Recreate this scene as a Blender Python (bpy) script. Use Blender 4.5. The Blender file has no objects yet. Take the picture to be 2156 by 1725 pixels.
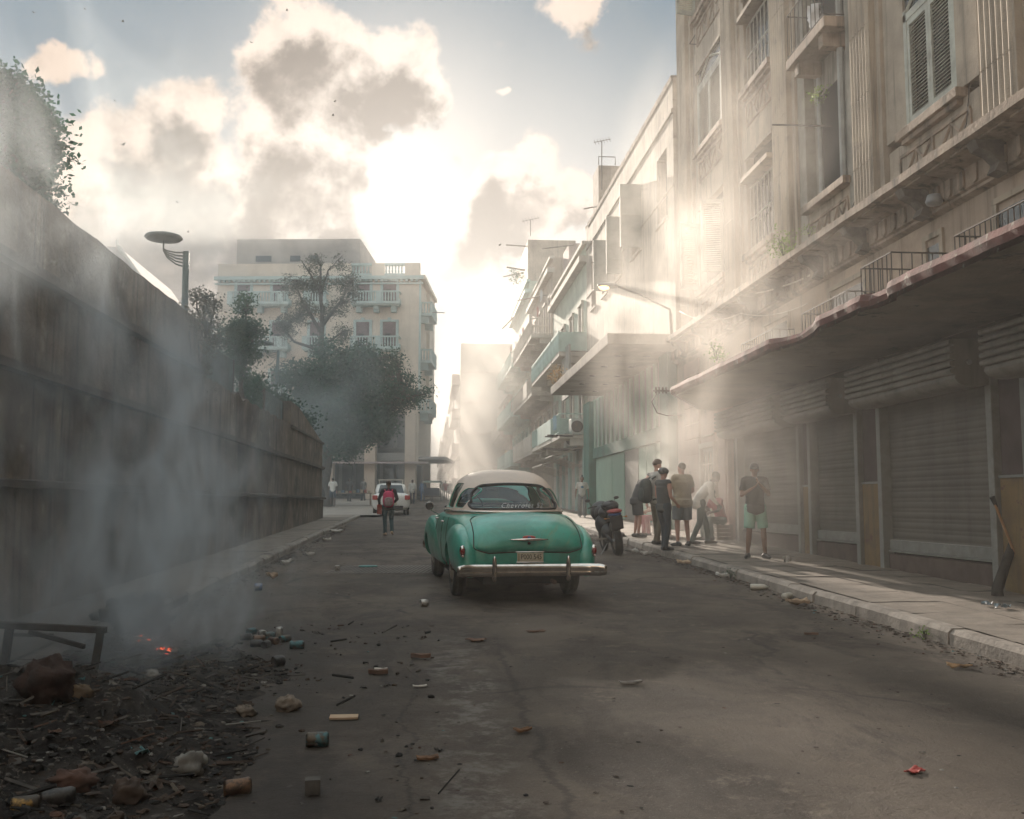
import bpy, bmesh, math, random
from mathutils import Vector, Matrix, noise as mnoise
from mathutils.bvhtree import BVHTree
SC = bpy.context.scene
R = math.radians
# ---------------------------------------------------------------- camera
F = 2096.0                      # focal length in units of a 2156 px wide picture
CAMZ = 1.5
PITCH = math.atan(198/F); YAW = 4.70
cd = bpy.data.cameras.new('camera'); cam = bpy.data.objects.new('camera', cd); SC.collection.objects.link(cam)
cd.lens = 35.0; cd.sensor_width = 36.0; cd.clip_end = 3000; cd.clip_start = 0.05
cam.location = (0, 0, CAMZ)
cam.rotation_euler = (R(90)+PITCH, 0, R(-YAW))
SC.camera = cam
CM = cam.rotation_euler.to_matrix()
def pdir(px, py): return (CM @ Vector(((px-1078)/F, (862.5-py)/F, -1))).normalized()
GS = 0.0205
def gz(x, y): return GS*min(max(y, -20), 320)
def G(px, py, h=0.0):           # point of the sloping ground (raised by h) seen at a pixel
    d = pdir(px, py); t = (CAMZ-h)/(GS*d.y-d.z); p = Vector((0, 0, CAMZ))+d*t; return p
def D(px, py, Y):               # point seen at a pixel at a distance Y along the street
    d = pdir(px, py); return Vector((0, 0, CAMZ))+d*(Y/d.y)
# ---------------------------------------------------------------- light
SUN_AZ, SUN_EL = -3.85, 15.0     # degrees: left of the street's direction, above level
sd = Vector((math.sin(R(SUN_AZ))*math.cos(R(SUN_EL)), math.cos(R(SUN_AZ))*math.cos(R(SUN_EL)), math.sin(R(SUN_EL))))
sl = bpy.data.lights.new('sun', 'SUN'); sun = bpy.data.objects.new('sun', sl); SC.collection.objects.link(sun)
sl.energy = 5.0; sl.angle = R(1.0); sl.color = (1.0, 0.86, 0.72)
sun.rotation_euler = (-sd).to_track_quat('-Z', 'Y').to_euler(); sun.location = (0, 0, 40)
SC.view_settings.view_transform = 'Standard'; SC.view_settings.look = 'None'
SC.view_settings.exposure = 1.55; SC.view_settings.gamma = 1.0
SC.render.engine = 'CYCLES'
cy = SC.cycles
cy.use_denoising = True
cy.max_bounces = 5; cy.diffuse_bounces = 2; cy.glossy_bounces = 3; cy.transmission_bounces = 5; cy.volume_bounces = 1; cy.transparent_max_bounces = 10
cy.caustics_reflective = False; cy.caustics_refractive = False
cy.sample_clamp_indirect = 4.0
cy.volume_step_rate = 1.6; cy.volume_max_steps = 96
cy.use_adaptive_sampling = True; cy.adaptive_threshold = 0.02
# ---------------------------------------------------------------- world
W = bpy.data.worlds.new('World'); SC.world = W; W.use_nodes = True
nt = W.node_tree; nt.nodes.clear()
def N(t, **k):
    n = nt.nodes.new(t)
    for a, b in k.items():
        if a.startswith('i_'): n.inputs[int(a[2:])].default_value = b
        else: setattr(n, a, b)
    return n
def L(a, b): nt.links.new(a, b)
def mth(op, a, b=None, c=None, clamp=False):
    n = N('ShaderNodeMath', operation=op); n.use_clamp = clamp
    for i, v in enumerate((a, b, c)):
        if v is None: continue
        if isinstance(v, (int, float)): n.inputs[i].default_value = v
        else: L(v, n.inputs[i])
    return n.outputs[0]
def sstep(v, a, b, oa=0.0, ob=1.0):
    n = N('ShaderNodeMapRange', interpolation_type='SMOOTHSTEP'); n.clamp = True
    L(v, n.inputs[0])
    for i, q in enumerate((a, b, oa, ob)): n.inputs[i+1].default_value = q
    return n.outputs[0]
def mixc(f, a, b, mode='MIX'):
    n = N('ShaderNodeMix', data_type='RGBA', blend_type=mode)
    if isinstance(f, (int, float)): n.inputs[0].default_value = f
    else: L(f, n.inputs[0])
    for i, v in ((6, a), (7, b)):
        if isinstance(v, tuple): n.inputs[i].default_value = (*v[:3], 1)
        else: L(v, n.inputs[i])
    return n.outputs[2]
sky = N('ShaderNodeTexSky', sky_type='NISHITA'); sky.sun_disc = False
sky.sun_elevation = R(SUN_EL); sky.sun_rotation = R(SUN_AZ); sky.air_density = 1.0; sky.dust_density = 1.2; sky.ozone_density = 1.5
tc = N('ShaderNodeTexCoord'); dirv = tc.outputs['Generated']
sep = N('ShaderNodeSeparateXYZ'); L(dirv, sep.inputs[0])
# the heaps of cumulus, each lump by its direction in the sky and its angular size
lumps = [  # px, py, radius px, weight
 (650, 130, 150, 1.0), (760, 180, 150, 1.0), (850, 150, 120, 1.0), (610, 300, 150, 1.0), (710, 300, 130, .95), (560, 400, 110, .9), (880, 230, 90, .85),
 (370, 260, 110, .95), (280, 360, 150, 1.0), (200, 430, 140, 1.0), (400, 400, 150, 1.0), (520, 440, 120, .9), (330, 500, 170, 1.0), (160, 560, 130, .9), (480, 560, 150, .85),
 (130, 135, 62, .75), (190, 130, 45, .6), (60, 330, 110, .7), (600, 30, 60, .6),
 (1220, 30, 75, .85), (1240, 100, 45, .6), (1030, 400, 95, .9), (1130, 380, 90, .95), (1200, 430, 80, .95), (1100, 470, 120, 1.0), (980, 470, 80, .8), (1060, 200, 26, .5),
 (600, 640, 260, .85), (330, 620, 190, .9), (450, 640, 160, .9), (200, 640, 150, .9), (1000, 560, 150, .6), (700, 420, 120, .8), (60, 480, 120, .8)]
def fbm(scale, detail, rough=0.6, off=0.0, dist=0.0, src=None):
    n = N('ShaderNodeTexNoise', noise_dimensions='3D')
    n.inputs['Scale'].default_value = scale; n.inputs['Detail'].default_value = detail; n.inputs['Roughness'].default_value = rough; n.inputs['Distortion'].default_value = dist
    mp = N('ShaderNodeVectorMath', operation='ADD'); mp.inputs[1].default_value = (off, off*.7, off*.3)
    L(src or dirv, mp.inputs[0]); L(mp.outputs[0], n.inputs['Vector']); return n
wob = fbm(8, 7, .62, 3.1)
wv = N('ShaderNodeVectorMath', operation='SUBTRACT'); L(wob.outputs['Color'], wv.inputs[0]); wv.inputs[1].default_value = (.5, .5, .5)
ws = N('ShaderNodeVectorMath', operation='SCALE'); L(wv.outputs[0], ws.inputs[0]); ws.inputs['Scale'].default_value = 0.10
wa = N('ShaderNodeVectorMath', operation='ADD'); L(dirv, wa.inputs[0]); L(ws.outputs[0], wa.inputs[1])
def heap(off):
    acc = None; src = wa.outputs[0]
    if off:
        o = N('ShaderNodeVectorMath', operation='ADD'); L(src, o.inputs[0]); o.inputs[1].default_value = off; src = o.outputs[0]
    for (px, py, r, w) in lumps:
        d = pdir(px, py); rr = r/F*1.35
        n = N('ShaderNodeVectorMath', operation='DISTANCE'); L(src, n.inputs[0]); n.inputs[1].default_value = d
        v = sstep(n.outputs['Value'], rr, 0.0, 0.0, w)
        acc = v if acc is None else mth('SMOOTH_MAX', acc, v, 0.16)
    return acc
acc = heap(None)
acc_up = heap((-0.004, 0, 0.034))                                # how much cloud lies above: the tops catch the light
big = fbm(3.2, 4, .55, 11.0).outputs['Fac']
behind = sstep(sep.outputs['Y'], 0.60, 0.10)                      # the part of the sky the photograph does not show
gen = mth('MULTIPLY', sstep(big, 0.47, 0.70), mth('MULTIPLY', behind, .9))
acc = mth('MAXIMUM', acc, gen)
bill = fbm(14, 9, .62, 1.7, .2).outputs['Fac']
fine = fbm(46, 5, .6, 5.0).outputs['Fac']
field = mth('ADD', acc, mth('MULTIPLY', mth('SUBTRACT', bill, 0.5), 1.1))
field = mth('ADD', field, mth('MULTIPLY', mth('SUBTRACT', fine, 0.5), 0.42))
mask = sstep(field, 0.24, 0.50)
thick = sstep(mth('ADD', acc_up, mth('MULTIPLY', mth('SUBTRACT', bill, 0.5), 1.1)), 0.22, 0.85)
# distance from the sun
sn = N('ShaderNodeVectorMath', operation='DISTANCE'); L(dirv, sn.inputs[0]); sn.inputs[1].default_value = pdir(850, 400)
sdist = sn.outputs['Value']
near = mth('POWER', mth('SUBTRACT', 1.0, mth('DIVIDE', sdist, 0.46), clamp=True), 1.4, clamp=True)
core = mth('POWER', mth('SUBTRACT', 1.0, mth('DIVIDE', sdist, 0.28), clamp=True), 1.9, clamp=True)
skyc = N('ShaderNodeVectorMath', operation='SCALE'); L(sky.outputs[0], skyc.inputs[0]); skyc.inputs['Scale'].default_value = 0.055
skyb = mixc(0.72, skyc.outputs[0], (0.055, 0.215, 0.35))
thin = fbm(5, 6, .6, 8.0, .5).outputs['Fac']
skyb = mixc(mth('MULTIPLY', sstep(thin, .42, .75), .35), skyb, (0.36, 0.42, 0.43))
fold = fbm(9, 8, .6, 21.0, .4).outputs['Fac']
fold2 = fbm(30, 6, .6, 2.0).outputs['Fac']
shade = mth('ADD', thick, mth('ADD', mth('MULTIPLY', mth('SUBTRACT', fold, 0.5), 2.8), mth('MULTIPLY', mth('SUBTRACT', fold2, 0.5), 1.5)))
shade = sstep(shade, 0.02, 1.15)
edge = mixc(near, (0.86, 0.66, 0.52), (1.5, 1.3, 1.12))
deep = mixc(near, (0.085, 0.078, 0.078), (0.21, 0.16, 0.13))
cl = mixc(shade, edge, deep)
lo = sstep(sep.outputs['Z'], 0.26, 0.04)                          # warmer towards the horizon
cl = mixc(mth('MULTIPLY', lo, .40), cl, (0.80, 0.56, 0.42))
col = mixc(mask, skyb, cl)
glowc = mixc(mth('MULTIPLY', near, 0.12), col, (0.80, 0.72, 0.64))
cw = mth('MULTIPLY', core, mth('SUBTRACT', 1.0, mth('MULTIPLY', mth('MULTIPLY', mask, shade), 0.6)))
cw = mth('MULTIPLY', cw, 1.15, clamp=True)
sn2 = N('ShaderNodeVectorMath', operation='DISTANCE'); L(dirv, sn2.inputs[0]); sn2.inputs[1].default_value = pdir(980, 680)
g2 = mth('POWER', mth('SUBTRACT', 1.0, mth('DIVIDE', sn2.outputs['Value'], 0.34), clamp=True), 1.2, clamp=True)
cw = mth('MAXIMUM', cw, mth('MULTIPLY', g2, mth('SUBTRACT', 1.15, mth('MULTIPLY', mask, .6))), clamp=True)
glowc = mixc(cw, glowc, (1.5, 1.38, 1.24))
rear = mixc(mth('MULTIPLY', mask, .8), (1.05, 1.22, 1.30), (1.65, 1.60, 1.50))   # unseen sky and clouds overhead and behind, brightened to light the street
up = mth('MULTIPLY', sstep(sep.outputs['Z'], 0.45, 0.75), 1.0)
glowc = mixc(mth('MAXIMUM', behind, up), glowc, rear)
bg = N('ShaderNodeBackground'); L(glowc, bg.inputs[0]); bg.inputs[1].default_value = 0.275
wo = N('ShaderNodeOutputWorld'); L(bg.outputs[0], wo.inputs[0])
W.cycles.sampling_method = 'MANUAL'; W.cycles.sample_map_resolution = 1024

# ---------------------------------------------------------------- helpers
COL = SC.collection
def tag(o, label=None, cat=None, group=None, kind=None):
    if label: o['label'] = label
    if cat: o['category'] = cat
    if group: o['group'] = group
    if kind: o['kind'] = kind
    return o
def thing(name, loc, label, cat, group=None, rz=0.0):
    o = bpy.data.objects.new(name, None); COL.objects.link(o); o.location = loc; o.rotation_euler = (0, 0, rz)
    o.empty_display_size = .2
    return tag(o, label, cat, group)
def absloc(o):
    v = Vector((0, 0, 0))
    while o is not None: v += o.location; o = o.parent
    return v
class MB:
    def __init__(s): s.v = []; s.f = []; s.m = []; s.cur = 0
    def add(s, vs, fs):
        b = len(s.v); s.v += [tuple(p) for p in vs]; s.f += [tuple(i+b for i in f) for f in fs]; s.m += [s.cur]*len(fs); return s
    def box(s, x0, x1, y0, y1, z0, z1, M=None):
        vs = [(x, y, z) for z in (z0, z1) for y in (y0, y1) for x in (x0, x1)]
        if M is not None: vs = [M @ Vector(p) for p in vs]
        return s.add(vs, [(0, 2, 3, 1), (4, 5, 7, 6), (0, 1, 5, 4), (2, 6, 7, 3), (0, 4, 6, 2), (1, 3, 7, 5)])
    def cbox(s, c, sz, rz=0, rx=0, ry=0):
        M = Matrix.Translation(c) @ Matrix.Rotation(rz, 4, 'Z') @ Matrix.Rotation(ry, 4, 'Y') @ Matrix.Rotation(rx, 4, 'X')
        a, b, c2 = sz[0]/2, sz[1]/2, sz[2]/2
        return s.box(-a, a, -b, b, -c2, c2, M)
    def quad(s, a, b, c, d): return s.add([a, b, c, d], [(0, 1, 2, 3)])
    def cyl(s, p0, p1, r0, r1=None, n=10, caps=True):
        return s.tube([p0, p1], [r0, r0 if r1 is None else r1], n, caps)
    def tube(s, pts, r, n=8, caps=True, closed=False):
        pts = [Vector(p) for p in pts]; k = len(pts)
        if isinstance(r, (int, float)): r = [r]*k
        vs = []; up = Vector((0, 0, 1)); prev = None
        for i, p in enumerate(pts):
            a = pts[(i-1) % k] if (closed or i > 0) else pts[i]; b = pts[(i+1) % k] if (closed or i < k-1) else pts[i]
            t = (b-a)
            if t.length < 1e-9: t = Vector((0, 0, 1))
            t.normalize()
            if prev is None:
                u = t.cross(up)
                if u.length < 1e-3: u = t.cross(Vector((1, 0, 0)))
            else:
                u = prev-t*prev.dot(t)
                if u.length < 1e-4: u = t.cross(up)
            u.normalize(); prev = u; w = t.cross(u)
            for j in range(n):
                q = 2*math.pi*j/n; vs.append(p+(u*math.cos(q)+w*math.sin(q))*r[i])
        fs = []
        for i in range(k if closed else k-1):
            i2 = (i+1) % k
            for j in range(n): fs.append((i*n+j, i*n+(j+1) % n, i2*n+(j+1) % n, i2*n+j))
        if caps and not closed:
            fs.append(tuple(range(n))[::-1]); fs.append(tuple((k-1)*n+j for j in range(n)))
        return s.add(vs, fs)
    def lathe(s, prof, M=None, n=20, caps=False):      # prof: (r, z) list, axis z
        vs = []
        for (r, z) in prof:
            for j in range(n):
                q = 2*math.pi*j/n; p = Vector((r*math.cos(q), r*math.sin(q), z)); vs.append(M @ p if M is not None else p)
        fs = []
        for i in range(len(prof)-1):
            for j in range(n): fs.append((i*n+j, i*n+(j+1) % n, (i+1)*n+(j+1) % n, (i+1)*n+j))
        if caps: fs.append(tuple(range(n))[::-1]); fs.append(tuple((len(prof)-1)*n+j for j in range(n)))
        return s.add(vs, fs)
    def ell(s, c, rad, n=14, m=8, M=None):
        vs = []; fs = []
        for i in range(m+1):
            a = -math.pi/2+math.pi*i/m
            for j in range(n):
                q = 2*math.pi*j/n; p = Vector((rad[0]*math.cos(a)*math.cos(q), rad[1]*math.cos(a)*math.sin(q), rad[2]*math.sin(a)))
                if M is not None: p = M @ p
                vs.append(p+Vector(c))
        for i in range(m):
            for j in range(n): fs.append((i*n+j, i*n+(j+1) % n, (i+1)*n+(j+1) % n, (i+1)*n+j))
        return s.add(vs, fs)
    def prism(s, pts, off):                            # planar outline pushed along a vector
        k = len(pts); off = Vector(off); vs = [Vector(p) for p in pts]; vs += [p+off for p in vs]
        fs = [tuple(range(k)), tuple(range(2*k-1, k-1, -1))]+[(i, (i+1) % k+0, (i+1) % k+k, i+k)[::-1] for i in range(k)]
        return s.add(vs, fs)
    def build(s, name, mat, parent=None, smooth=False, local=False, bevel=0, sub=0, kind=None, weld=False, angle=None):
        me = bpy.data.meshes.new(name)
        o = bpy.data.objects.new(name, me); COL.objects.link(o)
        off = Vector((0, 0, 0))
        if parent is not None:
            o.parent = parent
            if not local: off = absloc(parent)
        vs = [(p[0]-off.x, p[1]-off.y, p[2]-off.z) for p in s.v]
        me.from_pydata(vs, [], s.f)
        mats = mat if isinstance(mat, (list, tuple)) else [mat]
        for q in mats: me.materials.append(q)
        if len(mats) > 1: me.polygons.foreach_set('material_index', s.m)
        bm = bmesh.new(); bm.from_mesh(me)
        if weld: bmesh.ops.remove_doubles(bm, verts=bm.verts, dist=1e-4)
        bmesh.ops.recalc_face_normals(bm, faces=bm.faces); bm.to_mesh(me); bm.free()
        if smooth: me.polygons.foreach_set('use_smooth', [True]*len(me.polygons))
        if bevel:
            b = o.modifiers.new('bevel', 'BEVEL'); b.width = bevel; b.segments = 2; b.limit_method = 'ANGLE'; b.angle_limit = R(40)
        if sub:
            b = o.modifiers.new('sub', 'SUBSURF'); b.levels = sub; b.render_levels = sub
        if angle and smooth:
            me.set_sharp_from_angle(angle=R(angle))
        if kind: o['kind'] = kind
        return o
def bake(o):                                           # freeze the modifiers of an object
    dg = bpy.context.evaluated_depsgraph_get(); e = o.evaluated_get(dg)
    me = bpy.data.meshes.new_from_object(e, preserve_all_data_layers=True, depsgraph=dg)
    o.modifiers.clear(); o.data = me; return o
def copy_tree(o, parent=None):
    c = o.copy(); COL.objects.link(c); c.parent = parent
    for ch in list(o.children): copy_tree(ch, c)
    return c
# ---------------------------------------------------------------- materials
MATS = {}
def newmat(name):
    m = bpy.data.materials.new(name); m.use_nodes = True; t = m.node_tree; t.nodes.clear()
    out = t.nodes.new('ShaderNodeOutputMaterial'); b = t.nodes.new('ShaderNodeBsdfPrincipled'); t.links.new(b.outputs[0], out.inputs[0])
    return m, t, b, out
def _noise(t, co, scale, detail=5, rough=.6, dist=0.0):
    n = t.nodes.new('ShaderNodeTexNoise'); n.inputs['Scale'].default_value = scale; n.inputs['Detail'].default_value = detail
    n.inputs['Roughness'].default_value = rough; n.inputs['Distortion'].default_value = dist; t.links.new(co, n.inputs['Vector']); return n.outputs['Fac']
def _ramp(t, v, a, b):
    n = t.nodes.new('ShaderNodeMapRange'); n.interpolation_type = 'SMOOTHSTEP'; t.links.new(v, n.inputs[0]); n.inputs[1].default_value = a; n.inputs[2].default_value = b; return n.outputs[0]
def _mix(t, f, a, b, mode='MIX'):
    n = t.nodes.new('ShaderNodeMix'); n.data_type = 'RGBA'; n.blend_type = mode
    if isinstance(f, (int, float)): n.inputs[0].default_value = f
    else: t.links.new(f, n.inputs[0])
    for i, v in ((6, a), (7, b)):
        if isinstance(v, tuple): n.inputs[i].default_value = (*v[:3], 1)
        else: t.links.new(v, n.inputs[i])
    return n.outputs[2]
def _mul(t, a, b):
    n = t.nodes.new('ShaderNodeMath'); n.operation = 'MULTIPLY'
    for i, v in enumerate((a, b)):
        if isinstance(v, (int, float)): n.inputs[i].default_value = v
        else: t.links.new(v, n.inputs[i])
    return n.outputs[0]
def _scaled(t, co, sc):
    n = t.nodes.new('ShaderNodeMapping'); n.inputs['Scale'].default_value = sc; t.links.new(co, n.inputs['Vector']); return n.outputs[0]
def mat(name, col, rough=.8, var=.25, vs=3.0, dirt=None, dirt_amt=.5, ds=.6, streak=0.0, streak_col=(.05, .045, .04), chip=None, chip_amt=.0, cs=2.0, bump=.0, bs=40.0, metal=0.0, spec=.5, coat=0.0):
    if name in MATS: return MATS[name]
    m, t, b, out = newmat(name); co = t.nodes.new('ShaderNodeTexCoord').outputs['Object']
    dk = tuple(c*(1-var) for c in col); lt = tuple(min(1, c*(1+var*.7)) for c in col)
    base = _mix(t, _ramp(t, _noise(t, co, vs, 6), .3, .7), dk, lt)
    if dirt: base = _mix(t, _mul(t, _ramp(t, _noise(t, co, ds, 8, .65, .4), .45, .72), dirt_amt), base, dirt)
    if chip: base = _mix(t, _mul(t, _ramp(t, _noise(t, co, cs, 9, .7, .2), .60, .64), chip_amt), base, chip)
    if streak: base = _mix(t, _mul(t, _ramp(t, _noise(t, _scaled(t, co, (5, 5, .28)), 1.0, 6, .65), .48, .72), streak), base, streak_col)
    t.links.new(base, b.inputs['Base Color']); b.inputs['Metallic'].default_value = metal
    b.inputs['Roughness'].default_value = rough; b.inputs['Specular IOR Level'].default_value = spec
    if coat: b.inputs['Coat Weight'].default_value = coat; b.inputs['Coat Roughness'].default_value = .12
    if bump:
        bp = t.nodes.new('ShaderNodeBump'); bp.inputs['Distance'].default_value = bump; bp.inputs['Strength'].default_value = 1.0
        t.links.new(_noise(t, co, bs, 5, .6), bp.inputs['Height']); t.links.new(bp.outputs[0], b.inputs['Normal'])
    MATS[name] = m; return m
def emat(name, col, s):
    if name in MATS: return MATS[name]
    m, t, b, out = newmat(name); b.inputs['Base Color'].default_value = (*col, 1); b.inputs['Emission Color'].default_value = (*col, 1); b.inputs['Emission Strength'].default_value = s
    MATS[name] = m; return m
def smokemat(name, col, dens, scale, lo, hi, aniso=.35, centre=None, rad=None, stretch=(1, 1, 1), absorb=None, dist=.8, detail=4):
    """smoke: a noise density that thins out to nothing before the box's faces (centre and radii in object space)"""
    m, t, b, out = newmat(name); t.nodes.remove(b)
    co = t.nodes.new('ShaderNodeTexCoord').outputs['Object']
    n1 = _noise(t, _scaled(t, co, stretch), scale, detail, .55, dist)
    d = _ramp(t, n1, lo, hi)
    vm = t.nodes.new('ShaderNodeVectorMath'); vm.operation = 'SUBTRACT'; t.links.new(co, vm.inputs[0]); vm.inputs[1].default_value = centre
    vd = t.nodes.new('ShaderNodeVectorMath'); vd.operation = 'DIVIDE'; t.links.new(vm.outputs[0], vd.inputs[0]); vd.inputs[1].default_value = rad
    vl = t.nodes.new('ShaderNodeVectorMath'); vl.operation = 'LENGTH'; t.links.new(vd.outputs[0], vl.inputs[0])
    fall = _ramp(t, vl.outputs['Value'], 1.0, 0.25)
    v = t.nodes.new('ShaderNodeVolumePrincipled'); v.inputs['Color'].default_value = (*col, 1)
    t.links.new(_mul(t, _mul(t, d, fall), dens), v.inputs['Density']); v.inputs['Anisotropy'].default_value = aniso
    t.links.new(v.outputs[0], out.inputs['Volume']); return m
# ================================================================ SETTING: ground, road, pavements
def groundmat():
    m, t, b, out = newmat('asphalt'); co = t.nodes.new('ShaderNodeTexCoord').outputs['Object']
    base = _mix(t, _ramp(t, _noise(t, co, .55, 7, .6, .3), .32, .68), (.055, .043, .033), (.128, .101, .078))
    base = _mix(t, _mul(t, _ramp(t, _noise(t, _scaled(t, co, (1, .45, 1)), 1.3, 8, .7, .5), .46, .64), .8), base, (.036, .027, .021))
    base = _mix(t, _mul(t, _ramp(t, _noise(t, co, 3.1, 8, .75, .3), .55, .68), .6), base, (.165, .132, .10))
    # pale worn concrete band along the crown of the road
    sx = t.nodes.new('ShaderNodeSeparateXYZ'); t.links.new(co, sx.inputs[0])
    wob = _noise(t, _scaled(t, co, (0, .5, 0)), 1.0, 3)
    ad = t.nodes.new('ShaderNodeMath'); ad.operation = 'MULTIPLY_ADD'; t.links.new(wob, ad.inputs[0]); ad.inputs[1].default_value = -.5; t.links.new(sx.outputs['X'], ad.inputs[2])
    ab = t.nodes.new('ShaderNodeMath'); ab.operation = 'ABSOLUTE'; t.links.new(ad.outputs[0], ab.inputs[0])
    band = _mul(t, _ramp(t, ab.outputs[0], .34, .10), _ramp(t, sx.outputs['Y'], 11.0, 8.0))
    base = _mix(t, _mul(t, _mul(t, band, _ramp(t, _noise(t, co, 5, 8, .75), .45, .62)), .75), base, (.23, .21, .19))
    grit = _ramp(t, _noise(t, co, 60, 4, .7), .58, .72); base = _mix(t, _mul(t, grit, .6), base, (.19, .17, .15))
    dk = _ramp(t, _noise(t, co, 9, 9, .75), .60, .70); base = _mix(t, _mul(t, dk, .75), base, (.028, .022, .018))
    for (xx_, ww_) in ((.62, .024), (-.12, .014)):
        sm2 = t.nodes.new('ShaderNodeMath'); sm2.operation = 'MULTIPLY_ADD'; t.links.new(_noise(t, _scaled(t, co, (.3, 1.3, 1)), 1.0, 7, .7), sm2.inputs[0]); sm2.inputs[1].default_value = -.5; t.links.new(sx.outputs['X'], sm2.inputs[2])
        sb = t.nodes.new('ShaderNodeMath'); sb.operation = 'SUBTRACT'; t.links.new(sm2.outputs[0], sb.inputs[0]); sb.inputs[1].default_value = xx_-.25
        sa = t.nodes.new('ShaderNodeMath'); sa.operation = 'ABSOLUTE'; t.links.new(sb.outputs[0], sa.inputs[0])
        base = _mix(t, _mul(t, _mul(t, _ramp(t, sa.outputs[0], ww_*1.6, ww_*.2), _ramp(t, sx.outputs['Y'], 10.5, 8.5)), .6), base, (.024, .020, .017))
    base = _mix(t, _mul(t, _ramp(t, _noise(t, co, 110, 3, .7), .62, .70), .5), base, (.26, .235, .21))
    soot = _mul(t, _mul(t, _ramp(t, sx.outputs['X'], .9, -1.2), _ramp(t, sx.outputs['Y'], 13.0, 9.0)), _ramp(t, _noise(t, co, 1.4, 8, .7), .30, .55))
    base = _mix(t, _mul(t, soot, .85), base, (.026, .022, .019))
    # cracks
    vo = t.nodes.new('ShaderNodeTexVoronoi'); vo.feature = 'DISTANCE_TO_EDGE'; vo.inputs['Scale'].default_value = .42
    dn = t.nodes.new('ShaderNodeTexNoise'); dn.inputs['Scale'].default_value = 1.3; dn.inputs['Detail'].default_value = 5; t.links.new(co, dn.inputs['Vector'])
    mx = t.nodes.new('ShaderNodeMix'); mx.data_type = 'RGBA'; mx.inputs[0].default_value = .45; t.links.new(co, mx.inputs[6]); t.links.new(dn.outputs['Color'], mx.inputs[7])
    t.links.new(mx.outputs[2], vo.inputs['Vector'])
    cr = _mul(t, _ramp(t, vo.outputs['Distance'], .012, .003), _ramp(t, _noise(t, co, .8, 3), .45, .6)); base = _mix(t, _mul(t, cr, .7), base, (.02, .017, .014))
    t.links.new(base, b.inputs['Base Color'])
    rr = t.nodes.new('ShaderNodeMapRange'); t.links.new(_noise(t, co, 1.5, 6), rr.inputs[0]); rr.inputs[3].default_value = .62; rr.inputs[4].default_value = .95
    t.links.new(rr.outputs[0], b.inputs['Roughness']); b.inputs['Specular IOR Level'].default_value = .35
    bp = t.nodes.new('ShaderNodeBump'); bp.inputs['Distance'].default_value = .03
    sm = t.nodes.new('ShaderNodeMath'); sm.operation = 'MULTIPLY_ADD'; t.links.new(_noise(t, co, 45, 6, .7), sm.inputs[0]); sm.inputs[1].default_value = .5; t.links.new(_noise(t, co, 7, 7, .7), sm.inputs[2])
    t.links.new(sm.outputs[0], bp.inputs['Height']); t.links.new(bp.outputs[0], b.inputs['Normal']); return m
M_ROAD = groundmat()
def strip(name, x0, x1, ys, h, m, kind='structure', nx=1, label=None):
    b = MB(); xs = [x0+(x1-x0)*i/nx for i in range(nx+1)]
    for y in ys:
        for x in xs: b.v.append((x, y, gz(x, y)+h))
    k = nx+1
    for i in range(len(ys)-1):
        for j in range(nx): b.f.append((i*k+j, i*k+j+1, (i+1)*k+j+1, (i+1)*k+j)); b.m.append(0)
    return b.build(name, m, kind=kind)
M_EARTH = mat('earth', (.16, .14, .12), .95, .3, .3)
ys = [-40, -20]+[5*i for i in range(-3, 65)]+[330, 600, 1500]
strip('ground', -1500, 1500, [-300]+ys, -.03, M_EARTH, nx=2)
# the road, slightly uneven
def road():
    b = MB(); xs = [-9+.35*i for i in range(64)]; yy = [-3+.35*i for i in range(80)]+[25+1.5*i for i in range(60)]+[115, 130, 160, 200, 260, 320, 330]
    for y in yy:
        for x in xs:
            h = .012*mnoise.noise((x*.7, y*.5, 0))+.006*mnoise.noise((x*2.3, y*2.1, 4)) if y < 60 else 0
            b.v.append((x, y, gz(x, y)+h))
    k = len(xs)
    for i in range(len(yy)-1):
        for j in range(k-1): b.f.append((i*k+j, i*k+j+1, (i+1)*k+j+1, (i+1)*k+j)); b.m.append(0)
    return b.build('road', M_ROAD, smooth=True, kind='structure')
road()
M_PAVE = mat('pavement_concrete', (.22, .185, .15), .85, .22, 2.2, dirt=(.10, .085, .07), dirt_amt=.65, ds=1.1, chip=(.13, .11, .09), chip_amt=.5, cs=6, bump=.008, bs=55)
M_KERB = mat('kerb_stone', (.27, .235, .20), .85, .3, 3, dirt=(.07, .06, .05), dirt_amt=.7, ds=1.5, bump=.012, bs=22)
M_PAVEL = mat('sooty_pavement', (.12, .10, .083), .9, .3, 1.6, dirt=(.03, .026, .023), dirt_amt=.85, ds=.8, chip=(.2, .17, .14), chip_amt=.4, cs=5, bump=.01, bs=40)
M_KERBL = mat('sooty_kerb', (.13, .11, .095), .9, .35, 3, dirt=(.03, .027, .024), dirt_amt=.85, ds=1.2, bump=.012, bs=22)
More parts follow.
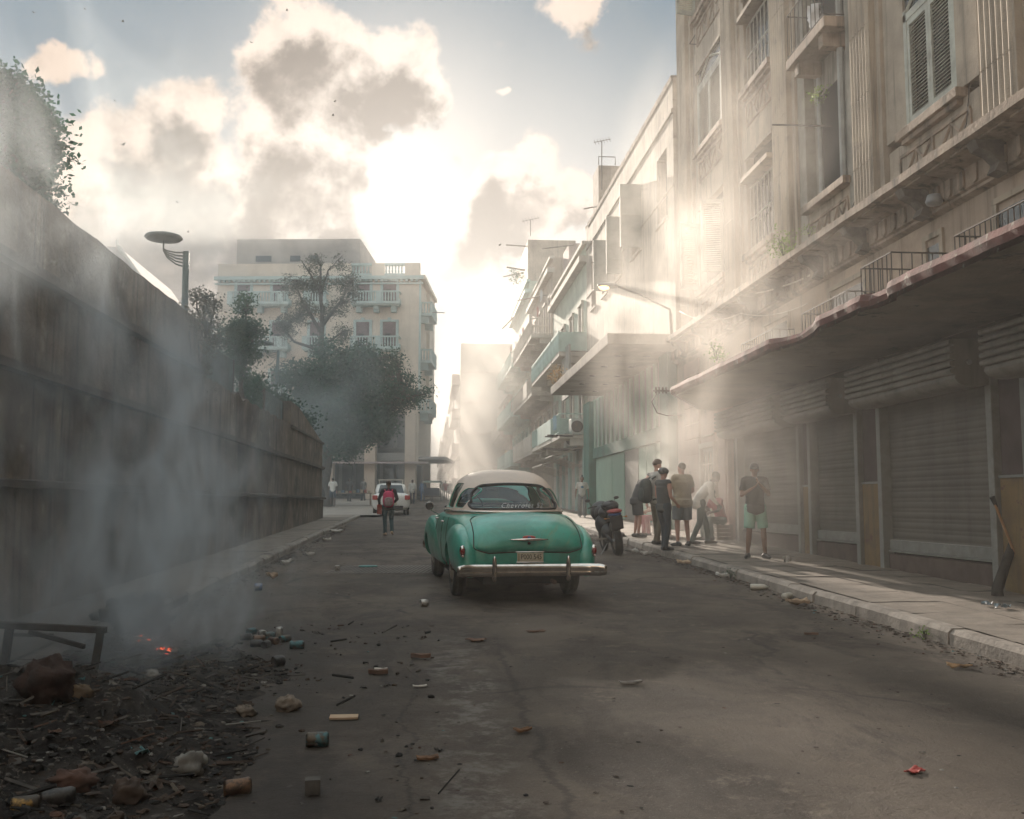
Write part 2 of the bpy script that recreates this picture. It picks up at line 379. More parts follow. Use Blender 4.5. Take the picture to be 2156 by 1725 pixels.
def pavement(name, xin, xout, y0, y1, seed, h=.15, mk=None, mp=None):
    mk = mk or M_KERB; mp = mp or M_PAVE
    # xin: kerb face towards the road; kerb stones then slabs
    rnd = random.Random(seed); s = 1 if xout > xin else -1; kb = MB(); sl_ = MB(); y = y0
    while y < y1:
        ln = rnd.uniform(.7, 1.25) if y < 30 else rnd.uniform(1.6, 3); e = rnd.uniform(-.018, .018); hh = h+rnd.uniform(-.014, .010)
        ya, yb = y+.006, min(y+ln, y1)-.006; xa = xin+e; xb = xin+s*.17
        n = max(2, int(ln/.13)); pts = []
        for i in range(n+1):
            yy = ya+(yb-ya)*i/n; j = .012*mnoise.noise((yy*4, seed, 0)) if y < 30 else 0; k2 = .010*mnoise.noise((yy*5, seed+9, 3)) if y < 30 else 0
            z = gz(0, yy); pts.append([(xa+j+s*-.012, yy, z-.02), (xa+j, yy, z+hh*.72), (xa+j+s*.035, yy, z+hh+k2), (xb, yy, z+hh+k2*.4), (xb, yy, z-.02)])
        b0 = len(kb.v)
        for r in pts: kb.v += r
        for i in range(n):
            for q in range(4): kb.f.append((b0+i*5+q, b0+i*5+q+1, b0+(i+1)*5+q+1, b0+(i+1)*5+q)); kb.m.append(0)
        kb.f.append(tuple(b0+q for q in range(5))); kb.f.append(tuple(b0+n*5+q for q in range(5))); kb.m += [0, 0]
        y += ln
    p = kb.build(name, mk, smooth=False, kind='structure')
    # slabs: uneven, cracked, with joints
    xs0 = xin+s*.176; wdt = abs(xout-xs0); nc = max(1, round(wdt/.9)); y = y0
    while y < y1:
        ln = rnd.uniform(.85, 1.05) if y < 30 else 3
        for c in range(nc):
            xa = xs0+s*wdt*c/nc+s*.006; xb = xs0+s*wdt*(c+1)/nc-s*.006; t0, t1, t2, t3 = [rnd.uniform(-.011, .008) for _ in range(4)]
            ya, yb = y+.006, min(y+ln, y1)-.006
            g = [(xa, ya, gz(0, ya)+h+t0), (xb, ya, gz(0, ya)+h+t1), (xb, yb, gz(0, yb)+h+t2), (xa, yb, gz(0, yb)+h+t3)]
            if y < 26:
                n = 5; b0 = len(sl_.v)
                for i in range(n+1):
                    for j in range(n+1):
                        u, v = i/n, j/n; q = Vector(g[0])*(1-u)*(1-v)+Vector(g[1])*u*(1-v)+Vector(g[2])*u*v+Vector(g[3])*(1-u)*v
                        q.z += .012*mnoise.noise((q.x*3, q.y*3, 7)); sl_.v.append(tuple(q))
                for i in range(n):
                    for j in range(n): sl_.f.append((b0+i*(n+1)+j, b0+(i+1)*(n+1)+j, b0+(i+1)*(n+1)+j+1, b0+i*(n+1)+j+1)); sl_.m.append(0)
            else: sl_.quad(*g)
        y += ln
    sl_.build('pavement', mp, kind='structure', smooth=False)
    strip('pavement_bed', min(xin+s*.1, xout), max(xin+s*.1, xout), [y0+i*(y1-y0)/20 for i in range(21)], h-.035, mat('joint_dirt', (.05, .04, .032), .95, .3, 5))
pavement('kerb', 4.84, 7.6, -2, 330, 5)
pavement('kerb', -3.02, -4.4, -2, 13, 9, .13, M_KERBL, M_PAVEL); pavement('kerb', -3.02, -4.4, 13.01, 44, 8, .13)
strip('pavement', -40, -4.4, [40+5*i for i in range(13)], .10, mat('plaza_paving', (.27, .235, .20), .9, .2, .6, dirt=(.14, .12, .10), dirt_amt=.5, ds=.3))
strip('pavement', -4.4, -2.2, [44+5*i for i in range(10)]+[92], .101, MATS['plaza_paving'])
# ================================================================ LEFT BOUNDARY WALL
M_WALL = mat('stained_render', (.19, .145, .11), .92, .5, 1.1, dirt=(.030, .026, .023), dirt_amt=.9, ds=.55, streak=.95, streak_col=(.022, .018, .016), chip=(.36, .31, .27), chip_amt=.6, cs=2.2, bump=.03, bs=7)
M_WTOP = mat('wall_cap', (.085, .066, .052), .9, .4, 3, bump=.02, bs=14)
XW = -4.2
def wallseg(y0, y1, z0s, z1s, x0=-4.75, x1=XW, b=None, n=None):
    b = b or MB(); n = n or max(1, int((y1-y0)/.5)); base = len(b.v)
    for i in range(n+1):
        y = y0+(y1-y0)*i/n; za = z0s(y); zb = z1s(y)
        b.v += [(x1, y, za), (x1, y, zb), (x0, y, zb), (x0, y, za)]
    for i in range(n):
        for q in range(3): b.f.append((base+i*4+q, base+i*4+q+1, base+(i+1)*4+q+1, base+(i+1)*4+q)); b.m.append(0)
    b.f += [tuple(base+q for q in range(4)), tuple(base+n*4+q for q in range(4))]; b.m += [0, 0]
    return b
wt = thing('boundary_wall', (XW, 20, gz(0, 20)), 'tall dark weathered masonry wall with horizontal ledges along the left pavement', 'wall')
gg = lambda y: gz(0, y)-.05
b = wallseg(-6, 18.6, gg, lambda y: 4.80+.035*mnoise.noise((y*1.3, 0, 0)), n=120); b.build('wall_panel', M_WALL, wt)
b = wallseg(18.6, 30.4, gg, lambda y: 3.86+.10*mnoise.noise((y*1.7, 3, 0))+.05*mnoise.noise((y*6, 3, 0)), n=70); b.build('wall_panel', M_WALL, wt)
b = wallseg(30.4, 39.4, gg, lambda y: (4.58 if y < 32.2 else 4.58-(y-32.2)*.10)+.03*mnoise.noise((y*4, 3, 0)), n=40, x0=-4.9); b.build('wall_panel', M_WALL, wt)
def ledge(z, y0, y1, pr, hh, name='ledge'):
    b = MB(); n = int((y1-y0)/.4)
    for i in range(n+1):
        y = y0+(y1-y0)*i/n; w = .012*mnoise.noise((y*2, z, 0)); w2 = .010*mnoise.noise((y*3, z+5, 0))
        b.v += [(XW-.02, y, z), (XW+pr+w, y, z+w2), (XW+pr+w*.6, y, z+hh+w2), (XW-.02, y, z+hh*1.35)]
    for i in range(n):
        for q in range(3): b.f.append((i*4+q, i*4+q+1, (i+1)*4+q+1, (i+1)*4+q)); b.m.append(0)
    b.f += [(0, 1, 2, 3), tuple(n*4+q for q in range(4))]; b.m += [0, 0]
    b.build(name, M_WTOP, wt)
ledge(3.86, -6, 18.6, .13, .10); ledge(2.82, -6, 39.42, .12, .09); ledge(1.66, -6, 39.5, .17, .07); ledge(3.80, 30.4, 39.42, .07, .06)
b = MB(); b.box(XW-.5, XW+.06, 39.1, 39.46, gz(0, 39), 1.66); b.build('plinth', M_WALL, wt)
# rendered plinth below the lowest ledge
b = wallseg(-6, 39.1, gg, lambda y: 1.66, x0=XW-.1, x1=XW+.05); b.build('plinth', M_WALL, wt)
# corrugated fence on the low part of the wall
def corr(y0, y1, x, z0, z1, name, label, m, group=None):
    t = thing(name, (x, (y0+y1)/2, z0), label, 'fence', group); b = MB(); n = int((y1-y0)/.035); 
    for i in range(n+1):
        y = y0+(y1-y0)*i/n; xx = x+.016*math.sin(i*1.05); b.v += [(xx, y, z0), (xx, y, z1)]
    for i in range(n): b.f.append((i*2, i*2+2, i*2+3, i*2+1)); b.m.append(0)
    b.build('metal_sheet', m, t); c = MB()
    c.box(x-.05, x-.02, y0, y1, z1-.09, z1-.04); c.box(x-.05, x-.02, y0, y1, z0+.1, z0+.15); c.build('rail', MATS['wall_cap'], t)
    for y in (y0+.03, y1-.03):
        c = MB(); c.box(x-.02, x+.035, y-.03, y+.03, z0, z1+.02); c.build('post', MATS['wall_cap'], t)
M_CORR = mat('painted_sheet', (.11, .16, .16), .6, .3, 2, dirt=(.16, .11, .08), dirt_amt=.5, ds=1.5, streak=.5)
corr(19.2, 22.7, -4.45, 3.80, 4.70, 'corrugated_fence', 'grey green corrugated fence sheet on top of the dark wall', M_CORR, 'corrugated fence sheets on the wall')
corr(26.9, 30.35, -4.45, 3.72, 4.55, 'corrugated_fence', 'short corrugated fence sheet beside the raised end of the dark wall', M_CORR, 'corrugated fence sheets on the wall')
# ================================================================ RIGHT BUILDING (shops, canopy, fluted upper floors)
M_PLA = mat('ochre_plaster', (.36, .30, .235), .9, .22, .8, dirt=(.17, .15, .125), dirt_amt=.7, ds=.55, streak=.75, streak_col=(.10, .09, .078), chip=(.20, .18, .16), chip_amt=.5, cs=2.6, bump=.006, bs=30)
M_PLA2 = mat('pink_plaster', (.50, .36, .30), .9, .15, 1.0, dirt=(.28, .22, .19), dirt_amt=.6, ds=.8, streak=.4, streak_col=(.22, .17, .15), bump=.004, bs=30)
M_CORN = mat('cornice_stone', (.31, .24, .185), .9, .3, 1.6, dirt=(.06, .055, .045), dirt_amt=.85, ds=.9, streak=.8, streak_col=(.05, .045, .04), bump=.012, bs=18)
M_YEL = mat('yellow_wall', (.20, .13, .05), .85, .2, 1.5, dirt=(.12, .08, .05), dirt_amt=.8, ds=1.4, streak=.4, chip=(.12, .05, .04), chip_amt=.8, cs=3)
M_DARKIN = mat('dark_interior', (.018, .017, .016), .9, .2, 2)
M_SHUT = mat('shutter_paint', (.10, .094, .08), .55, .25, 1.2, dirt=(.10, .09, .075), dirt_amt=.7, ds=1.1, streak=.5, bump=.002, bs=60)
M_FRM = mat('shutter_frame', (.22, .23, .215), .55, .2, 2, dirt=(.12, .11, .1), dirt_amt=.6, ds=2)
M_RED = mat('red_edge', (.12, .035, .03), .85, .4, 4, dirt=(.05, .035, .03), dirt_amt=.8, ds=2.5, chip=(.25, .22, .19), chip_amt=.8, cs=5, bump=.008, bs=30)
M_SOFF = mat('canopy_soffit', (.21, .17, .125), .9, .2, 1.2, dirt=(.09, .075, .06), dirt_amt=.9, ds=1.1, chip=(.055, .045, .038), chip_amt=.95, cs=2.0, bump=.01, bs=14)
XA = 7.3
def zc(h): return CAMZ+h
ra = thing('corner_shop_building', (XA, 15, gz(0, 15)+.15), 'tall stained building with fluted pilasters above a row of closed shop shutters', 'building')
b = MB(); b.box(XA+.25, XA+9, -70, 28.9, -2, 22); b.build('wall', M_PLA, ra)
# --- ground floor: door bays
Z0 = lambda y: gz(0, y)+.12
bays = [(12.35, 15.6), (16.45, 18.6), (19.15, 23.1), (8.1, 11.6), (4.0, 7.4)]
def shutter_bay(y0, y1, box=True):
    zt = zc(1.62); zb = Z0((y0+y1)/2)+.36
    s = thing('roller_shutter', (XA, (y0+y1)/2, zb), None, None); s.parent = ra; s.location = s.location-ra.location
    off = absloc(s)
    b = MB(); n = int((zt-zb)/.02); x = XA+.12
    for i in range(n+1):
        z = zb+.16+(zt+.1-zb-.16)*i/n; ph = (i % 8)/8.0; xx = x-.020*abs(math.sin(ph*math.pi))-(.022 if i % 8 == 0 else 0)
        b.v += [(xx, y0+.05, z), (xx, y1-.05, z)]
    for i in range(n): b.f.append((2*i, 2*i+1, 2*i+3, 2*i+2)); b.m.append(0)
    b.build('slat_curtain', M_SHUT, s, smooth=True)
    c = MB(); c.box(XA+.05, XA+.14, y0+.06, y1-.06, zb, zb+.16); c.box(XA+.02, XA+.16, y0+.06, y1-.06, zb-.03, zb-.004); c.build('bottom_bar', M_FRM, s, bevel=.006)
    for ya in (y0-.06, y1-.08):
        c = MB(); c.box(XA-.06, XA+.12, ya, ya+.14, Z0(ya)-.02, zc(1.66)); c.build('guide_post', M_FRM, s, bevel=.008)
    if box:
        c = MB(); xf = XA-.55; z0, z1 = zc(1.52), zc(2.14); prof = []
        hr = (z1-z0-.14)/5                                    # ribbed front curling under
        for i in range(5):
            z = z1-i*hr; prof += [(xf+.03, z-.001), (xf-.025, z-.012), (xf-.035, z-hr*.45), (xf-.025, z-hr+.024), (xf+.035, z-hr+.012)]
        for i in range(1, 7):
            a = i/6*math.pi/2; prof.append((xf+.02+.20*(1-math.cos(a)), z0+.13-.13*math.sin(a)))
        prof += [(XA-.05, z0+.02), (XA+.2, z0+.10), (XA+.2, z1), (xf+.02, z1)]
        k = len(prof)
        for yy in (y0-.05, y1+.02): c.v += [(p[0], yy, p[1]) for p in prof]
        for i in range(k): c.f.append((i, (i+1) % k, (i+1) % k+k, i+k)); c.m.append(0)
        c.f += [tuple(range(k)), tuple(range(k, 2*k))]; c.m += [0, 0]
        o = c.build('shutter_housing', mat('housing_paint', (.20, .188, .16), .55, .25, 1.2, dirt=(.10, .09, .075), dirt_amt=.7, ds=1.1, streak=.5), s)
        d = MB(); d.cyl((xf+.22, y0-.075, (z0+z1)/2), (xf+.22, y0-.05, (z0+z1)/2), .035, n=10); d.build('axle_bolt', M_FRM, s)
for (a, c) in bays: shutter_bay(a, c)
# recesses behind the shutters, piers between them
edges = sorted([v for p in bays for v in p]); 
b = MB(); b.box(XA+.16, XA+.24, -3, 24.4, gz(0, 0)-.1, zc(2.6)); b.build('recess', M_DARKIN, ra)
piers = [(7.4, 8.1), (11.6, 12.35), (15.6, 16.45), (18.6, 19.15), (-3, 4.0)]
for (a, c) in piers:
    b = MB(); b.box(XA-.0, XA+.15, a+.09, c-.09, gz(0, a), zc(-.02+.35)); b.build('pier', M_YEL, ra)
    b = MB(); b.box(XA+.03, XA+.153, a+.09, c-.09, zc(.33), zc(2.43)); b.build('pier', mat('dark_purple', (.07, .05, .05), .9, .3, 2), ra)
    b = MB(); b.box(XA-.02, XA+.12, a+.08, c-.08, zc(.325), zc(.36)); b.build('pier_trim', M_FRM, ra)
for (a, c) in bays:
    b = MB(); b.box(XA+.03, XA+.155, a, c, gz(0, a)-.1, Z0(a)+.33); b.build('threshold', mat('threshold_stone', (.09, .065, .055), .9, .3, 3), ra)
# pink rusticated end of the facade with a door opening
b = MB()
for i in range(11):
    z0 = gz(0, 26)+.1+i*.44; b.box(XA-.06, XA+.2, 26.4, 27.9, z0+.008, z0+.432)
b.build('rusticated_pier', M_PLA2, ra, bevel=.012); b = MB()
for i in range(11):
    z0 = gz(0, 26)+.1+i*.44; b.box(XA-.03, XA+.2, 24.1, 24.75, z0+.008, z0+.432)
b.build('rusticated_pier', M_PLA2, ra, bevel=.012)
b = MB(); b.box(XA+.0, XA+.22, 24, 28.9, gz(0, 26), zc(2.65)); b.build('wall', M_PLA2, ra)
b = MB(); y0, y1, zt = 24.85, 26.3, zc(1.45)
b.box(XA-.09, XA+.02, y0, y0+.13, gz(0, 25)+.1, zt); b.box(XA-.09, XA+.02, y1-.13, y1, gz(0, 25)+.1, zt); b.box(XA-.10, XA+.02, y0, y1, zt, zt+.14)
b.build('door_frame', mat('cream_paint', (.55, .47, .40), .7, .15, 2, dirt=(.3, .25, .2), dirt_amt=.5), ra, bevel=.01)
b = MB(); b.box(XA-.012, XA+.0, y0+.13, y1-.13, gz(0, 25)+.1, zt); b.build('door', mat('door_grey', (.36, .33, .29), .6, .2, 2), ra)
b = MB()
for k in range(4): b.box(XA-.06, XA-.014, y0+.2, y1-.2, gz(0, 25)+.5+k*.75, gz(0, 25)+.54+k*.75)
for k in range(5): b.box(XA-.05, XA-.02, y0+.25+k*.24, y0+.27+k*.24, gz(0, 25)+.35, zt-.1)
b.build('door_grille', MATS['cream_paint'], ra)
# --- canopy: broken edge
def canopy():
    b = MB(); s = MB(); ys = [-12+.12*i for i in range(int((25.0+12)/.12)+1)]; rnd = random.Random(3); rows = []
    for y in ys:
        e = 5.36+(0 if y < 21.8 else (y-21.8)*.45)
        j = .03*mnoise.noise((y*.6, 1, 0))+.010*mnoise.noise((y*2.7, 2, 0))+.006*mnoise.noise((y*6.1, 2, 0))
        brk = 0
        if 13.4 < y < 15.2: brk = .13*(1-abs(y-14.3)/.9)**.5
        if 11.2 < y < 11.8: brk = .06
        dz = .015*mnoise.noise((y*.9, 5, 0))+.008*mnoise.noise((y*5.3, 5, 0)); sag = -.02*max(0, (y-14))**1.0
        rows.append((y, e+j+brk, zc(2.44)+dz*.5-brk*.1, zc(2.60)+dz-brk*.5))
    for (y, e, z0, z1) in rows: b.v += [(e, y, z0), (e-.02, y, z0+(z1-z0)*.5), (e, y, z1), (e+.12, y, z1+.02), (e+.10, y, z0-.02)]
    for i in range(len(rows)-1):
        for q in range(4): b.f.append((i*5+q, i*5+q+1, (i+1)*5+q+1, (i+1)*5+q)); b.m.append(0)
    nxs = 9
    for (y, e, z0, z1) in rows:
        for i in range(nxs):
            x = e+.10+(XA+.03-e-.10)*i/(nxs-1); s.v.append((x, y, z0-.02-.05*(i/(nxs-1))+.012*mnoise.noise((x*3, y*3, 1))))
    for i in range(len(rows)-1):
        for q in range(nxs-1): s.f.append((i*nxs+q, i*nxs+q+1, (i+1)*nxs+q+1, (i+1)*nxs+q)); s.m.append(0)
    o = len(s.v)
    for (y, e, z0, z1) in rows: s.v += [(e+.12, y, z1+.015), (XA+.03, y, z1+.04)]
    for i in range(len(rows)-1): s.f.append((o+i*2, o+i*2+1, o+i*2+3, o+i*2+2)); s.m.append(0)
    y, e, z0, z1 = rows[-1]; s.v += [(e, y, z0-.03), (XA, y, z0-.07), (XA, y, z1+.04), (e, y, z1+.02)]; k = len(s.v); s.f.append((k-4, k-3, k-2, k-1)); s.m.append(0)
    can = s.build('canopy', M_SOFF, ra); b.build('canopy_edge', M_RED, can)
canopy()
# --- mezzanine wall, small iron railings standing on the canopy, windows behind
b = MB(); b.box(XA, XA+.3, -8, 28.9, zc(2.40), zc(4.2)); b.build('wall', mat('mezzanine_plaster', (.40, .31, .24), .9, .2, 1, dirt=(.2, .16, .13), dirt_amt=.6, ds=.7, streak=.5), ra)
M_IRON = mat('dark_iron', (.045, .04, .036), .7, .3, 6, dirt=(.12, .06, .035), dirt_amt=.6, ds=5)
M_GLASS = mat('dark_glass', (.035, .045, .05), .12, .3, 1.2, spec=.7)
def railing(y0, y1, x0, x1, z0, z1, parent, n, m=M_IRON, name='railing', r=.011, d=.0):
    b = MB()
    for z in (z0+.05, z1): b.tube([(x1, y0, z), (x0, y0, z), (x0, y1, z), (x1, y1, z)], r*1.15, 5)
    for i in range(n+1):
        y = y0+(y1-y0)*i/n; b.cyl((x0, y, z0), (x0, y, z1), r*.8, n=5)
    k = max(1, int(abs(x1-x0)/.14))
    for i in range(1, k+1):
        x = x0+(x1-x0)*i/k
        for y in (y0, y1): b.cyl((x, y, z0), (x, y, z1), r*.8, n=5)
    return b.build(name, m, parent)
for (y0, y1) in ((13.17, 14.15), (10.6, 12.3), (15.7, 17.7), (19.3, 21.3)):
    railing(y0, y1, XA-.9 if y0 == 13.17 else XA-.45, XA, zc(2.63), zc(3.5), ra, 7 if y0 == 13.17 else 14)
    w = MB(); w.box(XA-.012, XA+.02, y0+.3, y1-.3, zc(2.9), zc(3.75)); w.build('window', M_GLASS, ra)
    w = MB(); w.box(XA-.04, XA-.0, y0+.2, y0+.3, zc(2.88), zc(3.85)); w.box(XA-.04, XA-.0, y1-.3, y1-.2, zc(2.88), zc(3.85)); w.box(XA-.045, XA-.0, y0+.2, y1-.2, zc(3.85), zc(3.93)); w.build('window_frame', M_PLA, ra)
# --- cornice: frieze with pendants, soffit panels, scrolled brackets, top slab
b = MB(); prof = [(XA, 4.12), (XA-.10, 4.16), (XA-.10, 4.20), (XA-.14, 4.22), (XA-.14, 4.50), (XA-.22, 4.54), (XA-.55, 4.56), (XA-.62, 4.58), (XA-.62, 4.70), (XA-.56, 4.72), (XA+.2, 4.74), (XA+.2, 4.12)]
k = len(prof); yy = [-8+.5*i for i in range(75)]
for y in yy: b.v += [(p[0]+(.02*mnoise.noise((y*2, 1, i)) if 6 <= i <= 9 else 0), y, zc(p[1])+(.02*mnoise.noise((y*3, 2, i)) if 6 <= i <= 9 else 0)) for i, p in enumerate(prof)]
for i in range(len(yy)-1):
    for q in range(k): b.f.append((i*k+q, i*k+(q+1) % k, (i+1)*k+(q+1) % k, (i+1)*k+q)); b.m.append(0)
b.f += [tuple(range(k)), tuple((len(yy)-1)*k+q for q in range(k))]; b.m += [0, 0]
cor = b.build('cornice', M_CORN, ra)
b = MB(); y = -2
while y < 28.8:
    w = .15; zt = zc(4.47); zb = zc(4.27)
    pts = [(XA-.145, y, zt), (XA-.145, y, zb)]+[(XA-.145, y+w/2-w/2*math.cos(a*math.pi/6), zb-.05*math.sin(a*math.pi/6)) for a in range(1, 6)]+[(XA-.145, y+w, zb), (XA-.145, y+w, zt)]
    b.prism(pts, (-.035, 0, 0)); y += .33
b.build('frieze_pendants', M_CORN, cor, kind='stuff'); 
b = MB(); y = -2
while y < 28.8: b.box(XA-.52, XA-.25, y+.05, y+.60, zc(4.525), zc(4.553)); y += .68
b.build('soffit_panels', M_CORN, cor)
for i, y in enumerate([27.3, 25.1, 23.0, 21.2, 19.4, 17.5, 15.6, 13.6, 11.65, 9.7, 7.8]):
    b = MB(); pts = [(XA-.14, y-.11, zc(4.10)), (XA-.30, y-.11, zc(4.14)), (XA-.24, y-.11, zc(4.26)), (XA-.34, y-.11, zc(4.36)), (XA-.50, y-.11, zc(4.42)), (XA-.56, y-.11, zc(4.54)), (XA-.14, y-.11, zc(4.54))]
    b.prism(pts, (0, .22, 0)); b.build('bracket', mat('sooty_bracket', (.11, .095, .08), .9, .4, 5, bump=.02, bs=16), cor, bevel=.012)
# --- fluted pilasters
def pilaster(yc, w):
    b = MB(); n = 6; zt = 22; x = XA+.02; y0 = yc-w/2
    pts = [(x+.2, y0)]; pts.append((x-.06, y0)); pts.append((x-.06, y0+w*.14)); pts.append((x-.17, y0+w*.14))
    a0 = y0+w*.17; a1 = y0+w*.83; st = (a1-a0)/n
    for i in range(n):
        ya = a0+i*st
        for q in range(5):
            t = q/4; pts.append((x-.17-.028*math.sin(math.pi*t), ya+st*(.06+.88*t)))
        pts.append((x-.145, ya+st*.99))
    pts += [(x-.17, y0+w*.86), (x-.06, y0+w*.86), (x-.06, y0+w), (x+.2, y0+w)]
    k = len(pts)
    zs = [zc(4.74)]; z = zc(5.6)
    while z < zt: zs += [z, z+.012, z+.012]; z += 1.15
    zs.append(zt)
    for si in range(0, len(zs)-1):
        za, zb = zs[si], zs[si+1]
        if zb-za < .05 and zb-za > 0:                     # recessed joint
            o = len(b.v); b.v += [(p[0]+.012, p[1], za) for p in pts]+[(p[0]+.012, p[1], zb) for p in pts]
        else:
            o = len(b.v); b.v += [(p[0], p[1], za) for p in pts]+[(p[0], p[1], zb) for p in pts]
        for i in range(k-1): b.f.append((o+i, o+i+1, o+k+i+1, o+k+i)); b.m.append(0)
    b.build('pilaster', M_PLA, ra)
for yc, w in ((27.3, 1.3), (23.0, 1.15), (19.45, 1.2), (15.6, 1.05), (11.65, 1.15), (7.8, 1.1), (4.0, 1.1)): pilaster(yc, w)
# --- bays between pilasters
M_WOOD = mat('grey_green_shutter', (.40, .41, .36), .6, .2, 3, dirt=(.16, .15, .13), dirt_amt=.6, ds=2, streak=.3)
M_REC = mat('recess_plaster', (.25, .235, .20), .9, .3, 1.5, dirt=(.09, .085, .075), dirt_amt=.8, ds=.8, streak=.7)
def louvre(parent, y0, y1, z0, z1, x, ang=0.0, hinge=None, m=M_WOOD):
    """a louvred leaf in the facade plane, turned about one edge by ang"""
    b = MB(); w = y1-y0; fr = .07
    b.box(-.02, .02, 0, fr, 0, z1-z0); b.box(-.02, .02, w-fr, w, 0, z1-z0); b.box(-.02, .02, fr, w-fr, 0, .12); b.box(-.02, .02, fr, w-fr, z1-z0-.1, z1-z0)
    n = int((z1-z0-.22)/.055)
    for i in range(n):
        z = .12+.0275+i*.055; b.cbox((0, w/2, z), (.034, w-2*fr, .010), ry=R(-35))
    Mx = Matrix.Translation((x, y0 if ang >= 0 else y1, z0)) @ Matrix.Rotation(ang, 4, 'Z')
    if ang < 0: Mx = Mx @ Matrix.Translation((0, -w, 0))
    b.v = [tuple(Mx @ Vector(p)) for p in b.v]
    return b.build('shutter_leaf', m, parent)
def xpanel(y0, y1, z0, z1, x, parent):
    b = MB(); n = 2; w = (y1-y0)/n
    b.box(x-.03, x+.01, y0, y1, z1-.05, z1); b.box(x-.03, x+.01, y0, y1, z0, z0+.05)
    for i in range(n+1): b.box(x-.03, x+.01, y0+i*w-.025, y0+i*w+.025, z0+.05, z1-.05)
    for i in range(n):
        ya = y0+i*w; ym = ya+w/2
        for (p, q) in (((ya+.04, z0+.05), (ym, z1-.06)), ((ya+w-.04, z0+.05), (ym, z1-.06)), ((ya+.04, z1-.06), (ya+w*.28, z0+.3)), ((ym, z0+.05), (ym, z1-.05))):
            b.tube([(x-.012, p[0], p[1]), (x-.012, q[0], q[1])], .022, 4)
    b.build('lattice_panel', M_CORN, parent)
def bay(yc, half, kind, wf=.74):
    x = XA+.24
    for fl in range(0, 4):
        zb = zc(4.75+fl*3.9)
        # spandrel
        b = MB(); b.box(XA+.05, XA+.3, yc-half, yc+half, zb, zb+.86); b.build('spandrel', M_PLA, ra)
        xpanel(yc-half*.72, yc+half*.72, zb+.12, zb+.68, XA+.05, ra)
        b = MB(); b.box(XA-.10, XA+.3, yc-half*(wf+.12), yc+half*(wf+.12), zb+.86, zb+1.0); b.box(XA-.04, XA+.3, yc-half*(wf+.06), yc+half*(wf+.06), zb+.78, zb+.86); b.build('window_sill', M_CORN, ra, bevel=.01)
        for s in (-1, 1):
            b = MB(); ya, yb = sorted((yc+s*half, yc+s*half*wf)); b.box(XA+.02, XA+.3, ya, yb, zb+1.0, zb+3.9); b.build('jamb', M_PLA, ra)
        b = MB(); b.box(XA+.02, XA+.3, yc-half*wf, yc+half*wf, zb+3.3, zb+3.9); b.box(XA-.02, XA+.04, yc-half*(wf+.06), yc+half*(wf+.06), zb+3.24, zb+3.32); b.build('lintel', M_PLA, ra)
        a, c = yc-half*wf, yc+half*wf
        w = MB(); w.box(XA+.2, XA+.245, a, c, zb+1.0, zb+3.3); win = w.build('window', M_DARKIN if kind == 'open' else M_GLASS, ra)
        if kind == 'shut' or (kind == 'mixed' and fl % 2 == 1):
            fw = MB(); fw.box(XA+.02, XA+.12, a, a+.09, zb+1.0, zb+2.9); fw.box(XA+.02, XA+.12, c-.09, c, zb+1.0, zb+2.9); fw.box(XA+.02, XA+.12, a, c, zb+2.72, zb+2.84); fw.build('window_frame', M_WOOD, ra)
            mid = (a+c)/2
            louvre(ra, a+.09, mid-.005, zb+1.05, zb+2.72, XA+.05); louvre(ra, mid+.005, c-.09, zb+1.05, zb+2.72, XA+.05)
            tr = MB(); tr.box(XA+.06, XA+.09, a, c, zb+2.84, zb+3.3); tr.build('transom', M_GLASS, ra)
            tr = MB(); 
            for q in ((a+.05, mid), (c-.05, mid)): tr.tube([(XA+.04, q[0], zb+2.86), (XA+.04, q[1], zb+3.27)], .03, 4)
            tr.build('transom_bars', M_WOOD, ra)
        elif kind == 'mixed':
            louvre(ra, a, a+.55, zb+1.05, zb+2.9, XA+.0, ang=R(75)); louvre(ra, c-.55, c, zb+1.05, zb+2.9, XA+.0, ang=R(-80))
        elif kind == 'grill':
            g = MB(); n = 7
            for i in range(n+1): y = a+(c-a)*i/n; g.cyl((XA+.10, y, zb+1.0), (XA+.10, y, zb+2.6), .014, n=5)
            for z in (1.05, 1.8, 2.55): g.box(XA+.085, XA+.115, a, c, zb+z, zb+z+.03)
            g.build('window_grille', mat('pale_iron', (.42, .40, .36), .6, .2, 3), ra)
            g = MB(); g.box(XA-.14, XA+.2, a-.08, c+.08, zb+2.68, zb+2.78); g.build('hood', M_PLA, ra)
bay(25.1, 1.52, 'mixed'); bay(21.25, 1.18, 'grill'); bay(13.65, 1.42, 'shut', .52); bay(9.75, 1.35, 'shut', .52); bay(5.9, 1.35, 'grill')
# the gutted bay with a deep open balcony door
b = MB(); zb = zc(4.75); yc, half = 17.5, 1.36
for s in (-1, 1): ya, yb = sorted((yc+s*half, yc+s*.98)); b.box(XA+.02, XA+.3, ya, yb, zb, 22)
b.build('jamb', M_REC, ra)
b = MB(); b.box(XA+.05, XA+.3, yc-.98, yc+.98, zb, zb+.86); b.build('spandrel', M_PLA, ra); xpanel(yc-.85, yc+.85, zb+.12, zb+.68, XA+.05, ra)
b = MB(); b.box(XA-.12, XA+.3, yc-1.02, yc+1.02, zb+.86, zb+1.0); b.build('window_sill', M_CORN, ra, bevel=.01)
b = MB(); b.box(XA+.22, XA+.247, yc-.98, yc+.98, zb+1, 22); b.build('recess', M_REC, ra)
b = MB(); b.box(XA+.19, XA+.225, yc-.2, yc+.75, zb+1.0, zb+3.1); b.box(XA+.19, XA+.225, yc-.5, yc+.8, zb+4.2, zb+7.2); b.build('doorway', M_DARKIN, ra)
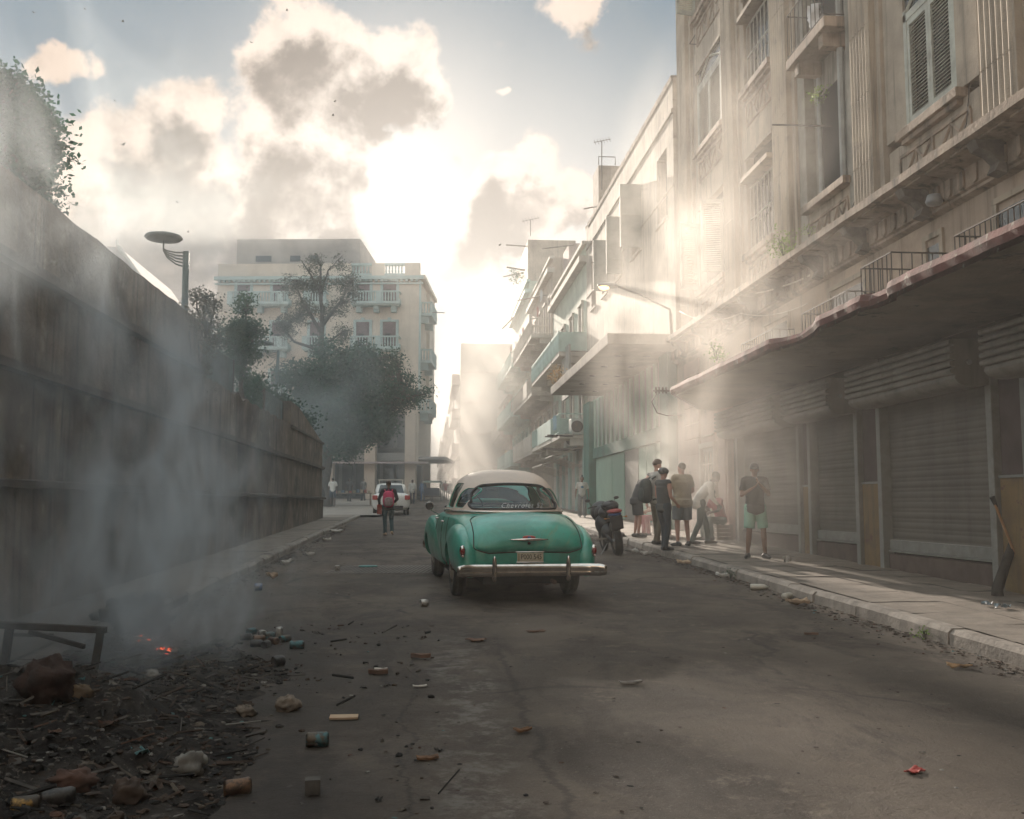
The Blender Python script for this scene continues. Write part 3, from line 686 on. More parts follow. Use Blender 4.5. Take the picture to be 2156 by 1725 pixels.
b = MB(); b.cyl((XA+.1, yc+.45, zb+1.0), (XA+.1, yc+.45, zb+3.4), .05, n=8); b.cyl((XA+.08, yc-.62, zb+1.0), (XA+.08, yc-.62, zb+6.4), .07, n=8); b.build('drain_pipe', mat('grey_pipe', (.25, .26, .25), .6, .2, 3), ra)
b = MB(); b.box(XA-.35, XA+.2, yc-.95, yc+.95, zb+3.75, zb+3.95); b.box(XA-.28, XA+.2, yc-.7, yc-.5, zb+3.5, zb+3.75); b.box(XA-.28, XA+.2, yc+.5, yc+.7, zb+3.5, zb+3.75); b.build('balcony_slab', M_CORN, ra, bevel=.015)
railing(yc-.9, yc+.9, XA-.32, XA+.1, zb+3.95, zb+4.85, ra, 9)

# unseen blocks added behind the camera to shut out sky light
bk = thing('rear_sky_blocker', (-12, -22, -.8), 'tall unseen block added behind the viewer on the wall side to block sky light', 'building')
b = MB(); b.box(-22, -4.9, -38, -5.5, -2, 24); b.build('wall', M_PLA, bk)
bk = thing('rear_sky_blocker', (0, -46, -.8), 'unseen block added across the street behind the viewer to block sky light', 'building')
b = MB(); b.box(-22, 16, -52, -40, -3, 24); b.build('wall', M_PLA, bk)

# dome lamp, white washing, insulators at the canopy end
dl = thing('dome_lamp', D(2056, 425, 13.1), 'small grey dome lamp on the wall between cornice and canopy', 'lamp'); q = D(2056, 425, 13.1)
b = MB(); b.cyl((XA, q.y, q.z), (XA-.25, q.y, q.z), .02, n=6); b.build('bracket', M_IRON, dl); b = MB(); b.lathe([(0, .12), (.09, .10), (.12, 0), (.10, -.04), (0, -.05)], Matrix.Translation((XA-.28, q.y, q.z-.02)), n=16); b.build('lamp_shade', mat('lamp_grey', (.22, .23, .24), .5, .15, 4), dl, smooth=True)
b = MB(); rr = random.Random(5); n = 9; c0, c1 = D(1698, 12, 17.9), D(1722, 8, 17.6)
for i in range(n+1):
    for j in range(n+1):
        u, v = i/n, j/n; p_ = Vector(c0).lerp(Vector(c1), u); b.v.append((p_.x+.06*math.sin(u*9)+.03*rr.random(), p_.y+.05*math.sin(v*5+u*6), p_.z-.45*v))
for i in range(n):
    for j in range(n): b.f.append((i*(n+1)+j, (i+1)*(n+1)+j, (i+1)*(n+1)+j+1, i*(n+1)+j+1)); b.m.append(0)
tag(b.build('washing', mat('cloth_washing', (.55, .55, .56), .9, .1, 5), smooth=True), 'white washing hung in the gutted bay near the top of the facade', 'cloth')
iz = thing('junction_box', D(1392, 828, 22.4), 'cluster of black insulators with a looping cable at the far canopy corner', 'junction box'); q = D(1392, 824, 22.4)
b = MB()
for k in range(4): b.cyl((q.x-.12+.08*k, q.y, q.z-.05), (q.x-.12+.08*k, q.y, q.z+.09), .022, n=8)
b.box(q.x-.18, q.x+.2, q.y-.02, q.y+.03, q.z-.01, q.z+.03); b.build('insulators', M_IRON, iz)
b = MB(); b.tube([(q.x-.1, q.y, q.z-.05), (q.x-.22, q.y, q.z-.25), (q.x-.1, q.y, q.z-.5), (q.x+.2, q.y+.2, q.z-.55), (q.x+.6, q.y+.5, q.z-.5)], .014, 5); b.build('cable_loop', M_IRON, iz, smooth=True)
# birds
rr = random.Random(12)
for i, (px, py) in enumerate([(72, 27), (179, 20), (257, 46), (605, 23), (530, 90), (243, 213), (257, 305), (705, 215), (702, 244), (375, 427), (394, 489), (820, 372), (1052, 517), (170, 595)]):
    q = D(px, py, 45+rr.uniform(-6, 12)); b = MB(); s_ = .13*(1.5 if i in (6, 13) else 1); a = rr.uniform(0, 6); ca, sa = math.cos(a), math.sin(a)
    P3 = lambda x, y, z: (q.x+(x*ca-y*sa)*s_, q.y+(x*sa+y*ca)*s_, q.z+z*s_)
    b.v = [P3(0, .5, 0), P3(-.12, 0, .05), P3(.12, 0, .05), P3(0, -.6, 0), P3(0, 0, -.12), P3(-.9, -.15, .45), P3(.9, -.15, .45), P3(-.3, .2, .2), P3(.3, .2, .2)]
    b.f = [(0, 1, 4), (0, 4, 2), (1, 3, 4), (4, 3, 2), (0, 2, 1), (1, 2, 3), (1, 7, 5), (2, 6, 8), (1, 5, 3), (2, 3, 6)]; b.m = [0]*10
    tag(b.build('bird', mat('bird_dark', (.02, .02, .02), .9, .1, 4)), ['high in the top left corner','near the top edge left of the big cloud','in the blue left of the big cloud','at the top edge over the big cloud','high on the left flank of the big cloud','over the left cloud bank, upper one','wide winged one before the left cloud bank','inside the big cloud','just below another inside the big cloud','above the cream corner building','close over the roof of the corner building','in the glow right of the big cloud','in the glow left of the rooftop poles','wide one above the dark wall'][i]+', tiny dark bird', 'bird', 'specks of birds in the sky')
# ================================================================ RIGHT: cinema-like building with the big marquee and green ground floor
M_B = mat('cream_render', (.37, .325, .265), .9, .25, .9, dirt=(.19, .165, .135), dirt_amt=.8, ds=.5, streak=.8, streak_col=(.12, .105, .09), chip=(.15, .125, .105), chip_amt=.7, cs=2, bump=.005, bs=20)
M_GRN = mat('green_paint', (.045, .16, .125), .7, .2, 1.5, dirt=(.03, .06, .05), dirt_amt=.5, ds=1.2, streak=.3)
M_LGRN = mat('pale_green_paint', (.30, .43, .34), .75, .12, 1.2, dirt=(.2, .28, .22), dirt_amt=.4, ds=1)
M_CONC = mat('marquee_concrete', (.27, .23, .19), .9, .2, 1.4, dirt=(.13, .11, .09), dirt_amt=.7, ds=1.2, streak=.4, bump=.006, bs=18)
rb = thing('marquee_building', (XA, 37, gz(0, 37)+.15), 'plain cream building with a broad concrete marquee over a green shopfront', 'building')
b = MB(); y0, y1 = 28.9, 45.8; wins = [(29.75, 31.1, 10.9, 13.1), (33.6, 35.3, 10.9, 13.2), (37.2, 38.8, 10.8, 13.1), (40.3, 41.6, 10.8, 13.0), (43.2, 44.4, 10.8, 13.0)]
# wall with real openings
ze = 6.1
cuts = sorted(wins); y = y0
for (a, c, h0, h1) in cuts:
    b.box(XA, XA+.35, y, a, ze, zc(13.0)); b.box(XA, XA+.35, a, c, ze, zc(h0-2)); b.box(XA, XA+.35, a, c, zc(h1-2), zc(13.0)); y = c
b.box(XA, XA+.35, y, y1, ze, zc(13.0)); b.box(XA+.35, XA+9, y0, y1, -1, zc(12.7)); b.build('wall', M_B, rb)
b = MB(); n = 60
for i in range(n+1):
    y = y0+(y1-y0)*i/n; t = .05*mnoise.noise((y*2, 3, 3))+.03*mnoise.noise((y*7, 3, 3)); b.v += [(XA-.03, y, zc(12.9)), (XA-.05, y, zc(13.05)+t), (XA+.5, y, zc(13.08)+t), (XA+.5, y, zc(12.9))]
for i in range(n):
    for q in range(3): b.f.append((4*i+q, 4*i+q+1, 4*i+5+q, 4*i+4+q)); b.m.append(0)
b.build('parapet', M_CORN, rb)
b = MB(); b.box(XA-.05, XA+.02, y0, y1, zc(11.9), zc(12.02)); b.box(XA-.03, XA+.02, y0, y1, zc(9.6), zc(9.66)); b.build('string_course', M_B, rb)
for i, (a, c, h0, h1) in enumerate(wins):
    b = MB(); b.box(XA+.30, XA+.34, a, c, zc(h0-2), zc(h1-2)); w = b.build('window', M_DARKIN if i < 2 else M_GLASS, rb)
    b = MB(); b.box(XA-.08, XA+.3, a-.08, c+.08, zc(h0-2)-.1, zc(h0-2)); b.build('window_sill', M_B, w)
    if i in (1, 2, 3):
        b = MB(); ww = .75 if i == 1 else .6
        b.box(XA-ww, XA+.02, a-.04, a+.02, zc(h0-2), zc(h1-2)-.05)
        for k in range(1, 4): b.box(XA-ww+.02, XA, a-.055, a-.04, zc(h0-2)+(h1-h0)*k/4-.02, zc(h0-2)+(h1-h0)*k/4+.02)
        b.build('open_shutter', mat('window_leaf', (.34, .34, .30), .7, .2, 2, dirt=(.2, .19, .17), dirt_amt=.5), w)
# marquee slab: front fascia, flat underside
b = MB(); ym0, ym1 = 27.6, 41.0; xo = 5.0; zl, zu = zc(4.50), zc(4.82)
b.v = [(xo, ym0, zl), (xo, ym1, zl), (XA, ym1+.2, zl), (XA, ym0, zl), (xo-.02, ym0, zu), (xo-.02, ym1, zu), (XA, ym1+.2, zu), (XA, ym0, zu)]
b.f = [(0, 1, 2, 3), (4, 7, 6, 5), (0, 4, 5, 1), (1, 5, 6, 2), (0, 3, 7, 4)]; b.m = [0]*5
mq = b.build('marquee', M_CONC, rb, bevel=.02)
for k in range(5):
    for j in range(2): b = MB(); b.cyl((5.7+j*.9, 29.8+k*2.4, zl-.015), (5.7+j*.9, 29.8+k*2.4, zl+.01), .11, n=12); b.build('light_recess', M_DARKIN, mq)
# green frame: columns, beam, mullioned clerestory, panels and a graffiti-covered gate
def bx(name, m, *a, parent=rb, **k):
    b = MB(); b.box(*a); return b.build(name, m, parent, **k)
g0 = gz(0, 30)+.1
bx('green_pilaster', M_GRN, XA-.28, XA+.1, 28.92, 30.0, g0, zc(4.95)); bx('green_pilaster', M_GRN, XA-.32, XA+.1, 43.4, 45.0, g0, zc(4.5))
bx('green_beam', M_GRN, XA-.16, XA+.1, 30.0, 43.4, zc(1.95), zc(2.4)); bx('shop_wall', M_LGRN, XA-.02, XA+.3, 30.0, 45.8, g0, zc(4.6))
bx('skirting', M_GRN, XA-.05, XA-.02, 30.0, 43.4, g0, g0+.22)
y = 30.2; i = 0
while y < 43.2:
    bx('mullion', M_LGRN, XA-.13, XA-.02, y, y+.34, zc(2.4), zc(4.5))
    if y+1.0 < 43.4: bx('clerestory_window', mat('mauve_glass', (.13, .12, .13), .3, .3, 1), XA-.05, XA-.025, y+.34, y+.98, zc(2.42), zc(4.48))
    y += .98; i += 1
for (a, c) in ((30.2, 31.5), (31.6, 32.9), (33.0, 34.2), (36.9, 39.3), (39.4, 41.7)):
    bx('door_panel', mat('green_panel', (.27, .40, .31), .6, .08, 1), XA-.06, XA-.022, a, c, g0+.22, zc(1.92), bevel=.008)
def gatemat():
    m, t, b, out = newmat('graffiti_gate'); co = t.nodes.new('ShaderNodeTexCoord').outputs['Object']
    base = _mix(t, _ramp(t, _noise(t, _scaled(t, co, (1, 1, .15)), 30, 2), .3, .7), (.20, .185, .16), (.29, .27, .235))
    sc = _scaled(t, co, (1, 3.2, 2.2)); v = t.nodes.new('ShaderNodeTexNoise'); v.inputs['Scale'].default_value = 1.6; v.inputs['Detail'].default_value = 3; v.inputs['Distortion'].default_value = 2.5; t.links.new(sc, v.inputs['Vector'])
    a = t.nodes.new('ShaderNodeMath'); a.operation = 'SUBTRACT'; t.links.new(v.outputs['Fac'], a.inputs[0]); a.inputs[1].default_value = .5
    a2 = t.nodes.new('ShaderNodeMath'); a2.operation = 'ABSOLUTE'; t.links.new(a.outputs[0], a2.inputs[0])
    base = _mix(t, _mul(t, _ramp(t, a2.outputs[0], .022, .008), .9), base, (.05, .06, .06)); t.links.new(base, b.inputs['Base Color']); b.inputs['Roughness'].default_value = .6; return m
bx('metal_gate', gatemat(), XA-.05, XA-.022, 34.35, 36.75, g0+.1, zc(1.92))
bx('door_step', M_PAVE, XA-.25, XA-.02, 30, 43, g0, g0+.16)
# box fixed on the wall above the marquee (advert board)
bx('sign_board', mat('board_grey', (.30, .29, .26), .8, .15, 2, dirt=(.18, .17, .15), dirt_amt=.5), XA-1.0, XA-.9, 44.9, 47.3, zc(4.9), zc(7.3))
b = MB(); b.tube([(XA-.95, 45.1, zc(5.3)), (XA, 45.1, zc(5.3))], .03, 5); b.tube([(XA-.95, 45.1, zc(7.0)), (XA, 45.1, zc(7.0))], .03, 5); b.build('bracket', M_IRON, rb)
# roof tank and mast
# ================================================================ generic street front with balconies
def facade(name, label, x, y0, y1, ztop, m, trim, floors, fh, zfirst, step, side=1, bal=.9, rows='all', seed=1, depth=9, group=None, mrail=None, wmat=None, endwin=False, wire=True):
    rnd = random.Random(seed); t = thing(name, (x, (y0+y1)/2, gz(0, (y0+y1)/2)+.1), label, 'building', group)
    b = MB(); xa, xb = sorted((x, x+side*depth)); b.box(xa, xb, y0, y1, -1, ztop); b.build('wall', m, t)
    b = MB(); xa, xb = sorted((x-side*.35, x+side*.1)); b.box(xa, xb, y0-.05, y1+.05, ztop-.9, ztop-.6); b.box(*sorted((x-side*.2, x+side*.1)), y0, y1, ztop-.05, ztop+.12); b.build('cornice', trim, t)
    n = max(1, int((y1-y0)/step)); st = (y1-y0)/n
    for f in range(floors):
        z = zfirst+f*fh
        if z+2.6 > ztop-.6: break
        for i in range(n):
            yc = y0+(i+.5)*st; w = MB(); w.box(*sorted((x-side*.02, x+side*.01)), yc-.5, yc+.5, z, z+2.3); win = w.build('window', wmat or M_GLASS, t)
            fr = MB(); 
            for yy in (yc-.62, yc+.5): fr.box(*sorted((x-side*.08, x)), yy, yy+.12, z, z+2.4)
            fr.box(*sorted((x-side*.12, x)), yc-.7, yc+.7, z+2.4, z+2.55); fr.build('frame', trim, win)
        if bal and f >= 0:
            i = 0
            while i < n:
                ln = rnd.choice((1, 1, 2, 2, 3)); ln = min(ln, n-i); ya = y0+i*st+.15; yb = y0+(i+ln)*st-.15; xo = x-side*bal
                s = MB(); s.box(*sorted((xo, x)), ya, yb, z-.28, z-.08)
                for q in range(ln+1):
                    yy = ya+.1+(yb-ya-.4)*q/max(1, ln); s.box(*sorted((x-side*bal*.6, x)), yy, yy+.2, z-.6, z-.28)
                bo = s.build('balcony', trim, t)
                kind = rnd.random(); r = MB()
                if kind < .55:
                    for zz in (z+.0, z+.88): r.tube([(x, ya, zz), (xo, ya, zz), (xo, yb, zz), (x, yb, zz)], .03, 4)
                    k = int((yb-ya)/.22)
                    for q in range(k+1): r.cyl((xo, ya+(yb-ya)*q/k, z-.05), (xo, ya+(yb-ya)*q/k, z+.88), .014, n=4, caps=False)
                    for q in range(4): r.cyl((x-side*bal*q/4, ya, z-.05), (x-side*bal*q/4, ya, z+.88), .014, n=4, caps=False)
                elif kind < .8:
                    r.box(*sorted((xo-.03, xo+.03)), ya, yb, z+.80, z+.92); k = int((yb-ya)/.26)
                    for q in range(k+1): yy = ya+(yb-ya)*q/k; r.lathe([(.03, z-.08), (.05, z+.15), (.07, z+.35), (.035, z+.62), (.05, z+.80)], Matrix.Translation((xo, yy, 0)), n=6)
                    r.box(*sorted((xo, x)), ya-.03, ya+.03, z-.08, z+.85)
                else:
                    r.box(*sorted((xo-.03, xo+.03)), ya, yb, z-.08, z+.9); r.box(*sorted((xo, x)), ya-.03, ya+.03, z-.08, z+.9)
                r.build('balustrade', mrail or trim, bo)
                i += ln
    return t
M_C1 = mat('green_cream_render', (.40, .44, .36), .9, .15, 1, dirt=(.27, .29, .24), dirt_amt=.6, ds=.6, streak=.45, streak_col=(.2, .2, .17))
M_C2 = mat('tan_render', (.42, .35, .28), .9, .18, .9, dirt=(.25, .2, .16), dirt_amt=.6, ds=.5, streak=.45, streak_col=(.19, .16, .13))
M_C3 = mat('rose_render', (.44, .35, .31), .9, .15, .8, dirt=(.28, .22, .19), dirt_amt=.6, ds=.5, streak=.35)
M_TRIM = mat('stone_trim', (.48, .44, .38), .9, .15, 2, dirt=(.28, .25, .22), dirt_amt=.5, ds=1)
M_TRG = mat('green_trim', (.36, .47, .42), .85, .15, 2, dirt=(.24, .29, .26), dirt_amt=.5, ds=1)
c1 = facade('balcony_house', 'pale green balconied house next beyond the cream marquee building', XA, 45.85, 58.6, zc(12.3), M_C1, M_TRIM, 3, 3.9, zc(3.3), 2.6, bal=1.3, seed=2, mrail=M_TRG)
c2 = facade('balcony_house', 'tall tan balconied house on the right, beyond the green balconied one', XA, 58.65, 72, zc(14.8), M_C2, M_TRIM, 4, 3.5, zc(3.2), 2.6, bal=1.3, seed=7, mrail=M_TRIM)
c3 = facade('balcony_house', 'hazy balconied house crowned by a plain rooftop block, right side of the street', XA-.1, 72.05, 87, zc(16.4), M_C1, M_TRG, 4, 3.6, zc(3.0), 2.7, bal=1.35, seed=11, mrail=M_TRG)
c4 = facade('balcony_house', 'low hazy house just before the windowless slab', XA-.3, 87.05, 99, zc(9.5), M_C3, M_TRIM, 2, 3.6, zc(2.6), 2.9, bal=.9, seed=15, mrail=M_TRIM)
# rooftop blocks
bx('rooftop_block', M_C2, XA-.05, XA+3.6, 73.5, 84, zc(16.4), zc(19.9), parent=c3); bx('rooftop_block', M_C3, XA+.4, XA+5, 54.5, 57, zc(12.3), zc(14.6), parent=c1)
# clutter on the balconies: washing and pot plants
rr = random.Random(41)
for i in range(16):
    yy = 47+i*2.4+rr.uniform(-.5, .5); z = zc(3.3+rr.choice((0, 3.8, 7.6)))+.15; x = XA-rr.uniform(.9, 1.35); w = rr.uniform(.5, 1.1); h = rr.uniform(.5, 1.0); b = MB(); n = 6
    for a_ in range(n+1):
        for c_ in range(4): b.v.append((x+.05*math.sin(a_*2.1+c_), yy+w*a_/n, z+.75-h*c_/3))
    for a_ in range(n):
        for c_ in range(3): b.f.append((a_*4+c_, a_*4+4+c_, a_*4+5+c_, a_*4+1+c_)); b.m.append(0)
    k = rr.randrange(4)
    tag(b.build('washing', mat('wash_%d' % k, [(.55, .53, .5), (.40, .22, .18), (.22, .32, .36), (.5, .42, .25)][k], .9, .1, 5), smooth=True), ['white', 'reddish', 'bluish', 'straw coloured'][k]+' washing hung over a hazy balcony rail, '+['first','second','third','fourth','fifth','sixth','seventh','eighth','ninth','tenth','eleventh','twelfth','thirteenth','fourteenth','fifteenth','sixteenth'][i]+' from the near end', 'washing', 'washing on the balconies')
# ground floor of the green house: pilasters with ribbed shutters, awnings, air conditioners
M_RIB = mat('pale_shutter', (.50, .44, .38), .6, .12, 2, dirt=(.33, .29, .25), dirt_amt=.5)
y = 46.0
for k in range(5):
    bx('pilaster', M_TRG, XA-.15, XA+.02, y, y+.5, g0, zc(2.6), parent=c1)
    b = MB(); z = gz(0, 50)+.15
    while z < zc(2.0): b.box(XA-.06+.0, XA-.01, y+.55, y+2.3, z, z+.075); z += .11
    b.build('ribbed_shutter', M_RIB, c1); y += 2.45
for (yy, z, w) in ((47.0, zc(2.25), 3.2), (51.5, zc(2.0), 5.2)):
    b = MB(); b.v = [(XA, yy, z+.45), (XA-1.5, yy, z), (XA-1.5, yy+w, z), (XA, yy+w, z+.45), (XA, yy, z+.50), (XA-1.5, yy, z+.05), (XA-1.5, yy+w, z+.05), (XA, yy+w, z+.50)]
    b.f = [(0, 1, 2, 3), (4, 5, 6, 7), (0, 1, 5, 4), (2, 3, 7, 6), (1, 2, 6, 5)]; b.m = [0]*5
    for q in range(5): b.tube([(XA-.02, yy+w*q/4, z-.5), (XA-1.5, yy+w*q/4, z)], .02, 4)
    b.build('awning', M_TRIM, c1)
for (yy, z) in ((45.9, zc(3.2)), (47.8, zc(2.7))):
    b = MB(); b.box(XA-.75, XA-.2, yy, yy+.9, z, z+.75); a = b.build('air_conditioner', mat('ac_grey', (.42, .43, .40), .5, .1, 3), c1, bevel=.02)
    b = MB(); b.lathe([(.0, 0), (.26, 0), (.28, .02), (.24, .03)], Matrix.Translation((XA-.48, yy-.012, z+.38)) @ Matrix.Rotation(R(90), 4, 'X'), n=18); b.build('fan_grille', M_IRON, a)
    b = MB(); b.tube([(XA-1.9, yy-.2, z-.05), (XA, yy+.3, z-.08)], .035, 5); b.tube([(XA-1.9, yy+.8, z-.05), (XA, yy+.9, z-.08)], .035, 5); b.build('support_bar', M_IRON, a)
# windowless slab standing forward, stepping roofline
sb = thing('slab_building', (3.2, 104, gz(0, 104)), 'plain windowless grey slab end wall closing the right side of the street', 'building')
b = MB(); b.box(3.0, 9.6, 100, 128, 0, zc(16.2)); b.box(9.6, 12, 100, 128, 0, zc(14.0)); b.build('wall', mat('slab_render', (.36, .33, .29), .9, .12, .4, dirt=(.26, .24, .21), dirt_amt=.5, ds=.3), sb)
for k in range(4): bx('balcony', M_C3, 2.2, 3.0, 103, 118, zc(1.5+k*3.6), zc(2.6+k*3.6), parent=sb)
for k in range(5): bx('string_course', M_C3, 2.94, 9.5, 99.9, 100.0, zc(.8+k*3.1), zc(.92+k*3.1), parent=sb)
# far rows, both sides
fr = [(2.9, 128.5, 150, 13.2, M_C3, 'rose coloured balconied house far down the right of the street'), (2.6, 150.5, 178, 11.5, M_C2, 'distant tan balconied house in the sun haze, right side'), (2.9, 178.5, 215, 12.6, M_C3, 'very distant house near the end of the right row'), (3.0, 215.5, 290, 11.6, M_C2, 'last house in the haze at the end of the street, right side')]
for i, (x, a, c, h, m, lb) in enumerate(fr): facade('row_house', lb, x, a, c, gz(0, a)+h, m, M_TRIM, 3, 3.6, gz(0, a)+4.2, 4.5, bal=1.0, seed=20+i, group='houses of the far right row')
fl_ = [(-2.1, 96, 140, 15, M_C2, 'distant tan balconied house beyond the cream corner block'), (-1.8, 140.5, 185, 13, M_C3, 'far rose house beyond the corner block, left side'), (-1.9, 185.5, 290, 13, M_C2, 'last house in the haze at the end of the street, left side')]
for i, (x, a, c, h, m, lb) in enumerate(fl_): facade('row_house', lb, x, a, c, gz(0, a)+h, m, M_TRIM, 3, 3.6, gz(0, a)+4.2, 5, side=-1, bal=.9, seed=30+i, group='houses of the far left row')
# ================================================================ LEFT: the big corner building
M_CB = mat('corner_cream', (.56, .485, .40), .9, .1, .6, dirt=(.36, .29, .23), dirt_amt=.5, ds=.4, streak=.25, streak_col=(.27, .23, .19))
M_CBT = mat('corner_trim', (.36, .44, .42), .85, .12, 1.5, dirt=(.25, .3, .29), dirt_amt=.5, ds=.8)
M_MAROON = mat('maroon_shutter', (.12, .075, .075), .6, .25, 3)
S = F/85.0
rotz = R(-6)
cb = thing('corner_apartment_building', (-1.0, 85, gz(0, 85)+.12), 'cream five storey corner building with balustraded balconies behind the trees', 'building', rz=rotz)
# local frame: x runs along the front (negative = left), y away from the camera, z up from the base
def zl_(py): return (1060-py)/S + CAMZ - cb.location.z       # height over the building's foot
XL = -17.6
def lb_(name, m, *a, parent=cb, bevel=0):
    b = MB(); b.box(*a); return b.build(name, m, parent, local=True, bevel=bevel)
ztop = zl_(575); wa_ = lb_('wall', M_CB, XL, 0, 0, 10, 7.6, ztop)
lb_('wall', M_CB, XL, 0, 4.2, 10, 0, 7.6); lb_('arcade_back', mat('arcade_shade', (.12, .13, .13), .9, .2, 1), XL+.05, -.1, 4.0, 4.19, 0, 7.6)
lb_('wall', M_CB, -.4, 0, 0, 4.2, 3.0, 7.6)
for k, x in enumerate((-1.15, -4.6, -8.2, -11.8, -15.4, -17.6)): lb_('column', mat('column_paint', (.52, .44, .36), .85, .08, 1), x, x+.95, -.15, .85, 0, 7.6, bevel=.04)
lb_('mezzanine', mat('mezz', (.32, .31, .29), .85, .15, 1), XL, -.2, 1.2, 4.0, 3.3, 4.0); lb_('shop_fascia', mat('fascia_mauve', (.36, .30, .30), .8, .1, 1), XL, .9, -.9, .0, 3.0, 3.15)
lb_('street_awning', mat('awning_grey', (.30, .29, .29), .8, .1, 1), .0, 2.3, .2, 10, 3.4, 3.62)
for k in range(14):
    x = XL+.6+k*1.22; w = lb_('shop_window', M_GLASS, x, x+.9, 3.93, 3.99, .3, 3.2); w2 = lb_('mezzanine_window', M_GLASS, x, x+.9, 3.93, 3.99, 4.6, 7.0)
lb_('cornice', M_CBT, XL-.25, .35, -.35, .0, ztop-.40, ztop-.1); lb_('cornice', M_CBT, XL-.2, .3, -.2, .0, ztop-.8, ztop-.67); lb_('cornice', M_CB, .0, .5, -.3, 10, ztop-.40, ztop-.05)
b = MB()
for k in range(40): b.box(XL+.1+k*.44, XL+.3+k*.44, -.30, 0, ztop-.57, ztop-.40)
b.build('dentils', M_CBT, cb, local=True, kind='stuff')
# parapet with balustrades
zp = zl_(548)
def par(x0, x1, solid):
    if solid: lb_('parapet', M_CB, x0, x1, .05, .4, ztop-.002, zp)
    else:
        b = MB(); b.box(x0, x1, .1, .35, ztop, ztop+.2); b.box(x0, x1, .08, .38, zp-.2, zp); n = int((x1-x0)/.27)
        for q in range(n): b.lathe([(.05, ztop+.2), (.09, ztop+.45), (.05, zp-.5), (.08, zp-.2)], Matrix.Translation((x0+.14+q*.27, .22, 0)), n=6)
        b.build('balustrade', M_CBT, cb, local=True)
par(-1.3, 0, True); par(-3.1, -1.3, False); par(-4.2, -3.1, True); par(-6.0, -4.2, False); par(XL, -6.0, True)
pent = lb_('penthouse', mat('penthouse_render', (.34, .31, .28), .9, .15, .7, dirt=(.22, .2, .19), dirt_amt=.6, ds=.4), XL+1.3, -5.4, 1.0, 9.5, ztop, zl_(488))
for (px, w) in ((520, 1.4), (595, .9), (640, .7)): lb_('window', M_GLASS, (px-905)/S+1, (px-905)/S+1+w, .96, .995, zl_(538), zl_(525))
# windows and balconies of the front
wx = [(-15.3, 1), (-12.2, 1), (-8.9, 1), (-4.9, 1), (-2.6, 1)]
rowsz = [zl_(632), zl_(728), zl_(832)]
for r, z in enumerate(rowsz):
    for (x, _) in wx:
        w = lb_('window', M_MAROON, x-.55, x+.55, -.03, .0, z, z+(1.75 if r == 0 else 2.1)); top = z+(1.75 if r == 0 else 2.1)
        b = MB()
        for xx in (x-.8, x+.57): b.box(xx, xx+.23, -.1, .0, z-.1, top+.15)
        b.box(x-.8, x+.8, -.12, 0, top+.02, top+.2); b.box(x-.14, x+.14, -.16, -.0, top+.1, top+.38); b.build('frame', M_CBT, w, local=True)
        b = MB(); b.box(x-.35, x+.1, -.05, -.031, z, z+1.1); b.build('shutter_leaf', M_DARKIN, w, local=True)
    for (xa, xb) in ((-16.4, -11.1), (-9.9, -7.9), (-5.8, -1.6)):
        if r == 1: 
            pass
        s = MB(); s.box(xa, xb, -1.1, 0, z-.38, z-.15); s.box(xa+.1, xb-.1, -.95, 0, z-.5, z-.38)
        for q in range(3): xx = xa+.4+(xb-xa-1.2)*q/2; s.box(xx, xx+.45, -.6, 0, z-1.0, z-.5); s.box(xx+.05, xx+.4, -.75, 0, z-.75, z-.5)
        bo = s.build('balcony', M_CBT, cb, local=True)
        q_ = MB(); q_.box(xa, xb, -1.12, -.98, z+.62, z+.74); n = int((xb-xa)/.24)
        for q in range(n):
            if (q % 9) in (0, 1) : q_.box(xa+q*.24, xa+q*.24+.24, -1.1, -1.0, z-.15, z+.62)
            else: q_.lathe([(.04, z-.15), (.075, z+.08), (.045, z+.38), (.06, z+.62)], Matrix.Translation((xa+.12+q*.24, -1.05, 0)), n=6)
        for xx in (xa, xb-.08): q_.box(xx, xx+.08, -1.0, 0, z+.62, z+.74); q_.box(xx, xx+.08, -1.0, 0, z-.15, z+.1)
        q_.build('balustrade', M_CBT, bo, local=True)
# street side: balconies seen edge-on
for r, z in enumerate([zl_(650), zl_(752), zl_(860)]):
    for q in range(1):
        y = .6+q*6.5; s = MB(); s.box(0, 1.0, y, y+4.4, z-.4, z-.15); s.box(0, .7, y+.2, y+.6, z-1.0, z-.4); s.box(0, .7, y+3.6, y+4, z-1.0, z-.4); bo = s.build('balcony', M_CBT, cb, local=True)
        p = MB(); p.box(.9, 1.02, y, y+4.4, z+.7, z+.82); p.box(0, 1.0, y, y+.1, z+.7, z+.82)
        for k in range(16): p.lathe([(.04, z-.15), (.075, z+.1), (.045, z+.4), (.06, z+.7)], Matrix.Translation((.96, y+.1+k*.28, 0)), n=5)
        for k in range(4): p.lathe([(.04, z-.15), (.075, z+.1), (.045, z+.4), (.06, z+.7)], Matrix.Translation((.1+k*.25, y+.05, 0)), n=5)
        p.build('balustrade', M_CBT, bo, local=True)
lb_('side_bay', M_CB, 0, .3, 5.5, 9.9, 7.6, ztop-.45)
lb_('corner_trim', M_CBT, -.05, .12, -.12, .1, 7.6, ztop-.45)
# pipes poking from the street side
b = MB(); b.cyl((1.0, .8, zl_(652)), (2.1, .8, zl_(653)), .04, n=5); b.build('flag_bracket', M_IRON, cb, local=True)
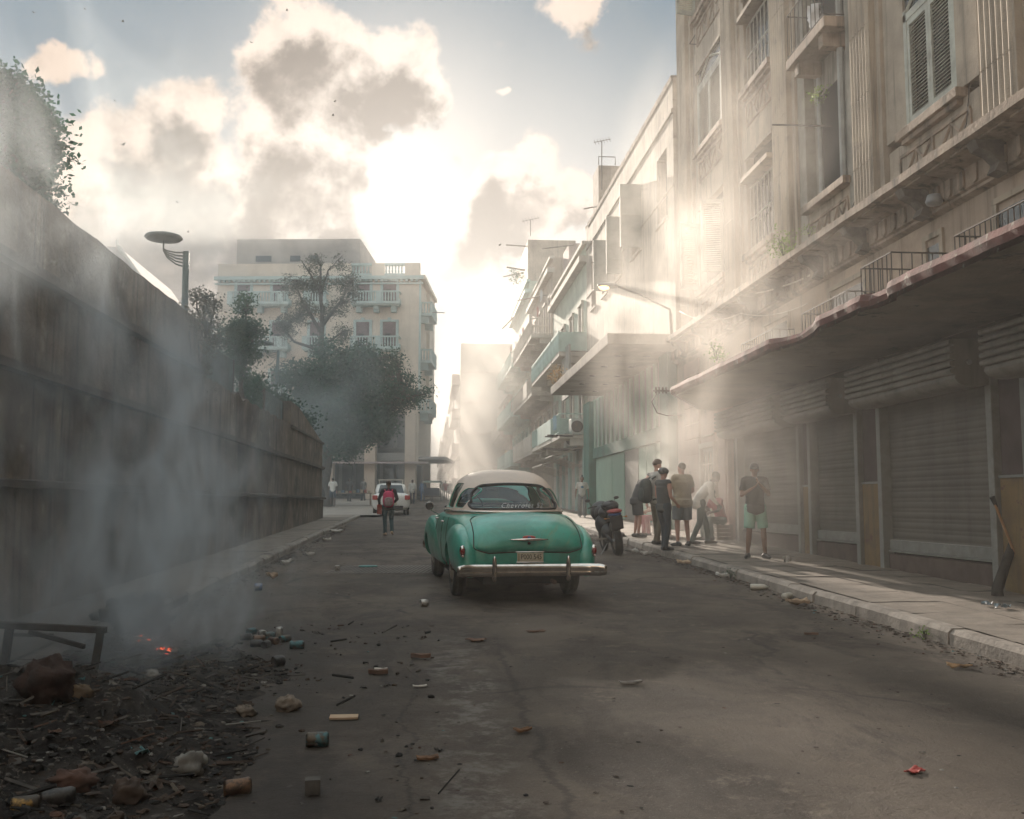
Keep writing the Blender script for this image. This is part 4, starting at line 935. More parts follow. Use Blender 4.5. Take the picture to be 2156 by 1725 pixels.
# lower building glimpsed behind the dark wall, far left
lh = thing('low_house', (-19, 62, gz(0, 62)), 'pale stepped gable rising behind the dark wall left of the street lamp', 'building')
b = MB(); a = D(215, 518, 60); c = D(250, 520, 60); d = D(300, 590, 60); e = D(330, 640, 60)
b.prism([(a.x-8, 60, 0), (a.x-8, 60, a.z), (c.x, 60, c.z), (d.x, 60, d.z), (e.x+3, 60, e.z-1.5), (e.x+3, 60, 0)], (0, 12, 0)); b.build('wall', M_C3, lh)
b = MB(); b.tube([(c.x, 59.9, c.z), (d.x, 59.9, d.z), (e.x+3, 59.9, e.z-1.5)], .12, 4); b.cyl((c.x-.1, 60, c.z), (c.x-.1, 60, c.z+.5), .06, n=4); b.build('coping', M_TRIM, lh)
# ================================================================ trees
M_BARK = mat('bark', (.075, .065, .055), .95, .4, 6, bump=.02, bs=20)
def leafmat(name, c1, c2):
    m, t, b, out = newmat(name); oi = t.nodes.new('ShaderNodeTexCoord').outputs['Object']
    base = _mix(t, _ramp(t, _noise(t, oi, 1.1, 5), .35, .65), c1, c2); t.links.new(base, b.inputs['Base Color']); b.inputs['Roughness'].default_value = .65
    tr = t.nodes.new('ShaderNodeBsdfTranslucent'); t.links.new(base, tr.inputs['Color']); mx = t.nodes.new('ShaderNodeMixShader'); mx.inputs[0].default_value = .3
    t.links.new(b.outputs[0], mx.inputs[1]); t.links.new(tr.outputs[0], mx.inputs[2]); t.links.new(mx.outputs[0], out.inputs[0]); return m
M_LF = leafmat('leaf_dark', (.014, .055, .040), (.035, .105, .065)); M_LF2 = leafmat('leaf_mid', (.025, .075, .045), (.06, .13, .07)); M_LF3 = leafmat('leaf_grey', (.05, .065, .045), (.09, .10, .07))
def leafcloud(rnd, cs, n, size, fill=.55):
    """leaf-sized faces gathered in sprays inside ellipsoids cs = (centre, radii)"""
    v = []; f = []; wts = [r[0]*r[1]*r[2] for c, r in cs]; tot = sum(wts)
    for (c, r), w in zip(cs, wts):
        k = max(4, int(n*w/tot/9))
        for _ in range(k):
            while True:
                p = Vector((rnd.uniform(-1, 1), rnd.uniform(-1, 1), rnd.uniform(-1, 1)))
                if p.length < 1: break
            if p.length > 0: p = p.normalized()*(p.length**(fill))
            q = Vector((c[0]+p.x*r[0], c[1]+p.y*r[1], c[2]+p.z*r[2]))
            for _ in range(9):
                o = q+Vector((rnd.gauss(0, 1), rnd.gauss(0, 1), rnd.gauss(0, .7)))*size*1.5
                a = Vector((rnd.gauss(0, 1), rnd.gauss(0, 1), rnd.gauss(0, .8))).normalized(); bb = a.cross(Vector((rnd.gauss(0, 1), rnd.gauss(0, 1), rnd.gauss(0, 1)))).normalized()
                s = size*rnd.uniform(.6, 1.25); i = len(v)
                v += [tuple(o-a*s*.5), tuple(o+bb*s*.28), tuple(o+a*s*.5), tuple(o-bb*s*.28)]; f.append((i, i+1, i+2, i+3))
    return v, f
def tree(name, label, base, limbs, crown, nleaf, size, ml, seed, group=None, trunk_r=.2, fill=.55, cat='tree'):
    rnd = random.Random(seed); t = thing(name, base, label, cat, group); b = MB()
    if len(crown) > 5:                          # break every clump into ragged smaller boughs
        more = []
        for (c, r) in crown:
            more.append((c, tuple(q*.74 for q in r)))
            for _ in range(5):
                d = Vector((rnd.gauss(0, 1), rnd.gauss(0, 1), rnd.gauss(0, .8))).normalized(); u = rnd.uniform(.55, 1.08); k = rnd.uniform(.22, .46)
                more.append(((c[0]+d.x*r[0]*u, c[1]+d.y*r[1]*u, c[2]+d.z*r[2]*u), (r[0]*k*1.3, r[1]*k*1.3, r[2]*k)))
        crown = more
    for pts, r0 in limbs:
        pts = [Vector(p) for p in pts]; fine = []
        for i in range(len(pts)-1):
            for k in range(4):
                u = k/4; p = pts[i].lerp(pts[i+1], u); fine.append(p+Vector((rnd.gauss(0, 1), rnd.gauss(0, 1), 0))*r0*.25*(0 if i+k == 0 else 1))
        fine.append(pts[-1]); n = len(fine); b.tube(fine, [r0*(1-.82*i/(n-1)) for i in range(n)], 7)
    for (c, r) in crown:                        # twigs inside each clump
        for _ in range(2 if len(crown) > 30 else 5):
            e = Vector(c)+Vector((rnd.uniform(-1, 1)*r[0], rnd.uniform(-1, 1)*r[1], rnd.uniform(-.6, 1)*r[2]))*.85; near = min((Vector(p) for l, _ in limbs for p in l), key=lambda p: (p-Vector(c)).length)
            m = near.lerp(e, .5)+Vector((0, 0, rnd.uniform(-.2, .2)*r[2])); b.tube([near, m, e], [trunk_r*.18, trunk_r*.1, trunk_r*.03], 4)
    b.build('trunk', M_BARK, t, smooth=True)
    v, f = leafcloud(rnd, crown, nleaf, size, fill); m = MB(); m.v = v; m.f = f; m.m = [0]*len(f); off = absloc(t)
    me = bpy.data.meshes.new('crown'); me.from_pydata([(p[0]-off.x, p[1]-off.y, p[2]-off.z) for p in v], [], f); me.materials.append(ml)
    o = bpy.data.objects.new('crown', me); COL.objects.link(o); o.parent = t
    return t
def P(px, py, Y): return tuple(D(px, py, Y))
def cl(px, py, rpx, Y, ry=None, rz=None):
    s = F/Y; r = rpx/s; return (P(px, py, Y), (r, r*(ry or 1), (rz or rpx)/s))
# broad dark tree in front of the corner building
Y = 60; base = (P(690, 1060, Y)[0], Y, gz(0, Y))
tree('broad_tree', 'broad dense dark green tree in front of the cream corner building', base,
     [([base, P(690, 960, Y), P(700, 880, Y)], .30), ([P(690, 960, Y), P(640, 900, Y), P(620, 830, Y)], .2), ([P(695, 900, Y), P(780, 860, Y), P(850, 840, Y)], .2), ([P(692, 930, Y), P(730, 850, Y), P(740, 760, Y)], .2)],
     [cl(640, 800, 52, Y), cl(700, 780, 62, Y), cl(760, 770, 58, Y), cl(620, 860, 38, Y), cl(700, 860, 85, Y), cl(790, 830, 62, Y), cl(850, 830, 40, Y, rz=22), cl(890, 826, 20, Y, rz=9), cl(770, 890, 60, Y), cl(700, 930, 48, Y), cl(825, 780, 22, Y), cl(830, 748, 14, Y), cl(740, 935, 48, Y, rz=30), cl(790, 910, 45, Y, rz=26), cl(640, 930, 30, Y), cl(860, 800, 24, Y, rz=12)],
     52000, .20, M_LF, 4, trunk_r=.3)
Y = 66; base = (P(675, 1060, Y)[0], Y, gz(0, Y))
tree('sparse_tree', 'tall thin tree with sparse small leaves rising above the broad dark tree', base,
     [([base, P(678, 800, Y), P(676, 680, Y), P(675, 560, Y)], .34), ([P(676, 700, Y), P(640, 640, Y), P(620, 590, Y)], .14), ([P(676, 690, Y), P(715, 640, Y), P(740, 590, Y)], .14), ([P(678, 740, Y), P(620, 720, Y), P(595, 690, Y)], .13), ([P(678, 730, Y), P(720, 700, Y), P(745, 690, Y)], .1), ([P(676, 620, Y), P(650, 570, Y), P(630, 545, Y)], .09), ([P(676, 620, Y), P(690, 570, Y), P(712, 548, Y)], .09)],
     [cl(620, 600, 32, Y), cl(675, 600, 26, Y), cl(730, 600, 28, Y), cl(660, 560, 26, Y), cl(712, 560, 20, Y), cl(600, 680, 30, Y, rz=22), cl(640, 650, 30, Y), cl(715, 650, 26, Y), cl(740, 630, 18, Y), cl(680, 660, 22, Y), cl(720, 700, 24, Y), cl(610, 700, 20, Y), cl(676, 740, 20, Y)],
     12500, .13, M_LF3, 8, trunk_r=.2, fill=.8)
Y = 34; base = (P(505, 1000, Y)[0]-.3, Y, gz(0, Y))
tree('leafy_tree', 'mid green tree with ragged crown just behind the corrugated fence', base,
     [([base, P(508, 840, Y), P(512, 740, Y), P(518, 660, Y)], .12), ([P(510, 770, Y), P(530, 720, Y), P(545, 700, Y)], .07), ([P(510, 790, Y), P(490, 720, Y), P(485, 690, Y)], .07)],
     [cl(508, 700, 26, Y), cl(525, 690, 20, Y), cl(498, 735, 26, Y), cl(525, 745, 20, Y), cl(515, 650, 14, Y), cl(520, 630, 9, Y), cl(500, 775, 26, Y), cl(540, 705, 12, Y), cl(480, 700, 14, Y)],
     7000, .12, M_LF2, 12, trunk_r=.1, fill=.7)
Y = 26; base = (P(432, 1000, Y)[0]-.3, Y, gz(0, Y))
tree('young_tree', 'thin young tree with pale airy leaves behind the top of the dark wall', base,
     [([base, P(440, 760, Y), P(432, 690, Y), P(430, 630, Y)], .07), ([P(436, 700, Y), P(415, 650, Y), P(412, 620, Y)], .04), ([P(436, 700, Y), P(450, 660, Y), P(455, 630, Y)], .04)],
     [cl(430, 625, 14, Y), cl(414, 625, 10, Y), cl(432, 655, 16, Y), cl(447, 640, 10, Y), cl(440, 690, 16, Y), cl(425, 680, 12, Y), cl(455, 720, 14, Y)],
     1500, .085, M_LF3, 15, trunk_r=.05, fill=.9)
Y = 38; base = (P(560, 1000, Y)[0], Y, gz(0, Y))
tree('bushy_tree', 'low bushy dark tree filling the gap between the fence sheets', base,
     [([base, P(555, 880, Y), P(552, 820, Y)], .12)],
     [cl(540, 830, 30, Y), cl(575, 850, 32, Y), cl(535, 800, 18, Y), cl(600, 880, 30, Y), cl(560, 880, 30, Y), cl(530, 860, 22, Y), cl(640, 900, 24, Y)],
     7000, .15, M_LF, 17, trunk_r=.1, fill=.7)
Y = 12.5; xl = P(40, 300, Y)[0]; base = (xl-1.6, Y+1, gz(0, Y))
tree('large_tree', 'large dark tree towering over the wall at the left edge', base,
     [([base, (xl-1.5, Y+1, 5), (xl-.8, Y+.5, 7.5)], .3), ([(xl-1.5, Y+1, 4.5), (xl-1.0, Y, 5.6), (xl-.4, Y, 6.2)], .14)],
     [cl(10, 230, 75, Y, 1.2), cl(60, 250, 45, Y), cl(85, 300, 38, Y), cl(30, 320, 70, Y), cl(60, 390, 48, Y), cl(100, 300, 22, Y), cl(-60, 280, 130, Y), cl(90, 420, 26, Y), cl(20, 430, 60, Y), cl(45, 190, 30, Y)],
     30000, .085, M_LF, 21, trunk_r=.2, fill=.6)
# creeping plants hanging over the wall end
Y = 17.5
tree('hanging_creeper', 'dry creeper spilling over the wall beside the corrugated fence', (-4.3, 17.6, 4.8),
     [([(-4.35, 17.8, 4.85), (-4.2, 17.5, 4.5), (-4.12, 17.5, 3.9)], .02), ([(-4.35, 18.3, 4.85), (-4.2, 18.2, 4.4), (-4.12, 18.3, 3.5)], .02)],
     [((-4.25, 17.8, 4.75), (.2, .7, .22)), ((-4.12, 18.2, 4.2), (.08, .35, .5)), ((-4.35, 18.9, 4.3), (.2, .5, .5)), ((-4.1, 18.6, 3.8), (.06, .2, .5))], 1500, .06, leafmat('leaf_dry', (.06, .055, .03), (.11, .10, .05)), 23, trunk_r=.03, cat='plant')
def weed(name, label, at, r, n, size, ml, seed, group=None):
    x, y, z = at; rnd = random.Random(seed)
    limbs = [([at, (x+rnd.uniform(-.4, .4)*r, y+rnd.uniform(-.4, .4)*r, z+r*.8), (x+rnd.uniform(-.8, .8)*r, y+rnd.uniform(-.8, .8)*r, z+r*1.5)], .012) for _ in range(4)]
    tree(name, label, at, limbs, [((x, y, z+r*.7), (r*.8, r, r*.7)), ((x-.1*r, y+.3*r, z+r*1.3), (r*.5, r*.5, r*.5))], n, size, ml, seed, group, trunk_r=.015, fill=.8, cat='plant')
M_LY = leafmat('leaf_bright', (.12, .20, .05), (.22, .30, .08))
weed('cornice_weed', 'bright green weed growing on the cornice between the fluted pilasters', (XA-.5, 18.4, zc(4.72)), .33, 400, .05, M_LY, 31)
weed('canopy_weed', 'spindly green weed on the far end of the red edged canopy', (5.6, 19.0, zc(2.8)), .22, 200, .05, M_LY, 32)
weed('balcony_plant', 'small potted green plant in the gutted upper doorway', (XA-.05, 17.6, zc(7.55)), .16, 160, .05, M_LY, 33)
weed('panel_weed', 'small weed sprouting from the lattice panel under the gutted bay', (XA-.08, 18.2, zc(5.1)), .15, 120, .045, M_LY, 34)
weed('kerb_weed', 'tuft of green weed in the gutter at the near right kerb', (4.79, 9.45, gz(0, 9.4)), .05, 60, .03, M_LY, 35, 'weeds along the right kerb')
weed('kerb_weed', 'low weed patch by the kerb near the plastic bottle', (4.76, 15.6, gz(0, 15.6)), .07, 80, .03, M_LF2, 36, 'weeds along the right kerb')
weed('dry_weed', 'dry orange scrub on the outer corner of the concrete marquee', (5.2, 40.4, zc(4.95)), .4, 300, .08, leafmat('leaf_straw', (.28, .17, .07), (.40, .27, .12)), 37)
weed('balcony_shrub', 'leafy shrub on the highest balcony below the rooftop block', (6.4, 74, zc(16.6)), .7, 400, .12, M_LF2, 38)
# ================================================================ street lamps, aerials, wires
M_LAMP = mat('lamp_green_metal', (.09, .12, .115), .5, .2, 4)
def disclamp(px, pyb, pyt, Y, label, sc=1.0):
    t = thing('street_lamp', (D(px, 700, Y).x, Y, gz(0, Y)), label, 'street lamp', 'tall lamps with a disc head'); x = D(px, 700, Y).x; zt = D(px, pyt, Y).z; x2 = D(px+4, pyt, Y).x
    b = MB(); b.tube([(x, Y, gz(0, Y)), (x+.0, Y, (zt+gz(0, Y))/2), (x2, Y, zt)], [.075, .07, .062], 10); b.build('post', M_LAMP, t, smooth=True)
    hx = x-.46*sc; b = MB()
    for i in range(5):
        o = i*.075; b.tube([(x, Y, zt-.02-o), (x-.2*sc, Y, zt-.02-o*.8), (x-.38*sc, Y, zt+.01-o*.45), (hx, Y, zt+.05-o*.1), (hx, Y, zt+.22)], .017, 5)
    b.build('bracket_arm', M_LAMP, t)
    b = MB(); b.lathe([(0, .10), (.18, .09), (.34, .045), (.37, .0), (.33, -.035), (.12, -.06), (0, -.06)], Matrix.Translation((hx, Y, zt+.27)), n=28); b.build('lamp_head', M_LAMP, t, smooth=True)
disclamp(388, 680, 530, 20, 'grey disc headed street lamp standing behind the dark wall')
disclamp(582, 890, 738, 40, 'further disc headed street lamp in front of the leafy trees')
# cobra lamp on the cream building
cl_ = thing('wall_lamp', (XA-.5, 27.6, zc(4.7)), 'lit sodium street lamp on a long arm over the marquee', 'street lamp')
h = D(1262, 600, 26.5); e = D(1300, 603, 26.8); k = D(1410, 652, 27.9)
b = MB(); b.tube([(XA-.3, 28.2, k.z-.9), (XA-.35, 28.15, k.z-.1), k, D(1350, 622, 27.2), e], [.05, .05, .032, .03, .032], 8); b.build('arm', M_IRON, cl_, smooth=True)
hd = (Vector(h)-Vector(e)).normalized(); rot = hd.to_track_quat('X', 'Z').to_matrix().to_4x4()
b = MB(); b.ell(Vector(e)+hd*.33, (.36, .13, .085), 18, 10, rot); b.build('lamp_housing', mat('lamp_grey', (.22, .23, .24), .5, .15, 4), cl_, smooth=True)
b = MB(); b.ell(Vector(e)+hd*.47-Vector((0, 0, .055)), (.17, .11, .085), 16, 8, rot); b.build('lamp_glass', emat('lamp_glow', (1.0, .55, .2), 1.3), cl_, smooth=True)
def wire(label, pts, r=.012, col=None, name='cable'):
    p = [Vector(q) for q in pts]; fine = []
    for i in range(len(p)-1):
        for k2 in range(8):
            u = k2/8; fine.append(p[i].lerp(p[i+1], u)-Vector((0, 0, 1))*4*u*(1-u)*(p[i]-p[i+1]).length*.035)
    fine.append(p[-1]); b = MB(); b.tube(fine, r, 5); o = b.build(name, col or mat('cable_pale', (.55, .50, .44), .6, .1, 3), smooth=True)
    return tag(o, label, 'cable')
wire('thick pale cable sagging in a long curve below the cornice', [D(1545, 612, 22), D(1640, 605, 19.5), D(1790, 520, 16.4), D(1880, 440, 14.6)], .017)
wire('thin wire running along the facade under the cornice near the lamp', [D(1430, 655, 27.5), D(1560, 660, 21.5), D(1700, 640, 18)], .009)
wire('tangle of black wire hanging down the right hand pilaster', [D(2110, 0, 12.0), D(2045, 110, 12.6), D(2035, 260, 12.7), D(2010, 330, 13), D(1920, 400, 13.8)], .008, M_IRON)
wire('thin black cable dropping down between the fluted pilasters', [D(1830, 0, 15.8), D(1845, 300, 15.6), D(1780, 470, 16.2)], .007, M_IRON)
wire('distant wire crossing the bright gap at the end of the street', [(-1.0, 96, zc(4.2)), (3.0, 100, zc(4.3))], .03, M_IRON)
wire('long thin wire crossing the sky gap to the slab building', [D(1135, 851, 70), D(1250, 851, 60)], .012, M_IRON)
# loose washing line frame and poles from the upper windows
pl = thing('clothes_rack', (XA-.5, 27, zc(11)), 'thin metal clothes rack jutting from the top left window', 'clothes rack')
b = MB(); q = [D(1452, 93, 26.5), D(1490, 31, 26.2), D(1598, 32, 24.6), D(1560, 97, 25.2)]; b.tube([*q, q[0]], .014, 5); b.tube([D(1545, 90, 25.4), D(1570, 40, 25.1)], .012, 5); b.build('rods', M_IRON, pl)
po = MB(); po.cyl(D(1626, 263, 18.6), D(1755, 266, 17.6), .018, n=6); tag(po.build('pole', M_IRON), 'thin metal pole sticking out of the gutted upper bay', 'pole')
for (a, c, lb, r) in (((1230, 440, 49), (1268, 433, 46), 'short pipe poking from the roof edge near the aerial', .05), ((1142, 524, 58), (1208, 516, 52), 'long pole jutting left from the roof edge above the washing', .06), ((1066, 516, 76), (1110, 519, 75), 'pole with a hanging bulb at the left of the roofline', .08), ((1068, 563, 77), (1104, 569, 75), 'stubby pole pointing left below the rooftop plant', .11), ((1060, 583, 77), (1102, 574, 75), 'slanting thin pole over the street, below the stubby one', .07), ((1090, 633, 66), (1150, 622, 62), 'pole sticking out above the hazy balconies', .06), ((1058, 692, 78), (1082, 668, 76), 'slanted strut under the hazy upper balcony', .1)):
    b = MB(); b.cyl(D(*a), D(*c), r*.7, n=6); tag(b.build('pole', M_CONC), lb, 'pole')
def aerial(px, pyb, pyt, Y, label, tilt=0):
    t = thing('tv_aerial', D(px, pyb, Y), label, 'aerial', 'rooftop aerials'); a = D(px, pyb, Y); c = D(px, pyt, Y); s = 1/(F/Y)
    b = MB(); b.cyl(a, c, .025, n=5); b.build('mast', M_IRON, t); b = MB(); b.cyl((c.x-18*s, c.y, c.z-3*s), (c.x+20*s, c.y, c.z+6*s), .015, n=4)
    for k in range(6): x = c.x-15*s+k*6.4*s; z = c.z-2.5*s+k*1.6*s; b.cyl((x-3*s, c.y-5*s, z+4*s), (x+3*s, c.y+5*s, z-4*s), .010, n=4)
    b.build('antenna_rods', M_IRON, t)
aerial(1267, 400, 298, 46, 'tall rooftop aerial on the cream marquee building'); aerial(1117, 497, 464, 74, 'small faint aerial on the rooftop block')
tk = thing('roof_tank', (XA+.6, 46.2, zc(13)), 'boxy water tank with railing beside the tall aerial', 'water tank'); a = D(1256, 415, 47); c = D(1290, 358, 47)
b = MB(); b.box(a.x, c.x+.5, 46.4, 48, a.z-1, c.z); b.build('tank', M_CONC, tk); b = MB(); b.tube([(a.x, 46.3, c.z), (a.x, 46.3, c.z+.4), (c.x, 46.3, c.z+.4), (c.x, 46.3, c.z)], .025, 4); b.build('rail', M_IRON, tk)
# ================================================================ THE OLD CAR (local frame: x right, y forward, origin on the ground under the rear axle)
def paintmat():
    m, t, b, out = newmat('turquoise_paint'); co = t.nodes.new('ShaderNodeTexCoord').outputs['Object']
    base = _mix(t, _ramp(t, _noise(t, co, 2.2, 6, .6, .6), .35, .68), (.016, .25, .18), (.035, .37, .28))
    base = _mix(t, _mul(t, _ramp(t, _noise(t, co, 1.3, 8, .7, 1.0), .55, .70), .55), base, (.16, .27, .15))
    base = _mix(t, _mul(t, _ramp(t, _noise(t, co, 14, 6, .7), .62, .72), .5), base, (.05, .12, .09))
    t.links.new(base, b.inputs['Base Color']); b.inputs['Roughness'].default_value = .38; b.inputs['Specular IOR Level'].default_value = .5
    rr = t.nodes.new('ShaderNodeMapRange'); t.links.new(_noise(t, co, 6, 6), rr.inputs[0]); rr.inputs[3].default_value = .26; rr.inputs[4].default_value = .5; t.links.new(rr.outputs[0], b.inputs['Roughness'])
    b.inputs['Coat Weight'].default_value = .6; b.inputs['Coat Roughness'].default_value = .12
    bp = t.nodes.new('ShaderNodeBump'); bp.inputs['Distance'].default_value = .004; bp.inputs['Strength'].default_value = .6; t.links.new(_noise(t, co, 4.5, 4), bp.inputs['Height']); t.links.new(bp.outputs[0], b.inputs['Normal']); return m
M_TURQ = paintmat()
M_ROOF = mat('cream_roof_paint', (.56, .46, .38), .5, .06, 2.5, dirt=(.38, .30, .24), dirt_amt=.35, ds=1.6, coat=.15)
M_CHR = mat('chrome', (.62, .58, .53), .13, .15, 8, dirt=(.25, .19, .14), dirt_amt=.6, ds=5, metal=1.0)
M_RUB = mat('black_rubber', (.016, .016, .017), .6, .2, 8); M_TYRE = mat('tyre', (.022, .021, .020), .85, .3, 10, dirt=(.07, .06, .05), dirt_amt=.5, ds=6, bump=.004, bs=60)
M_CARIN = mat('car_interior', (.035, .032, .03), .8, .3, 4); M_SEAT = mat('seat_vinyl', (.10, .085, .07), .6, .3, 4)
M_UNDER = mat('underbody', (.012, .012, .012), .9, .3, 6)
def glassmat(name, col, alpha):
    m, t, b, out = newmat(name); t.nodes.remove(b); gl = t.nodes.new('ShaderNodeBsdfGlossy'); gl.inputs['Roughness'].default_value = .06; gl.inputs['Color'].default_value = (.9, .95, .95, 1)
    tr = t.nodes.new('ShaderNodeBsdfTransparent'); tr.inputs['Color'].default_value = (*col, 1); fr = t.nodes.new('ShaderNodeFresnel'); fr.inputs['IOR'].default_value = 1.45
    mx = t.nodes.new('ShaderNodeMixShader'); t.links.new(fr.outputs[0], mx.inputs[0]); t.links.new(tr.outputs[0], mx.inputs[1]); t.links.new(gl.outputs[0], mx.inputs[2]); t.links.new(mx.outputs[0], out.inputs[0]); return m
M_PANE = glassmat('car_glass', (.93, .96, .95), 1)
cpos = G(1098, 1250); CARY = 13.55; s_ = D(1081, 1250, CARY); CARZ = R(5.0)
car = thing('classic_car', (s_.x, CARY, gz(0, CARY)), 'turquoise 1950s saloon with a cream roof seen from behind in mid street', 'car', rz=CARZ)
car.rotation_euler = (math.atan(GS), 0, CARZ)
def interp(tab, y):
    if y <= tab[0][0]: return tab[0][1:]
    for a, c in zip(tab, tab[1:]):
        if y <= c[0]:
            u = (y-a[0])/(c[0]-a[0]); u = u*u*(3-2*u) if False else u; return tuple(p+(q-p)*u for p, q in zip(a[1:], c[1:]))
    return tab[-1][1:]
# hull stations: y, zbot, w sill, w max, z max, w shoulder, z shoulder, z top, crown
HT = [(-1.10, .46, .60, .66, .56, .60, .66, .70), (-1.06, .40, .70, .76, .54, .70, .74, .82), (-.98, .36, .74, .80, .56, .72, .84, .93), (-.85, .33, .76, .81, .58, .72, .92, 1.01), (-.65, .32, .77, .82, .60, .71, .985, 1.065),
      (-.40, .31, .78, .83, .62, .72, 1.03, 1.105), (-.1, .30, .79, .84, .64, .75, 1.06, 1.13), (.4, .29, .80, .86, .66, .79, 1.07, 1.13), (.9, .28, .81, .875, .68, .80, 1.07, 1.13), (1.5, .28, .82, .885, .68, .80, 1.07, 1.13),
      (2.1, .28, .82, .89, .68, .78, 1.05, 1.13), (2.6, .28, .82, .90, .68, .74, 1.03, 1.11), (3.1, .30, .80, .91, .66, .62, 1.00, 1.09), (3.5, .34, .74, .86, .62, .52, .92, 1.02), (3.72, .40, .62, .72, .60, .42, .84, .92), (3.82, .46, .45, .5, .60, .34, .74, .80)]
def hull():
    b = MB(); ys = []
    for a, c in zip(HT, HT[1:]):
        n = 2 if c[0]-a[0] < .2 else 4; ys += [a[0]+(c[0]-a[0])*i/n for i in range(n)]
    ys.append(HT[-1][0]); rings = []
    for y in ys:
        zb, w0, wm, zm, wsd, zs, zt = interp(HT, y)
        half = [(0, zb), (w0*.6, zb), (w0, zb+.02), (wm*.985, zb+(zm-zb)*.45), (wm, zm), (wm*.985, zm+(zs-zm)*.4), (wsd+(wm-wsd)*.45, zm+(zs-zm)*.85), (wsd, zs), (wsd*.75, zs+(zt-zs)*.55), (wsd*.4, zs+(zt-zs)*.9), (0, zt)]
        ring = half+[(-x, z) for x, z in half[-2:0:-1]]; rings.append([(x, y, z) for x, z in ring])
    k = len(rings[0])
    for r in rings: b.v += r
    for i in range(len(rings)-1):
        for j in range(k): b.f.append((i*k+j, i*k+(j+1) % k, (i+1)*k+(j+1) % k, (i+1)*k+j)); b.m.append(0)
    b.f += [tuple(range(k)), tuple((len(rings)-1)*k+j for j in range(k))]; b.m += [0, 0]
    return b.build('body', M_TURQ, car, smooth=True, local=True, sub=1)
def fender(side, y0, y1, xo, wid, zbase, ztop, tail, name='rear_fender'):
    """a pontoon bulge: cross sections along y"""
    b = MB(); n = 22; rings = []
    for i in range(n+1):
        u = i/n; y = y0+(y1-y0)*u
        if tail == 'rear':        # steep at the back, tapering forward
            h = max(0, 1-(1-min(u/.42, 1))**2.2)**.5 if u < .42 else max(0, 1-((u-.42)/.58)**2.0)**.75
        else:                      # long pontoon flowing rearwards
            h = max(0, 1-((u-.72)/.28)**2.4)**.5 if u > .72 else max(0, 1-((.72-u)/.72)**2.4)**.62
        h = max(h, .02); k = 12; ring = []
        zt = zbase+(ztop-zbase)*(.35+.65*h); w = wid*(.25+.75*h)
        for j in range(k+1):
            a = math.pi*j/k; x = xo-wid*.9+(w+wid*.15)*max(0, math.sin(a))**.75*1.0+wid*.0; z = zbase+(zt-zbase)*(.5-.5*math.cos(a)) if j else zbase
            ring.append((side*x, y, z))
        ring.append((side*(xo-wid*1.6), y, zt-.03)); ring.append((side*(xo-wid*1.6), y, zbase))
        rings.append(ring)
    k = len(rings[0])
    for r in rings: b.v += r
    for i in range(n):
        for j in range(k): b.f.append((i*k+j, i*k+(j+1) % k, (i+1)*k+(j+1) % k, (i+1)*k+j)); b.m.append(0)
    b.f += [tuple(range(k)), tuple(n*k+j for j in range(k))]; b.m += [0, 0]
    return b.build(name, M_TURQ, car, smooth=True, local=True, sub=1)
def cut(o, cutter):
    m = o.modifiers.new('cut', 'BOOLEAN'); m.operation = 'DIFFERENCE'; m.object = cutter; m.solver = 'EXACT'; return o
body = hull()
fr_ = [fender(s, -1.16, .95, .885, .15, .33, .97, 'rear') for s in (-1, 1)]
ff_ = [fender(s, 1.25, 3.78, .905, .15, .30, .98, 'front', 'front_fender') for s in (-1, 1)]
cb_ = MB(); arch = lambda y: cb_.cyl((-1.2, y, .33), (1.2, y, .33), .40, n=40); 
cbs = []
for y, r in ((0, .405), (2.92, .40)):
    for s in (-1, 1):
        q = MB(); q.cyl((s*.56, y, .31), (s*1.3, y, .31), r, n=36); cbs.append(q.build('cutter', M_UNDER, car, local=True))
bpy.context.view_layer.update()
for o in [body]+fr_+ff_:
    for c_ in cbs: cut(o, c_)
bpy.context.view_layer.update()
for o in [body]+fr_+ff_: bake(o); o.data.polygons.foreach_set('use_smooth', [True]*len(o.data.polygons)); o.data.set_sharp_from_angle(angle=R(38))
for c_ in cbs: bpy.data.objects.remove(c_, do_unlink=True)
q = MB(); q.box(-.55, .55, -.95, 3.5, .24, .34); q.box(-.78, .78, .5, 2.4, .25, .33); q.cyl((-.7, 0, .33), (.7, 0, .33), .05, n=10); q.ell((0, 0, .33), (.15, .15, .15), 12, 8); q.build('underbody', M_UNDER, car, local=True)
q = MB(); q.cyl((.33, -1.12, .27), (.33, -.3, .27), .028, n=12); q.cyl((.33, -.62, .27), (.33, -.2, .27), .085, n=14); q.build('exhaust', mat('rusty_metal', (.10, .06, .045), .7, .4, 8, metal=.5), car, smooth=True, local=True)
# ---- greenhouse: stacked superellipse rings, cut for the windows
GT = [(1.06, -.42, 2.42, .80, 2.6), (1.11, -.36, 2.38, .79, 2.6), (1.18, -.25, 2.28, .77, 2.7), (1.27, -.11, 2.14, .745, 2.7), (1.36, .03, 2.02, .715, 2.7), (1.45, .17, 1.88, .675, 2.7), (1.53, .31, 1.76, .625, 2.6), (1.59, .44, 1.64, .56, 2.5), (1.64, .60, 1.50, .47, 2.4), (1.675, .78, 1.34, .33, 2.2), (1.695, .98, 1.22, .12, 2.0)]
def gh(z): return interp(GT, z)                        # y rear, y front, half width, exponent
def ghpt(z, a, off=0.0):
    yr, yf, w, e = gh(z); c, s = math.cos(a), math.sin(a); yc, l = (yr+yf)/2, (yf-yr)/2
    return (math.copysign(abs(c)**(2/e), c)*(w+off), yc+math.copysign(abs(s)**(2/e), s)*(l+off), z)
def ghy(x, z, off=0.0):                                # rear surface: y for a given x, z
    yr, yf, w, e = gh(z); yc, l = (yr+yf)/2, (yf-yr)/2; return yc-(l+off)*(max(0, 1-abs(x/(w+off))**e))**(1/e)
